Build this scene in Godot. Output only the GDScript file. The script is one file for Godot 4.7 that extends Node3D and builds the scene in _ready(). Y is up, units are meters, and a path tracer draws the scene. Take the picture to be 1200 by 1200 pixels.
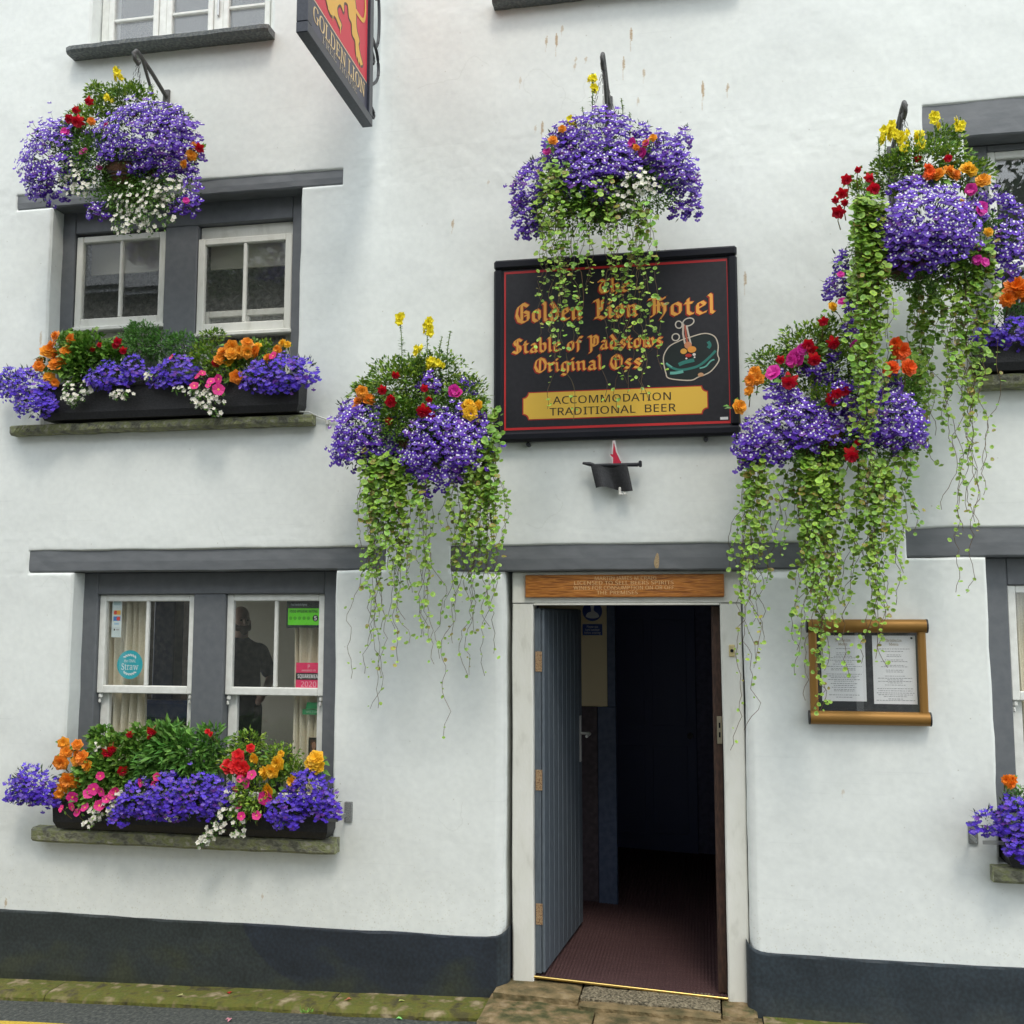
extends Node3D
# A whitewashed inn front with hanging baskets, window boxes, painted signs and an open door.
# Wall face is z = 0, x runs right, y up, the street is on the +z side. Metres.

var rng := RandomNumberGenerator.new()
var used := {}
var M := {}
var FN := FastNoiseLite.new()

# ---------------------------------------------------------------- mesh collector
class MB:
	var v := PackedVector3Array()
	var c := PackedColorArray()
	var n := PackedVector3Array()
	var u := PackedVector2Array()
	func tri(a: Vector3, b: Vector3, d: Vector3, col: Color) -> void:
		v.append(a); v.append(b); v.append(d)
		c.append(col); c.append(col); c.append(col)
	func tri3(a: Vector3, b: Vector3, d: Vector3, ca: Color, cb: Color, cd: Color) -> void:
		v.append(a); v.append(b); v.append(d)
		c.append(ca); c.append(cb); c.append(cd)
	func quad(a: Vector3, b: Vector3, d: Vector3, e: Vector3, col: Color) -> void:
		tri(a, b, d, col); tri(a, d, e, col)
	func nquad(a, b, d, e, na, nb, nd, ne, col: Color) -> void:
		tri(a, b, d, col); tri(a, d, e, col)
		n.append(na); n.append(nb); n.append(nd); n.append(na); n.append(nd); n.append(ne)
	func mesh() -> ArrayMesh:
		var a := []
		a.resize(Mesh.ARRAY_MAX)
		a[Mesh.ARRAY_VERTEX] = v
		if c.size() == v.size(): a[Mesh.ARRAY_COLOR] = c
		if n.size() == v.size(): a[Mesh.ARRAY_NORMAL] = n
		if u.size() == v.size(): a[Mesh.ARRAY_TEX_UV] = u
		var m := ArrayMesh.new()
		if v.size() > 0: m.add_surface_from_arrays(Mesh.PRIMITIVE_TRIANGLES, a)
		return m

const WHITE := Color(1, 1, 1)

func lin(r: float, g: float, b: float) -> Color:
	return Color(r, g, b).linear_to_srgb()

func mat(r: float, g: float, b: float, rough := 0.7, metal := 0.0) -> StandardMaterial3D:
	var m := StandardMaterial3D.new()
	m.albedo_color = lin(r, g, b)
	m.roughness = rough
	m.metallic = metal
	return m

func vmat(rough := 0.6, back := 0.0) -> StandardMaterial3D:
	var m := StandardMaterial3D.new()
	m.vertex_color_use_as_albedo = true
	m.roughness = rough
	if back > 0.0:
		m.backlight_enabled = true
		m.backlight = Color(back, back, back)
	return m

func ntex(sd: int, freq: float, stops: Array, octaves := 4, size := 512) -> NoiseTexture2D:
	var f := FastNoiseLite.new()
	f.seed = sd; f.frequency = freq; f.fractal_octaves = octaves
	f.noise_type = FastNoiseLite.TYPE_SIMPLEX_SMOOTH
	var t := NoiseTexture2D.new()
	t.width = size; t.height = size; t.seamless = true; t.noise = f
	if stops.size() > 0:
		var g := Gradient.new()
		var off := PackedFloat32Array()
		var cols := PackedColorArray()
		for s in stops:
			off.append(s[0]); cols.append(s[1])
		g.offsets = off; g.colors = cols
		t.color_ramp = g
	return t

# a triplanar noise-coloured material with fine relief
func grain(sd: int, freq: float, stops: Array, rough: float, scale: Vector3, relief := 0.0, bumpfreq := 0.08) -> StandardMaterial3D:
	var m := StandardMaterial3D.new()
	m.albedo_texture = ntex(sd, freq, stops)
	m.roughness = rough
	m.uv1_triplanar = true
	m.uv1_world_triplanar = true
	m.uv1_scale = scale
	if relief > 0.0:
		m.heightmap_enabled = true
		m.heightmap_texture = ntex(sd + 7, bumpfreq, [], 4)
		m.heightmap_scale = relief
	return m

# ---------------------------------------------------------------- naming and tagging
func numbered(called: String) -> String:
	var k: int = used.get(called, 0)
	used[called] = k + 1
	return called if k == 0 else "%s_%03d" % [called, k]

func tag(o: Node, label: String, category: String, group := "") -> Node:
	o.set_meta("label", label)
	o.set_meta("category", category)
	if group != "": o.set_meta("group", group)
	return o

func thing(called: String, label: String, category: String, at := Vector3.ZERO, group := "") -> Node3D:
	var o := Node3D.new()
	o.name = numbered(called)
	add_child(o)
	o.position = at
	tag(o, label, category, group)
	return o

func inst(called: String, m: Mesh, material: Material, parent: Node = null) -> MeshInstance3D:
	var o := MeshInstance3D.new()
	o.mesh = m
	o.material_override = material
	if parent == null:
		o.name = numbered(called)
		add_child(o)
	else:
		o.name = called
		parent.add_child(o, true)
	return o

func part(called: String, mb: MB, material: Material, parent: Node = null) -> MeshInstance3D:
	return inst(called, mb.mesh(), material, parent)

func struct(called: String, mb: MB, material: Material) -> MeshInstance3D:
	var o := part(called, mb, material)
	o.set_meta("kind", "structure")
	return o

# ---------------------------------------------------------------- shapes
func cpt(h: Vector3, b: float, s: Vector3, ax: int) -> Vector3:
	var p := Vector3((h.x - b) * s.x, (h.y - b) * s.y, (h.z - b) * s.z)
	p[ax] = h[ax] * s[ax]
	return p

func face(mb: MB, pts: Array, cen: Vector3, col: Color) -> void:
	var nn: Vector3 = (pts[1] - pts[0]).cross(pts[2] - pts[0])
	var mid := Vector3.ZERO
	for p in pts: mid += p
	mid /= pts.size()
	var flip := nn.dot(mid - cen) > 0.0      # front faces run clockwise
	for i in range(1, pts.size() - 1):
		if flip: mb.tri(pts[0], pts[i + 1], pts[i], col)
		else: mb.tri(pts[0], pts[i], pts[i + 1], col)

# chamfered box between two corners
func box(mb: MB, lo: Vector3, hi: Vector3, bev := 0.003, col := WHITE, bas := Basis.IDENTITY, org := Vector3.ZERO) -> void:
	var cen := (lo + hi) * 0.5
	var h := (hi - lo) * 0.5
	h = h.abs()
	var b := minf(bev, minf(h.x, minf(h.y, h.z)) * 0.9)
	var T := Transform3D(bas, org)
	var cc := T * cen
	for ax in 3:
		var o1 := (ax + 1) % 3
		var o2 := (ax + 2) % 3
		for sg in [-1.0, 1.0]:
			var q := []
			for pr in [[-1.0, -1.0], [1.0, -1.0], [1.0, 1.0], [-1.0, 1.0]]:
				var s := Vector3.ONE
				s[ax] = sg; s[o1] = pr[0]; s[o2] = pr[1]
				q.append(T * (cen + cpt(h, b, s, ax)))
			face(mb, q, cc, col)
			for sg2 in [-1.0, 1.0]:
				var s0 := Vector3.ONE
				s0[ax] = sg; s0[o1] = sg2; s0[o2] = -1.0
				var s1 := s0
				s1[o2] = 1.0
				face(mb, [T * (cen + cpt(h, b, s0, ax)), T * (cen + cpt(h, b, s1, ax)), T * (cen + cpt(h, b, s1, o1)), T * (cen + cpt(h, b, s0, o1))], cc, col)
	for sx in [-1.0, 1.0]:
		for sy in [-1.0, 1.0]:
			for sz in [-1.0, 1.0]:
				var s := Vector3(sx, sy, sz)
				face(mb, [T * (cen + cpt(h, b, s, 0)), T * (cen + cpt(h, b, s, 1)), T * (cen + cpt(h, b, s, 2))], cc, col)

func bx(x0: float, x1: float, y0: float, y1: float, z0: float, z1: float, bev := 0.003) -> MB:
	var mb := MB.new()
	box(mb, Vector3(x0, y0, z0), Vector3(x1, y1, z1), bev)
	return mb

# round tube along a polyline; radius may be an array
func tube(mb: MB, pts: Array, rad, sides := 6, col := WHITE, caps := true) -> void:
	var rings := []
	var norms := []
	for i in pts.size():
		var t: Vector3 = (pts[mini(i + 1, pts.size() - 1)] - pts[maxi(i - 1, 0)]).normalized()
		var up := Vector3.UP if absf(t.y) < 0.9 else Vector3.RIGHT
		var a := t.cross(up).normalized()
		var b := t.cross(a).normalized()
		var r: float = rad[i] if rad is Array else rad
		var ring := []
		var nr := []
		for k in sides:
			var ang := TAU * k / sides
			var d := a * cos(ang) + b * sin(ang)
			ring.append(pts[i] + d * r); nr.append(d)
		rings.append(ring); norms.append(nr)
	for i in pts.size() - 1:
		for k in sides:
			var k2 := (k + 1) % sides
			mb.nquad(rings[i][k], rings[i + 1][k], rings[i + 1][k2], rings[i][k2], norms[i][k], norms[i + 1][k], norms[i + 1][k2], norms[i][k2], col)
	if caps:
		for e in [0, pts.size() - 1]:
			var t2: Vector3 = (pts[1] - pts[0]).normalized() * -1.0 if e == 0 else (pts[-1] - pts[-2]).normalized()
			for k in range(1, sides - 1):
				if e == 0: mb.tri(rings[e][0], rings[e][k], rings[e][k + 1], col)
				else: mb.tri(rings[e][0], rings[e][k + 1], rings[e][k], col)
				for q in 3: mb.n.append(t2)

# flat polygon in a plane: origin o, axes a and b
func flat(mb: MB, pts: PackedVector2Array, o: Vector3, a: Vector3, b: Vector3, col: Color) -> void:
	var idx := Geometry2D.triangulate_polygon(pts)
	for i in range(0, idx.size(), 3):
		var p := []
		for k in 3: p.append(o + a * pts[idx[i + k]].x + b * pts[idx[i + k]].y)
		mb.tri(p[0], p[1], p[2], col)

# ribbon of constant width along a 2-D polyline in a plane
func ribbon(mb: MB, pts: Array, w: float, o: Vector3, a: Vector3, b: Vector3, col: Color, closed := false) -> void:
	var n := pts.size()
	var L := []
	var R := []
	for i in n:
		var p0: Vector2 = pts[(i - 1 + n) % n] if closed else pts[maxi(i - 1, 0)]
		var p1: Vector2 = pts[(i + 1) % n] if closed else pts[mini(i + 1, n - 1)]
		var t := (p1 - p0).normalized()
		var nn := Vector2(-t.y, t.x) * w * 0.5
		L.append(pts[i] + nn); R.append(pts[i] - nn)
	for i in (n if closed else n - 1):
		var j := (i + 1) % n
		var q := []
		for p in [L[i], L[j], R[j], R[i]]: q.append(o + a * p.x + b * p.y)
		mb.quad(q[0], q[1], q[2], q[3], col)

func ellipse(cx: float, cy: float, rx: float, ry: float, n := 24, tilt := 0.0) -> PackedVector2Array:
	var p := PackedVector2Array()
	for i in n:
		var t := TAU * i / n
		p.append(Vector2(cx, cy) + Vector2(cos(t) * rx, sin(t) * ry).rotated(tilt))
	return p

func smoothed(pts: Array, closed := true, per := 4) -> PackedVector2Array:
	var out := PackedVector2Array()
	var n := pts.size()
	for i in (n if closed else n - 1):
		var p0: Vector2 = pts[(i - 1 + n) % n] if closed else pts[maxi(i - 1, 0)]
		var p1: Vector2 = pts[i]
		var p2: Vector2 = pts[(i + 1) % n]
		var p3: Vector2 = pts[(i + 2) % n] if closed else pts[mini(i + 2, n - 1)]
		for k in per: out.append(p1.cubic_interpolate(p2, p0, p3, float(k) / per))
	if not closed: out.append(pts[n - 1])
	return out

# words cut as thin raised letters, standing at o along a and b
func words(called: String, text: String, size: float, o: Vector3, material: Material, parent: Node, width := 0.0, fontname := "Droid Sans", bas := Basis.IDENTITY, bold := false, centre := true) -> MeshInstance3D:
	var tm := TextMesh.new()
	var f := SystemFont.new()
	f.font_names = PackedStringArray([fontname])
	if bold: f.font_weight = 700
	tm.font = f
	tm.text = text
	tm.font_size = 64
	tm.pixel_size = size / 46.0
	tm.depth = 0.0012
	tm.curve_step = 2.0
	tm.horizontal_alignment = HORIZONTAL_ALIGNMENT_CENTER if centre else HORIZONTAL_ALIGNMENT_LEFT
	tm.vertical_alignment = VERTICAL_ALIGNMENT_CENTER
	var e := inst(called, tm, material, parent)
	var sx := 1.0
	if width > 0.0:
		var w := tm.get_aabb().size.x
		if w > 0.0: sx = width / w
	e.transform = Transform3D(bas * Basis.from_scale(Vector3(sx, 1, 1)), o)
	return e

# ---------------------------------------------------------------- blackletter written with a broad nib
var GL := {}
func nib_setup() -> void:
	GL = {
		"n": [0.9, [[-.02, .92, .15, .82, .15, .16, .28, .06], [.15, .76, .48, .96, .6, .84, .6, .16, .74, .06]]],
		"i": [0.48, [[.0, .92, .15, .82, .15, .16, .3, .06], [.08, 1.3, .2, 1.2]]],
		"l": [0.48, [[.02, 1.52, .15, 1.4, .15, .16, .3, .06]]],
		"h": [0.92, [[.02, 1.52, .15, 1.4, .15, .16, .28, .06], [.15, .76, .48, .96, .62, .82, .62, .25, .45, -.16]]],
		"e": [0.8, [[.15, .8, .15, .2, .36, .03, .66, .2], [.15, .8, .4, .97, .6, .74, .2, .48]]],
		"o": [0.9, [[.15, .82, .15, .2, .38, .03], [.15, .8, .4, .97, .62, .8, .62, .22, .38, .03]]],
		"d": [0.9, [[.15, .78, .15, .2, .38, .03, .62, .22, .62, .8, .16, 1.48], [.15, .78, .4, .95]]],
		"a": [0.92, [[.16, .76, .36, .96, .6, .8, .6, .16, .74, .06], [.6, .56, .3, .5, .14, .34, .2, .1, .4, .04, .6, .2]]],
		"b": [0.9, [[.02, 1.52, .15, 1.4, .15, .2, .38, .03], [.15, .78, .45, .96, .62, .8, .62, .25, .38, .03]]],
		"f": [0.58, [[.1, -.12, .2, 0, .2, 1.2, .38, 1.46, .6, 1.34], [.0, .92, .48, .92]]],
		"t": [0.58, [[.18, 1.25, .18, .18, .34, .03, .5, .12], [.0, .92, .44, .92]]],
		"s": [0.76, [[.6, .84, .36, .97, .15, .75, .6, .34, .4, .03, .1, .14]]],
		"w": [1.18, [[.0, .95, .15, .82, .15, .2, .34, .05, .55, .2], [.44, .95, .55, .82, .55, .2, .75, .05, .95, .25, .95, .75, .8, .96]]],
		"r": [0.64, [[-.02, .92, .15, .82, .15, .16, .3, .06], [.15, .74, .4, .96, .56, .82]]],
		"g": [0.9, [[.15, .8, .15, .25, .38, .08, .62, .25], [.15, .8, .38, .97, .62, .85, .62, -.1, .4, -.42, .1, -.28]]],
		"G": [1.28, [[1.0, 1.28, .62, 1.52, .22, 1.2, .12, .6, .3, .15, .65, .0, 1.02, .2, 1.02, .75, .72, .88], [.52, 1.36, .52, .14], [.72, .5, 1.0, .62]]],
		"T": [1.16, [[.0, 1.2, .26, 1.46, .6, 1.26, 1.02, 1.48], [.5, 1.24, .22, .9, .18, .4, .4, .04, .8, .04, 1.02, .28], [.64, 1.2, .64, .2]]],
		"L": [1.16, [[.06, 1.36, .34, 1.52, .42, 1.3, .42, .22, .16, .04], [.16, .06, .5, .14, .8, -.02, 1.08, .22], [.72, 1.48, .66, .6]]],
		"H": [1.26, [[.02, 1.34, .28, 1.5, .36, 1.3, .36, .16, .12, -.04], [.36, .78, .7, 1.02, .98, .8, .98, .3, .72, -.22], [.52, 1.44, .78, 1.26, 1.04, 1.5], [.6, 1.3, .6, .3]]],
		"S": [1.1, [[.92, 1.28, .56, 1.52, .2, 1.24, .3, .95, .78, .64, .82, .25, .5, -.02, .06, .2], [.52, 1.4, .52, .1]]],
		"P": [1.16, [[.02, 1.34, .28, 1.5, .36, 1.3, .36, -.2, .14, -.32], [.36, 1.24, .7, 1.5, .98, 1.24, .98, .6, .66, .4, .36, .58], [.66, 1.3, .66, .6]]],
		"O": [1.22, [[.62, 1.52, .22, 1.2, .12, .6, .3, .15, .62, -.02, .98, .3, 1.04, .9, .86, 1.3, .5, 1.46], [.56, 1.38, .52, .12]]],
		" ": [0.5, []]}

func nib_text(text: String, x0: float, x1: float, base: float, xh: float, z: float, nibw: float, col: Color) -> MB:
	var mb := MB.new()
	var total := 0.0
	for ch in text: total += GL[ch][0]
	var sx := (x1 - x0) / total
	var x := x0
	var hv := Vector2(cos(0.7), sin(0.7)) * nibw * 0.5
	for ch in text:
		for st in GL[ch][1]:
			var pl := []
			for i in range(0, st.size(), 2): pl.append(Vector2(x + st[i] * sx, base + st[i + 1] * xh))
			for i in pl.size() - 1:
				var p: Vector2 = pl[i]
				var q: Vector2 = pl[i + 1]
				mb.quad(Vector3(p.x - hv.x, p.y - hv.y, z), Vector3(p.x + hv.x, p.y + hv.y, z), Vector3(q.x + hv.x, q.y + hv.y, z), Vector3(q.x - hv.x, q.y - hv.y, z), col)
				z += 0.00001
			ribbon(mb, pl, nibw * 0.34, Vector3(0, 0, z), Vector3.RIGHT, Vector3.UP, col)
		x += GL[ch][0] * sx
	return mb

# ---------------------------------------------------------------- setup
func _ready() -> void:
	rng.seed = 20240611
	FN.seed = 5; FN.frequency = 1.0; FN.fractal_octaves = 3
	camera_and_light()
	materials()
	nib_setup()
	setting()
	facade()
	windows()
	doorway()
	inside()
	signs()
	menu_case()
	planters()
	plants()
	street_side()
	small_details()

func camera_and_light() -> void:
	var cam := Camera3D.new()
	cam.name = "camera"
	add_child(cam)
	cam.position = Vector3(0, 1.62, 5.0)
	cam.rotation_degrees = Vector3(5.711, 10.5, 0)
	cam.fov = 53.13
	cam.near = 0.05
	cam.far = 300.0
	cam.current = true
	var we := WorldEnvironment.new()
	we.name = "world"
	var env := Environment.new()
	env.background_mode = Environment.BG_SKY
	var sky := Sky.new()
	var sm := ProceduralSkyMaterial.new()
	sm.sky_top_color = Color(0.94, 0.965, 0.985)
	sm.sky_horizon_color = Color(0.84, 0.865, 0.88)
	sm.sky_curve = 0.2
	sm.ground_horizon_color = Color(0.5, 0.5, 0.5)
	sm.ground_bottom_color = Color(0.3, 0.3, 0.3)
	sm.sky_energy_multiplier = 1.0
	sm.sun_angle_max = 0.0
	sky.sky_material = sm
	env.sky = sky
	env.background_energy_multiplier = 1.0
	env.tonemap_mode = Environment.TONE_MAPPER_LINEAR
	env.tonemap_exposure = 2.45
	env.sdfgi_enabled = true
	env.ssao_enabled = true
	env.ssil_enabled = true
	we.environment = env
	add_child(we)
	var sun := DirectionalLight3D.new()
	sun.name = "sun"
	add_child(sun)
	sun.rotation_degrees = Vector3(-58, 18, 0)
	sun.light_energy = 0.2
	sun.light_color = Color(1.0, 0.97, 0.92)
	sun.light_angular_distance = 14.0
	sun.shadow_enabled = true

func materials() -> void:
	M.white_paint = grain(11, 0.01, [[0.2, lin(.74, .75, .71)], [0.8, lin(.83, .84, .80)]], 0.45, Vector3(3, 3, 3), 0.05)
	M.cream_paint = grain(12, 0.012, [[0.12, lin(.66, .66, .6)], [0.3, lin(.74, .74, .68)], [0.85, lin(.78, .78, .73)]], 0.5, Vector3(1.5, .6, 1.5), 0.05)
	M.grey_paint = grain(13, 0.02, [[0.2, lin(.122, .132, .145)], [0.8, lin(.142, .152, .165)]], 0.5, Vector3(1.5, 1.5, 1.5), 0.03, 0.03)
	M.beam_paint = grain(14, 0.02, [[0.2, lin(.13, .14, .152)], [0.75, lin(.158, .168, .18)]], 0.55, Vector3(0.6, 1.6, 1.6), 0.05, 0.03)
	M.slate = grain(15, 0.03, [[0.2, lin(.10, .115, .12)], [0.6, lin(.16, .175, .175)], [0.8, lin(.22, .23, .21)]], 0.6, Vector3(3, 3, 3), 0.3, 0.05)
	M.moss_stone = grain(16, 0.02, [[0.2, lin(.11, .11, .085)], [0.45, lin(.24, .24, .17)], [0.62, lin(.22, .24, .10)], [0.85, lin(.36, .35, .28)]], 0.9, Vector3(1.2, 1.6, 1.6), 0.5, 0.06)
	M.black_paint = mat(.010, .011, .017, 0.4)
	M.black_paint.metallic_specular = 0.35
	M.black_plastic = grain(17, 0.05, [[0.2, lin(.012, .012, .014)], [0.9, lin(.026, .026, .03)]], 0.5, Vector3(2, 2, 2), 0.1)
	M.iron = grain(18, 0.08, [[0.2, lin(.06, .062, .065)], [0.7, lin(.12, .122, .12)], [0.92, lin(.17, .14, .11)]], 0.55, Vector3(6, 6, 6), 0.1)
	M.black_iron = mat(.02, .022, .028, 0.4)
	M.brass = mat(.72, .52, .18, 0.28, 1.0)
	M.steel = mat(.45, .45, .44, 0.35, 1.0)
	M.glass = StandardMaterial3D.new()
	M.glass.albedo_color = Color(0.9, 0.95, 0.93, 0.01)
	M.glass.transparency = BaseMaterial3D.TRANSPARENCY_ALPHA
	M.glass.roughness = 0.0
	M.glass.metallic_specular = 0.5
	M.petal = vmat(0.55, 0.35)
	M.leaf = vmat(0.42, 0.4)
	M.stem = vmat(0.7)
	M.print = vmat(0.4)
	M.soil = mat(.03, .022, .015, 1.0)
	M.coir = grain(19, 0.06, [[0.2, lin(.06, .028, .014)], [0.6, lin(.15, .07, .032)], [0.9, lin(.22, .12, .06)]], 1.0, Vector3(5, 5, 5), 1.0, 0.09)
	M.curtain = grain(20, 0.03, [[0.2, lin(.70, .65, .50)], [0.8, lin(.80, .75, .6)]], 0.9, Vector3(5, 5, 5))
	M.curtain.backlight_enabled = true
	M.curtain.backlight = Color(0.25, 0.24, 0.2)
	M.blind = grain(21, 0.03, [[0.2, lin(.62, .60, .5)], [0.8, lin(.68, .66, .56)]], 0.9, Vector3(5, 5, 5))


# ---------------------------------------------------------------- setting: street, pavement, ground
func ground_y(x: float) -> float:
	return -0.2 + 0.027 * clampf(x + 0.97, -6.0, 0.0) - 0.004 * clampf(x - 0.2, 0.0, 6.0)

func sheet(xs: Array, zs: Array, yf: Callable, col := WHITE) -> MB:
	var mb := MB.new()
	for i in xs.size() - 1:
		for j in zs.size() - 1:
			var a := Vector3(xs[i], yf.call(xs[i], zs[j]), zs[j])
			var b := Vector3(xs[i + 1], yf.call(xs[i + 1], zs[j]), zs[j])
			var d := Vector3(xs[i + 1], yf.call(xs[i + 1], zs[j + 1]), zs[j + 1])
			var e := Vector3(xs[i], yf.call(xs[i], zs[j + 1]), zs[j + 1])
			mb.quad(a, b, d, e, col)
	return mb

func steps(a: float, b: float, n: int) -> Array:
	var r := []
	for i in n + 1: r.append(lerpf(a, b, float(i) / n))
	return r

func setting() -> void:
	var g := bx(-120, 120, -1.5, -0.9, -120, 120, 0.01)
	struct("ground", g, grain(30, 0.02, [[0.2, lin(.05, .06, .03)], [0.8, lin(.09, .1, .05)]], 1.0, Vector3(.3, .3, .3)))
	# the road: dark tarmac with grit
	var tar := grain(31, 0.12, [[0.1, lin(.03, .034, .034)], [0.5, lin(.062, .068, .062)], [0.75, lin(.085, .09, .08)], [0.95, lin(.2, .2, .18)]], 0.75, Vector3(.6, .6, .6), 0.5, 0.2)
	var road := sheet(steps(-40, -5, 20) + steps(-4.9, 2.5, 60) + steps(2.6, 40, 20), steps(0.0, 1.0, 24) + steps(1.1, 6.9, 12), func(x, z): return ground_y(x) - 0.03 - 0.012 * sin(minf(z, 1.6) * 2.0) + 0.004 * FN.get_noise_2d(x * 5.0, z * 5.0))
	struct("road", road, tar)
	# double yellow line worn into the tarmac at the left
	var yl := grain(32, 0.05, [[0.2, lin(.30, .22, .03)], [0.35, lin(.52, .36, .04)], [0.8, lin(.62, .43, .05)]], 0.8, Vector3(2.5, 2.5, 2.5))
	for z0 in [0.455, 0.62]:
		var ym := sheet(steps(-9, -1.2, 60), [z0, z0 + 0.035, z0 + 0.075], func(x, z): return ground_y(x) - 0.025 - 0.012 * sin(minf(z, 1.6) * 2.0) + 0.004 * FN.get_noise_2d(x * 5.0, z * 5.0))
		struct("yellow_line", ym, yl)
	# narrow mossy kerb course along the wall foot, one stone after the other
	var kerbm := []
	for k in 3:
		kerbm.append(grain(34 + k, 0.018, [[0.15, lin(.05, .045, .02)], [0.38, lin(.12, .115, .018)], [0.60, lin(.095, .11, .016)], [0.74, lin(.20, .16, .08)], [0.9, lin(.34, .28, .17)]], 0.95, Vector3(.8, .8, .8), 0.8, 0.06))
	var pave := Node3D.new()
	pave.name = "pavement"
	add_child(pave)
	pave.set_meta("kind", "structure")
	var x := -7.6
	var r2 := RandomNumberGenerator.new()
	r2.seed = 77
	var idx := 0
	while x < 4.0:
		var L := r2.randf_range(1.1, 1.7)
		if x < -1.02 and x + L > -1.02: L = -1.02 - x
		if absf(x + 1.02) < 0.01:
			x = 0.235
			continue
		var xs := steps(x + 0.0015, x + L - 0.0015, 12)
		var mb := MB.new()
		var fr := 0.205 + r2.randf_range(-0.012, 0.012)
		for i in xs.size() - 1:
			var xa: float = xs[i]
			var xb: float = xs[i + 1]
			var pr := []
			for xx in [xa, xb]:
				var w := 0.012 * FN.get_noise_2d(xx * 3.0, 7.0)
				var y := ground_y(xx)
				var pp := []
				for q in [[-0.06, 0.004], [0.08, 0.003], [fr - 0.04 + w, -0.002], [fr - 0.012 + w, -0.008], [fr + w, -0.02], [fr + 0.006 + w, -0.1]]:
					pp.append(Vector3(xx, y + q[1] + 0.004 * FN.get_noise_2d(xx * 9.0, q[0] * 9.0), q[0]))
				pr.append(pp)
			for k in 5: mb.quad(pr[0][k], pr[1][k], pr[1][k + 1], pr[0][k + 1], WHITE)
		part("kerb_stone", mb, kerbm[idx % 3], pave)
		idx += 1
		x += L
	# stones in front of the door
	var tan_stone := grain(40, 0.015, [[0.15, lin(.06, .055, .02)], [0.35, lin(.13, .10, .045)], [0.6, lin(.21, .15, .07)], [0.85, lin(.30, .23, .13)]], 0.85, Vector3(.9, .9, .9), 0.9, 0.05)
	var tan2 := grain(41, 0.02, [[0.2, lin(.05, .055, .015)], [0.4, lin(.12, .10, .04)], [0.6, lin(.20, .14, .065)], [0.85, lin(.28, .21, .12)]], 0.85, Vector3(.9, .9, .9), 0.9, 0.05)
	slab(pave, -1.02, -0.52, -0.02, 0.15, 0.36, -0.182, tan2)
	slab(pave, -0.512, 0.23, 0.03, 0.15, 0.36, -0.184, tan_stone)
	slab(pave, -1.0, -0.60, -0.14, 0.095, 0.0, -0.149, tan_stone)
	slab(pave, 0.055, 0.21, -0.14, 0.1, 0.0, -0.158, tan2)
	var agg := grain(42, 0.16, [[0.2, lin(.03, .026, .016)], [0.42, lin(.13, .11, .07)], [0.58, lin(.36, .31, .21)], [0.75, lin(.09, .07, .045)]], 0.9, Vector3(.55, .55, .55), 1.0, 0.14)
	slab(pave, -0.592, 0.047, -0.14, 0.07, 0.0, -0.149, agg)
	slab(pave, -0.592, 0.047, 0.0715, 0.142, 0.0, -0.160, tan_stone)

func slab(parent: Node, x0: float, x1: float, z0: float, z1: float, zfront: float, y: float, m: Material) -> void:
	if zfront > 0.0: z1 = zfront
	var mb := MB.new()
	var nx := 12
	var nz := 6
	var f := func(i, j):
		var fx: float = lerpf(x0, x1, float(i) / nx)
		var fz: float = lerpf(z0, z1, float(j) / nz)
		var e: float = minf(minf(fx - x0, x1 - fx), minf(fz - z0, z1 - fz))
		var yy: float = y + 0.006 * FN.get_noise_2d(fx * 6.0, fz * 6.0 + y * 50.0) - (0.008 if e < 0.001 else 0.0) - 0.02 * (fx + 0.4)
		return Vector3(fx + 0.004 * FN.get_noise_2d(fz * 20.0, 3.0), yy, fz + 0.005 * FN.get_noise_2d(fx * 12.0, 9.0))
	for i in nx:
		for j in nz: mb.quad(f.call(i, j), f.call(i + 1, j), f.call(i + 1, j + 1), f.call(i, j + 1), WHITE)
	for i in nx:
		var a: Vector3 = f.call(i, nz)
		var b: Vector3 = f.call(i + 1, nz)
		mb.quad(a, b, b - Vector3(0, 0.08, -0.004), a - Vector3(0, 0.08, -0.004), WHITE)
	for j in nz:
		for i in [0, nx]:
			var a2: Vector3 = f.call(i, j)
			var b2: Vector3 = f.call(i, j + 1)
			mb.quad(a2, b2, b2 - Vector3(0, 0.08, 0), a2 - Vector3(0, 0.08, 0), WHITE)
	part("paving_slab", mb, m, parent)

# ---------------------------------------------------------------- the inn front
const HOLES := [
	[-3.335, -1.845, 0.52, 1.855], [-3.60, -1.585, 1.845, 1.962],
	[-3.56, -2.078, 2.655, 3.93], [-3.78, -1.848, 3.902, 3.985],
	[-3.37, -2.27, 4.80, 5.75], [-0.93, 0.15, 4.83, 5.75],
	[1.269, 2.75, 2.72, 3.90], [1.09, 2.95, 3.885, 4.06],
	[1.28, 2.75, 0.52, 1.895], [0.935, 2.95, 1.882, 2.015],
	[-0.965, 0.19, -0.6, 1.84], [-1.24, 0.475, 1.832, 1.96]]

func hole_dist(x: float, y: float) -> float:
	var best := 9.0
	for h in HOLES:
		var dx := maxf(maxf(h[0] - x, x - h[1]), 0.0)
		var dy := maxf(maxf(h[2] - y, y - h[3]), 0.0)
		best = minf(best, sqrt(dx * dx + dy * dy))
	return best

func in_hole(x: float, y: float) -> bool:
	for h in HOLES:
		if x > h[0] and x < h[1] and y > h[2] and y < h[3]: return true
	return false

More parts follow.
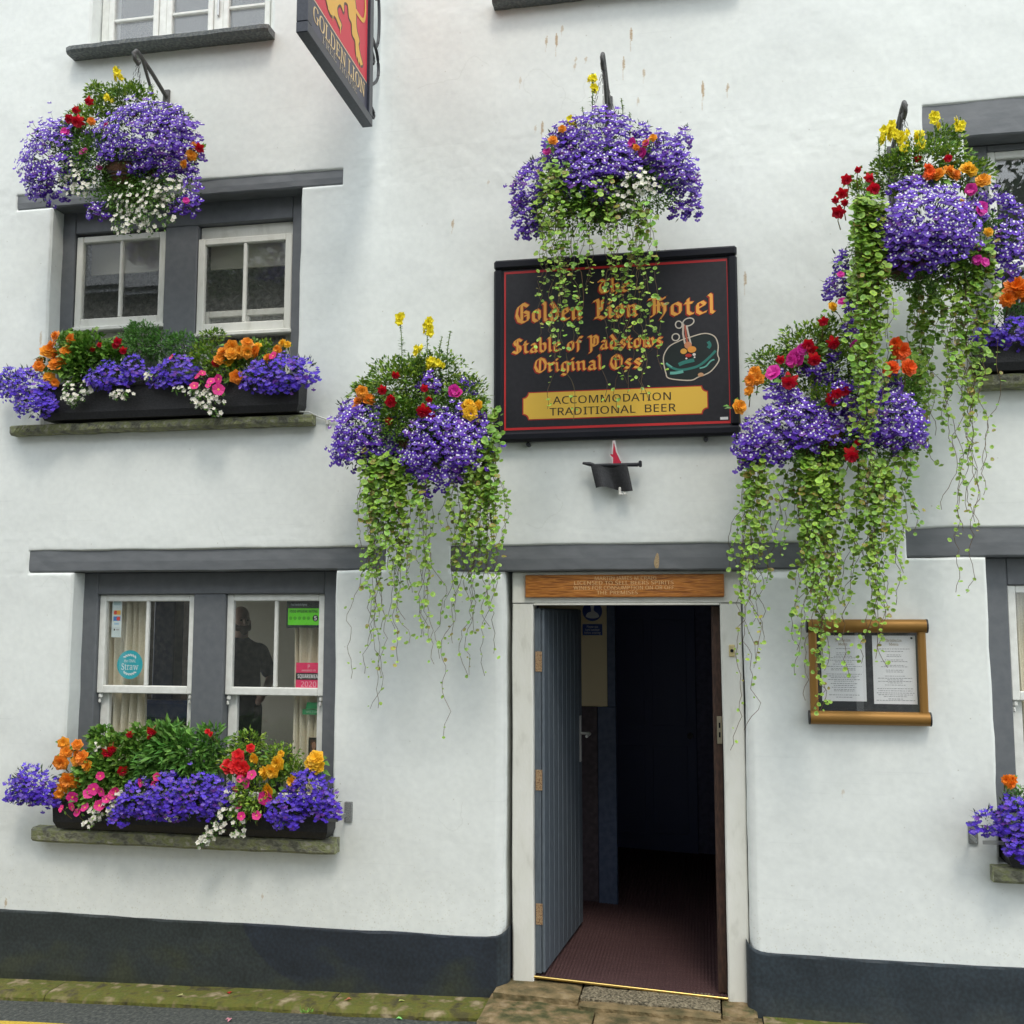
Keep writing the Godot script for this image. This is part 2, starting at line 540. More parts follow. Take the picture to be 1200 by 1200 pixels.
func wall_z(x: float, y: float) -> float:
	var z := 0.008 * FN.get_noise_2d(x * .8, y * .8) + 0.0022 * FN.get_noise_2d(x * 4.0 + 40.0, y * 4.0) + 0.0011 * FN.get_noise_2d(x * 14.0 + 9.0, y * 14.0)
	var r := 0.014
	# the plaster turns softly into the doorway
	if y < 1.83 and x > -1.2 and x < 0.4: r = 0.05
	var d := hole_dist(x, y)
	if d < r: z -= r - sqrt(maxf(0.0, r * r - (r - d) * (r - d)))
	return z

func wobble(x: float, y: float) -> Vector2:
	return Vector2(0.006 * FN.get_noise_2d(x * 1.6 + 70.0, y * 2.2), 0.005 * FN.get_noise_2d(x * 2.0 + 120.0, y * 1.6))

func wall_point(x: float, y: float) -> Vector3:
	var w := wobble(x, y)
	return Vector3(x + w.x, y + w.y, wall_z(x, y))

func wall_image() -> ImageTexture:
	var S := 1400
	var n1 := FastNoiseLite.new()
	n1.seed = 3; n1.frequency = 0.006; n1.fractal_octaves = 5
	var n2 := FastNoiseLite.new()
	n2.seed = 9; n2.frequency = 0.09; n2.fractal_octaves = 3
	var a := n1.get_image(S, S, false, false, false).get_data()
	var b := n2.get_image(S, S, false, false, false).get_data()
	var out := PackedByteArray()
	out.resize(S * S * 3)
	for y in S:
		for x in S:
			var i := y * S + x
			var k := (a[i] - 128) * 0.045 + (b[i] - 128) * 0.035
			var q := i * 3
			out[q] = int(clampf(228.0 + k, 0, 255))
			out[q + 1] = int(clampf(232.0 + k, 0, 255))
			out[q + 2] = int(clampf(229.0 + k * 0.9, 0, 255))
	var im := Image.create_from_data(S, S, false, Image.FORMAT_RGB8, out)
	var r3 := RandomNumberGenerator.new()
	r3.seed = 41
	# dirt runs below knocks in the paint: [x, y, length, strength]
	var runs := [[-.742, 4.61, .07, .7], [-.69, 4.62, .10, 1.0], [-.59, 4.48, .035, .5], [-.305, 4.61, .10, 1.0], [-.345, 4.46, .10, .9], [-.242, 4.385, .06, .7], [.05, 4.29, .12, 1.0], [.172, 4.265, .06, .8], [-.595, 4.45, .04, .5], [-.538, 4.475, .03, .5], [-.274, 4.235, .04, .5], [-1.238, 3.66, .06, .8], [-.766, 4.15, .10, .9], [-.88, 4.40, .05, .35], [-.80, 4.13, .04, .4], [-3.59, 3.19, .11, .5], [.235, 3.29, .10, .8], [-.66, 4.66, .05, .5], [-3.64, .13, .06, .7], [-3.28, 1.16, .05, .6], [.62, .82, .03, .3], [-1.05, 3.86, .03, .3], [-2.2, .22, .03, .4]]
	for rn in runs:
		var px: float = (rn[0] + 4.25) / 6.2 * S
		var py: float = S - (rn[1] + 0.45) / 6.2 * S
		var L: float = rn[2] / 6.2 * S
		for k in int(L * 2.6):
			var t := k / (L * 2.6)
			var w := 1.25 * sin(clampf(t * 1.7, 0.0, 1.0) * PI) * r3.randf_range(.6, 1.2) + 0.3
			for dx in range(-3, 4):
				if absf(dx + r3.randf_range(-.4, .4)) < w:
					var X := int(px + dx + t * -1.5)
					var Y := int(py + t * L * 1.3)
					if X > 0 and Y > 0 and X < S and Y < S:
						var st: float = rn[3] * (0.62 if t < 0.55 else 0.2) * r3.randf_range(.5, 1.0)
						im.set_pixel(X, Y, im.get_pixel(X, Y).lerp(Color(.66, .54, .40), st))
	# scattered specks and fine hair cracks
	for k in 420:
		var X := r3.randi_range(2, S - 3)
		var Y := r3.randi_range(2, S - 3)
		im.set_pixel(X, Y, im.get_pixel(X, Y).lerp(Color(.5, .47, .4), r3.randf_range(.1, .5)))
	# hairline cracks and long faint brush drags
	for k in 26:
		var X := r3.randf_range(20, S - 20)
		var Y := r3.randf_range(20, S - 20)
		var an := r3.randf() * TAU
		for j in r3.randi_range(30, 120):
			an += r3.randf_range(-.35, .35)
			X += cos(an); Y += sin(an)
			if X > 1 and Y > 1 and X < S - 2 and Y < S - 2: im.set_pixel(int(X), int(Y), im.get_pixel(int(X), int(Y)).lerp(Color(.66, .67, .64), .13))
	for k in 900:
		var X := r3.randi_range(60, S - 60)
		var Y := r3.randi_range(4, S - 4)
		var L := r3.randi_range(8, 60)
		var up := 1.0 if r3.randf() < .5 else 0.0
		var st := r3.randf_range(.01, .03)
		for j in L: im.set_pixel(X + j - 30, Y, im.get_pixel(X + j - 30, Y).lerp(Color(up, up, up), st * .6))
	# splash-back grime patches low on the wall
	for k in 2600:
		var X := r3.randi_range(2, S - 3)
		var Y := S - int(S * (0.52 + absf(r3.randfn(0.0, .16))) / 6.2) - 1
		if Y > 1 and Y < S: im.set_pixel(X, Y, im.get_pixel(X, Y).lerp(Color(.62, .6, .5), r3.randf_range(.05, .3)))
	return ImageTexture.create_from_image(im)

func facade() -> void:
	var inn := thing("inn_building", "whitewashed inn front with grey timber lintels and dark painted foot", "building")
	var wm := StandardMaterial3D.new()
	wm.albedo_texture = wall_image()
	wm.roughness = 0.75
	wm.heightmap_enabled = true
	wm.heightmap_texture = ntex(51, 0.06, [], 5, 1024)
	wm.heightmap_scale = 0.12
	var xs := {}
	var ys := {}
	var a := -4.25
	while a < 1.95:
		xs[snappedf(a, 0.0001)] = true
		a += 0.04
	a = -0.45
	while a < 5.75:
		ys[snappedf(a, 0.0001)] = true
		a += 0.04
	for e in [-9.0, -7.0, -5.5, 2.3, 2.9, 3.2, 4.0, 5.0]: xs[e] = true
	for e in [-0.8, 5.9, 6.4]: ys[e] = true
	for h in HOLES:
		for o in [-0.05, -0.034, -0.02, -0.011, -0.005, 0.0]:
			xs[snappedf(h[0] + o, 0.0001)] = true; xs[snappedf(h[1] - o, 0.0001)] = true
			ys[snappedf(h[2] + o, 0.0001)] = true; ys[snappedf(h[3] - o, 0.0001)] = true
	var X := xs.keys()
	X.sort()
	var Y := ys.keys()
	Y.sort()
	# drop lines that nearly coincide unless they are hole edges
	var edge_x := {}
	var edge_y := {}
	for h in HOLES:
		edge_x[snappedf(h[0], 0.0001)] = true; edge_x[snappedf(h[1], 0.0001)] = true
		edge_y[snappedf(h[2], 0.0001)] = true; edge_y[snappedf(h[3], 0.0001)] = true
	X = thin(X, edge_x)
	Y = thin(Y, edge_y)
	var nx := X.size()
	var ny := Y.size()
	var P := []
	P.resize(nx * ny)
	for j in ny:
		for i in nx: P[j * nx + i] = wall_point(X[i], Y[j])
	var mb := MB.new()
	var st := PackedByteArray()
	st.resize(nx * ny)
	for j in ny - 1:
		for i in nx - 1: st[j * nx + i] = 1 if in_hole((X[i] + X[i + 1]) * 0.5, (Y[j] + Y[j + 1]) * 0.5) else 0
	# smooth normals from neighbours
	var N := []
	N.resize(nx * ny)
	for j in ny:
		for i in nx:
			var tx: Vector3 = P[j * nx + mini(i + 1, nx - 1)] - P[j * nx + maxi(i - 1, 0)]
			var ty: Vector3 = P[mini(j + 1, ny - 1) * nx + i] - P[maxi(j - 1, 0) * nx + i]
			N[j * nx + i] = tx.cross(ty).normalized()
	for j in ny - 1:
		for i in nx - 1:
			var k := j * nx + i
			if st[k] == 1: continue
			var q := [k, k + nx, k + nx + 1, k + 1]
			for id in [q[0], q[1], q[2], q[0], q[2], q[3]]:
				mb.v.append(P[id]); mb.n.append(N[id])
				mb.u.append(Vector2((P[id].x + 4.25) / 6.2, 1.0 - (P[id].y + 0.45) / 6.2))
	part("wall", mb, wm, inn)
	# reveals: plaster returns going back into the wall around every opening
	var rv := MB.new()
	for j in ny - 1:
		for i in nx - 1:
			var k := j * nx + i
			if st[k] == 1: continue
			for nb in [[k + 1, k + 1, k + nx + 1], [k - 1, k, k + nx], [k + nx, k + nx, k + nx + 1], [k - nx, k, k + 1]]:
				if nb[0] < 0 or nb[0] >= nx * ny or st[nb[0]] == 0: continue
				var p0: Vector3 = P[nb[1]]
				var p1: Vector3 = P[nb[2]]
				var pts := [p0, p1, Vector3(p1.x, p1.y, -0.3), Vector3(p0.x, p0.y, -0.3)]
				for id in [0, 1, 2, 0, 2, 3]:
					rv.v.append(pts[id])
					rv.u.append(Vector2((pts[id].x + 4.25 + pts[id].z) / 6.2, 1.0 - (pts[id].y + 0.45) / 6.2))
	part("reveal", rv, wm, inn)
	# inner leaf so that the rooms are closed
	var inner := MB.new()
	for r in [[-9.0, 5.0, 5.76, 6.4], [-9.0, -3.8, -0.8, 5.76], [-3.37, -0.93, 4.06, 4.80], [-3.8, 5.0, 2.02, 2.65], [3.0, 5.0, -0.8, 5.76], [-3.8, -0.97, -0.8, 0.518], [0.2, 3.0, -0.8, 0.518], [-2.27, -0.93, 4.80, 5.76], [0.15, 3.0, 4.06, 5.76], [-1.84, 1.26, 2.65, 4.06], [-1.58, -1.24, -0.8, 2.02], [0.5, 0.93, 0.518, 2.02]]:
		box(inner, Vector3(r[0], r[2], -0.36), Vector3(r[1], r[3], -0.31), 0.002)
	part("inner_wall", inner, mat(.35, .32, .26, 0.9), inn)
	# timber lintels
	lintel(inn, -3.60, -1.585, 1.848, 1.960)
	lintel(inn, -3.78, -1.848, 3.905, 3.983)
	lintel(inn, 1.09, 2.95, 3.888, 4.058)
	lintel(inn, 0.935, 2.95, 1.884, 2.013)
	lintel(inn, -1.24, 0.475, 1.834, 1.958)
	# bare wood where paint has come off the door lintel
	var chip := MB.new()
	flat(chip, smoothed([Vector2(-.222, 1.846), Vector2(-.228, 1.87), Vector2(-.222, 1.895), Vector2(-.214, 1.915), Vector2(-.206, 1.91), Vector2(-.203, 1.88), Vector2(-.207, 1.845)]), Vector3(0, 0, -0.0065), Vector3.RIGHT, Vector3.UP, WHITE)
	part("bare_wood_patch", chip, grain(52, 0.03, [[0.2, lin(.22, .15, .08)], [0.6, lin(.45, .34, .2)]], 0.9, Vector3(30, 6, 6)), inn)
	# stone and slate sills
	sill(inn, -3.46, -1.80, 0.445, 0.518, 0.09, M.moss_stone, 61)
	sill(inn, -3.715, -1.968, 2.598, 2.655, 0.07, M.moss_stone, 62, true)
	sill(inn, -3.46, -2.25, 4.755, 4.80, 0.10, M.slate, 63)
	sill(inn, -1.02, 0.25, 4.782, 4.828, 0.09, M.slate, 64)
	sill(inn, 1.285, 2.85, 2.652, 2.718, 0.08, M.moss_stone, 65, true)
	sill(inn, 1.235, 2.85, 0.448, 0.518, 0.08, M.moss_stone, 66)
	# painted foot of the wall
	plinth(inn, -9.0, -0.945)
	plinth(inn, 0.17, 5.0)
	# shell of the house behind: sides, back, floors and roof (with thickness)
	var sh := MB.new()
	box(sh, Vector3(-9.2, -0.8, -7.2), Vector3(5.2, 6.4, -7.0))
	box(sh, Vector3(5.0, -0.8, -7.0), Vector3(5.2, 6.4, -0.3))
	# left gable with an unseen opening, added to let daylight onto the man
	box(sh, Vector3(-6.2, -0.8, -7.0), Vector3(-6.0, 0.55, -0.31))
	box(sh, Vector3(-6.2, 2.2, -7.0), Vector3(-6.0, 6.4, -0.31))
	box(sh, Vector3(-6.2, 0.55, -2.0), Vector3(-6.0, 2.2, -0.31))
	box(sh, Vector3(-6.2, 0.55, -7.0), Vector3(-6.0, 2.2, -5.0))
	part("house_shell", sh, mat(.5, .48, .42, 0.9), inn)
	var rf := MB.new()
	box(rf, Vector3(-9.4, 6.4, -7.4), Vector3(5.4, 6.6, 0.03))
	part("roof", rf, M.slate, inn)

func thin(keys: Array, edges: Dictionary) -> Array:
	var out := []
	for k in keys:
		if out.size() > 0 and k - out[-1] < 0.0035:
			if edges.has(k) and not edges.has(out[-1]): out[-1] = k
			elif not edges.has(k): continue
			else: out.append(k)
		else: out.append(k)
	return out

func lintel(inn: Node, x0: float, x1: float, y0: float, y1: float) -> void:
	# an adzed beam, slightly uneven, its face just behind the plaster
	var mb := MB.new()
	var n := 28
	var pr := func(x):
		var o: float = 0.004 * FN.get_noise_2d(x * 2.5, y0 * 9.0)
		return [Vector3(x, y1 + 0.02, -0.01 + o), Vector3(x, (y0 + y1) * .5 + o, -0.007 + 0.003 * FN.get_noise_2d(x * 4.0, 8.0)), Vector3(x, y0 + 0.008 + o, -0.009 + o * .5), Vector3(x, y0 + o, -0.016), Vector3(x, y0 + o * .6, -0.3)]
	for i in n:
		var A: Array = pr.call(lerpf(x0 - 0.01, x1 + 0.01, float(i) / n))
		var B: Array = pr.call(lerpf(x0 - 0.01, x1 + 0.01, float(i + 1) / n))
		for k in 4: mb.quad(A[k], B[k], B[k + 1], A[k + 1], WHITE)
	part("lintel", mb, M.beam_paint, inn)

func sill(inn: Node, x0: float, x1: float, y0: float, y1: float, out: float, m: Material, sd: int, tooled := false) -> void:
	var mb := MB.new()
	var n := 40
	var pr := func(x, endf):
		var o: float = 0.006 * FN.get_noise_2d(x * 3.0, sd * 3.0)
		var o2: float = 0.004 * FN.get_noise_2d(x * 9.0, sd * 5.0)
		var e: float = 0.012 if endf else 0.0
		return [Vector3(x, y1 + o2 - 0.0, -0.13), Vector3(x, y1 + o2 - 0.004, out - 0.012 + o - e), Vector3(x, y1 - 0.012 + o2, out + o - e), Vector3(x, y0 + 0.012 + o2, out - 0.002 + o - e), Vector3(x, y0 + o2, out - 0.014 + o - e), Vector3(x, y0 + o2, -0.02)]
	for i in n:
		var A: Array = pr.call(lerpf(x0, x1, float(i) / n), i == 0)
		var B: Array = pr.call(lerpf(x0, x1, float(i + 1) / n), i == n - 1)
		for k in 5: mb.quad(A[k], B[k], B[k + 1], A[k + 1], WHITE)
	for xx in [x0, x1]:
		var A: Array = pr.call(xx, true)
		face(mb, A, Vector3((x0 + x1) * .5, (y0 + y1) * .5, 0), WHITE)
	var s := part("window_sill", mb, m, inn)
	if tooled:
		# diagonal chisel strokes left standing proud on the front face
		var tl := MB.new()
		var x := x0 + 0.03
		while x < x1 - 0.05:
			var o: float = 0.006 * FN.get_noise_2d(x * 3.0, sd * 3.0)
			var z := out + o + 0.001
			var dirn := 0.03 if x < x0 + 0.9 * (x1 - x0) else -0.02
			var w := rng.randf_range(0.006, 0.01)
			var yb := y0 + 0.012
			var yt := y1 - 0.01
			face(tl, [Vector3(x, yb, z), Vector3(x + w, yb, z), Vector3(x + w + dirn, yt, z), Vector3(x + dirn, yt, z)], Vector3(x, yb, z - 1.0), WHITE)
			face(tl, [Vector3(x, yb, z - .006), Vector3(x, yb, z), Vector3(x + dirn, yt, z), Vector3(x + dirn, yt, z - .006)], Vector3(x + 1.0, yb, z), WHITE)
			face(tl, [Vector3(x + w, yb, z - .006), Vector3(x + w, yb, z), Vector3(x + w + dirn, yt, z), Vector3(x + w + dirn, yt, z - .006)], Vector3(x - 1.0, yb, z), WHITE)
			x += rng.randf_range(0.016, 0.022)
		part("tooling", tl, m, s)

func plinth_image() -> ImageTexture:
	var W := 1400
	var H := 110
	var n1 := FastNoiseLite.new()
	n1.seed = 13; n1.frequency = 0.012; n1.fractal_octaves = 5
	var n2 := FastNoiseLite.new()
	n2.seed = 19; n2.frequency = 0.2
	var im := Image.create(W, H, false, Image.FORMAT_RGB8)
	for y in H:
		for x in W:
			var wx := x / float(W) * 6.2 - 4.25
			var wy := (1.0 - y / float(H)) * 0.5 - 0.35
			var k := n1.get_noise_2d(x, y * 1.4)
			var g := n2.get_noise_2d(x, y)
			# slate paint, faded patch, algae where the splash reaches
			var c := Color(.195, .238, .272)
			if wx < -2.30 + 3.6 * (.09 - wy) * (.09 - wy) + 0.02 * k: c = Color(.21, .243, .247)
			elif wx < -1.0: c = Color(.165, .20, .245)
			var moss := clampf((-(wy + 0.10) * 6.0) + k * 1.5, 0.0, 1.0)
			if wx < -1.0: c = c.lerp(Color(.235, .25, .17), moss * 0.65)
			else: c = c.lerp(Color(.25, .26, .24), moss * 0.5)
			var f := .84 + 0.16 * k + 0.24 * g
			im.set_pixel(x, y, Color(c.r * f, c.g * f, c.b * f))
	return ImageTexture.create_from_image(im)

var plinth_mat: StandardMaterial3D
func plinth(inn: Node, x0: float, x1: float) -> void:
	if plinth_mat == null:
		plinth_mat = StandardMaterial3D.new()
		plinth_mat.albedo_texture = plinth_image()
		plinth_mat.roughness = 0.6
	var mb := MB.new()
	var n := 150
	var door_side := 1 if x1 < 0.0 else -1
	var xe := x1 if door_side == 1 else x0
	var pr := func(t):
		# t runs along the wall and then turns into the doorway
		var x: float = lerpf(x0, x1, t)
		var d := absf(x - xe)
		var R := 0.05
		var z := 0.011
		if d < R: z = 0.011 - (R - sqrt(maxf(0.0, R * R - (R - d) * (R - d))))
		var lift := 0.05 * exp(-d / 0.035)
		var top: float = 0.076 + 0.008 * FN.get_noise_2d(x * 0.9, 4.0) + lift
		var wz := 0.008 * FN.get_noise_2d(x * 1.1, 0.0)
		var rows := [Vector3(x, top, z - 0.012 + wz), Vector3(x, top - 0.005, z - 0.002 + wz)]
		for k in 8:
			var y := lerpf(top - 0.012, -0.45, k / 7.0)
			rows.append(Vector3(x, y, z + wz + 0.004 * FN.get_noise_2d(x * 5.0, y * 5.0) + (0.012 if y < -0.12 else 0.0) * clampf((-0.12 - y) * 8.0, 0, 1)))
		return rows
	var ts := []
	for i in n + 1: ts.append(float(i) / n)
	for o in [0.0005, 0.001, 0.002, 0.004, 0.006, 0.008]: ts.append(1.0 - o if door_side == 1 else o)
	ts.sort()
	for i in ts.size() - 1:
		var A: Array = pr.call(ts[i])
		var B: Array = pr.call(ts[i + 1])
		for k in A.size() - 1:
			for p in [A[k], B[k], B[k + 1], A[k], B[k + 1], A[k + 1]]:
				mb.v.append(p)
				mb.u.append(Vector2((p.x + 4.25) / 6.2, 1.0 - (p.y + 0.35) / 0.5))
	var E: Array = pr.call(1.0 if door_side == 1 else 0.0)
	for k in range(1, E.size() - 1):
		var q := [E[k], E[k + 1], E[k + 1] + Vector3(0, 0, -0.2), E[k] + Vector3(0, 0, -0.2)]
		for id in [0, 1, 2, 0, 2, 3]:
			mb.v.append(q[id]); mb.u.append(Vector2((q[id].x + 4.25 + q[id].z) / 6.2, 1.0 - (q[id].y + 0.35) / 0.5))
	part("plinth", mb, plinth_mat, inn)

# ---------------------------------------------------------------- windows
func pane(parent: Node, x0: float, x1: float, y0: float, y1: float, z: float) -> void:
	var q := BoxMesh.new()      # two faces, so it mirrors as a real pane does
	q.size = Vector3(x1 - x0, y1 - y0, 0.003)
	var o := inst("pane", q, M.glass, parent)
	o.position = Vector3((x0 + x1) * .5, (y0 + y1) * .5, z)
	# old glass never lies quite flat in its putty
	o.rotation = Vector3(rng.randf_range(-.006, .006), rng.randf_range(-.006, .006), 0)
	if y0 > 2.0:
		# upstairs: a second sheet added behind the first to strengthen the reflections
		var o2 := inst("added_pane", q, M.glass, parent)
		o2.position = o.position + Vector3(0, 0, -.009)
		o2.rotation = o.rotation

# one sash: stiles and rails butt-jointed, panes and glazing bars as sub-parts
func sash(parent: Node, called: String, x0: float, x1: float, y0: float, y1: float, z: float, m: Material, bars := 1, stile := 0.036, rail := 0.036, horns := false, toprail := 0.036, hbars := []) -> void:
	var t := 0.034
	var mb := MB.new()
	box(mb, Vector3(x0, y0, z - t), Vector3(x0 + stile, y1, z), 0.004)
	box(mb, Vector3(x1 - stile, y0, z - t), Vector3(x1, y1, z), 0.004)
	box(mb, Vector3(x0 + stile, y1 - toprail, z - t + .001), Vector3(x1 - stile, y1, z - .001), 0.004)
	box(mb, Vector3(x0 + stile, y0, z - t + .001), Vector3(x1 - stile, y0 + rail, z - .001), 0.004)
	if horns:
		for sx in [x0, x1 - stile]:
			box(mb, Vector3(sx + .004, y0 - 0.03, z - t + .006), Vector3(sx + stile - .008, y0, z - .006), 0.008)
			box(mb, Vector3(sx + .004, y0 - 0.055, z - t + .009), Vector3(sx + stile - .018, y0 - 0.03, z - .009), 0.006)
	var s := part(called, mb, m, parent)
	var cuts := [x0 + stile]
	for k in bars:
		var cx := lerpf(x0 + stile, x1 - stile, (k + 1.0) / (bars + 1))
		part("glazing_bar", bx(cx - .009, cx + .009, y0 + rail, y1 - toprail, z - t + .004, z - .004, 0.004), m, s)
		cuts.append(cx)
	cuts.append(x1 - stile)
	var hy := [y0 + rail] + hbars + [y1 - toprail]
	for hb in hbars:
		for k in cuts.size() - 1:
			part("glazing_bar", bx(cuts[k] + (.009 if k > 0 else 0.0), cuts[k + 1] - (.009 if k < cuts.size() - 2 else 0.0), hb - .009, hb + .009, z - t + .005, z - .005, 0.004), m, s)
	for k in cuts.size() - 1:
		for j in hy.size() - 1: pane(s, cuts[k], cuts[k + 1], hy[j], hy[j + 1], z - t * .5)

func windows() -> void:
	# lower left: two pairs of sliding sashes in one grey frame
	var w := thing("sash_window", "pair of white sliding sashes with stickers, ground floor left", "window", Vector3.ZERO)
	frame_two(w, -3.345, -1.838, 0.52, 1.848, -3.252, -2.686, -2.503, -1.949, 1.727)
	for p in [[-3.252, -2.686], [-2.503, -1.949]]:
		sash(w, "upper_sash", p[0], p[1], 1.195, 1.727, -0.135, M.white_paint, 1, .036, .042, true)
		sash(w, "lower_sash", p[0] + .002, p[1] - .002, 0.625, 1.23, -0.174, M.white_paint, 0, .05, .06)
	# upper left: sashes pulled down a little
	w = thing("sash_window", "pair of white sashes with added pale blinds, upper floor left", "window", Vector3.ZERO)
	frame_two(w, -3.57, -2.07, 2.655, 3.91, -3.481, -2.924, -2.728, -2.17, 3.78)
	sash(w, "upper_sash", -3.479, -2.926, 3.235, 3.766, -0.125, M.cream_paint, 1, .04, .05)
	sash(w, "lower_sash", -3.477, -2.928, 2.72, 3.215, -0.168, M.cream_paint, 1, .045, .06)
	part("liner", bx(-2.726, -2.172, 3.705, 3.778, -0.2, -0.15), M.cream_paint, w)
	sash(w, "upper_sash", -2.726, -2.172, 3.165, 3.70, -0.118, M.cream_paint, 1, .04, .05)
	sash(w, "lower_sash", -2.724, -2.174, 2.72, 3.30, -0.168, M.cream_paint, 1, .045, .06)
	for p in [[-3.481, -2.924, 3.236], [-2.728, -2.17, 3.166]]:
		part("drip_rail", bx(p[0] - .004, p[1] + .006, p[2] - .028, p[2] - .001, -.16, -.105, .006), M.cream_paint, w)
		part("lower_panel", bx(p[0] + .002, p[1] - .002, 2.662, 2.718, -.2, -.15), M.grey_paint, w)
	# top left: three casements
	w = thing("casement_window", "white three-light casement window at the top left above slate sill", "window", Vector3.ZERO)
	var fm := MB.new()
	box(fm, Vector3(-3.365, 4.80, -.19), Vector3(-3.318, 5.75, -.10), .004)
	box(fm, Vector3(-2.322, 4.80, -.19), Vector3(-2.275, 5.75, -.10), .004)
	box(fm, Vector3(-3.318, 4.802, -.19), Vector3(-2.322, 4.852, -.098), .004)
	box(fm, Vector3(-3.318, 5.70, -.19), Vector3(-2.322, 5.75, -.10), .004)
	box(fm, Vector3(-3.003, 4.852, -.19), Vector3(-2.955, 5.70, -.10), .004)
	box(fm, Vector3(-2.665, 4.852, -.19), Vector3(-2.607, 5.70, -.10), .004)
	part("frame", fm, M.white_paint, w)
	for p in [[-3.316, -3.005], [-2.953, -2.667], [-2.605, -2.324]]:
		sash(w, "casement", p[0], p[1], 4.854, 5.698, -.092, M.white_paint, 0, .032, .05, false, .036, [5.035, 5.25, 5.47])
	part("catch", bx(-2.641, -2.629, 4.99, 5.09, -.1, -.085), M.steel, w)
	# top centre: only its sill comes into the picture
	w = thing("casement_window", "white window above the middle slate sill at the top edge", "window", Vector3.ZERO)
	part("frame", frame_mb(-.925, .145, 4.832, 5.745, -.19, -.11, .05), M.white_paint, w)
	sash(w, "casement", -.874, -.392, 4.884, 5.694, -.115, M.white_paint, 0, .04, .05, false, .04, [5.29])
	sash(w, "casement", -.388, .094, 4.884, 5.694, -.115, M.white_paint, 0, .04, .05, false, .04, [5.29])
	# upper right and lower right
	w = thing("sash_window", "white sash window reflecting a tree, upper floor right edge", "window", Vector3.ZERO)
	frame_two(w, 1.262, 2.756, 2.72, 3.888, 1.398, 1.95, 2.12, 2.67, 3.855)
	for p in [[1.398, 1.95], [2.12, 2.67]]:
		sash(w, "upper_sash", p[0], p[1], 3.27, 3.855, -.12, M.white_paint, 1, .036, .042, true)
		sash(w, "lower_sash", p[0] + .002, p[1] - .002, 2.79, 3.31, -.158, M.white_paint, 0, .05, .06)
	w = thing("sash_window", "white sash window with cream curtain, ground floor right edge", "window", Vector3.ZERO)
	frame_two(w, 1.275, 2.756, 0.52, 1.884, 1.396, 1.95, 2.12, 2.67, 1.755)
	for p in [[1.396, 1.95], [2.12, 2.67]]:
		sash(w, "upper_sash", p[0], p[1], 1.225, 1.755, -.125, M.white_paint, 1, .036, .042, true)
		sash(w, "lower_sash", p[0] + .002, p[1] - .002, 0.625, 1.26, -.163, M.white_paint, 0, .05, .06)

func frame_mb(x0: float, x1: float, y0: float, y1: float, z0: float, z1: float, w: float) -> MB:
	var mb := MB.new()
	box(mb, Vector3(x0, y0, z0), Vector3(x0 + w, y1, z1))
	box(mb, Vector3(x1 - w, y0, z0), Vector3(x1, y1, z1))
	box(mb, Vector3(x0 + w, y0, z0), Vector3(x1 - w, y0 + w, z1 - .001))
	box(mb, Vector3(x0 + w, y1 - w, z0), Vector3(x1 - w, y1, z1 - .001))
	return mb

func frame_two(w: Node, x0: float, x1: float, y0: float, y1: float, a0: float, a1: float, b0: float, b1: float, top: float) -> void:
	var zf := -0.112
	var zb := -0.225
	part("stile", bx(x0, a0 - .001, y0 + .002, y1, zb, zf, .005), M.grey_paint, w)
	part("mullion", bx(a1 + .001, b0 - .001, y0 + .002, top, zb, zf, .005), M.grey_paint, w)
	part("stile", bx(b1 + .001, x1, y0 + .002, y1, zb, zf, .005), M.grey_paint, w)
	part("head", bx(a0 - .001, b1 + .001, top + .001, y1, zb, zf - .001, .005), M.grey_paint, w)
	for p in [[a0, a1], [b0, b1]]:
		part("bottom_rail", bx(p[0], p[1], y0 + .002, y0 + .06, zb, zf - .002, .005), M.grey_paint, w)

# ---------------------------------------------------------------- doorway
func floor_y(x: float) -> float:
	return -0.125 - 0.038 * (x + 0.83) / 0.9

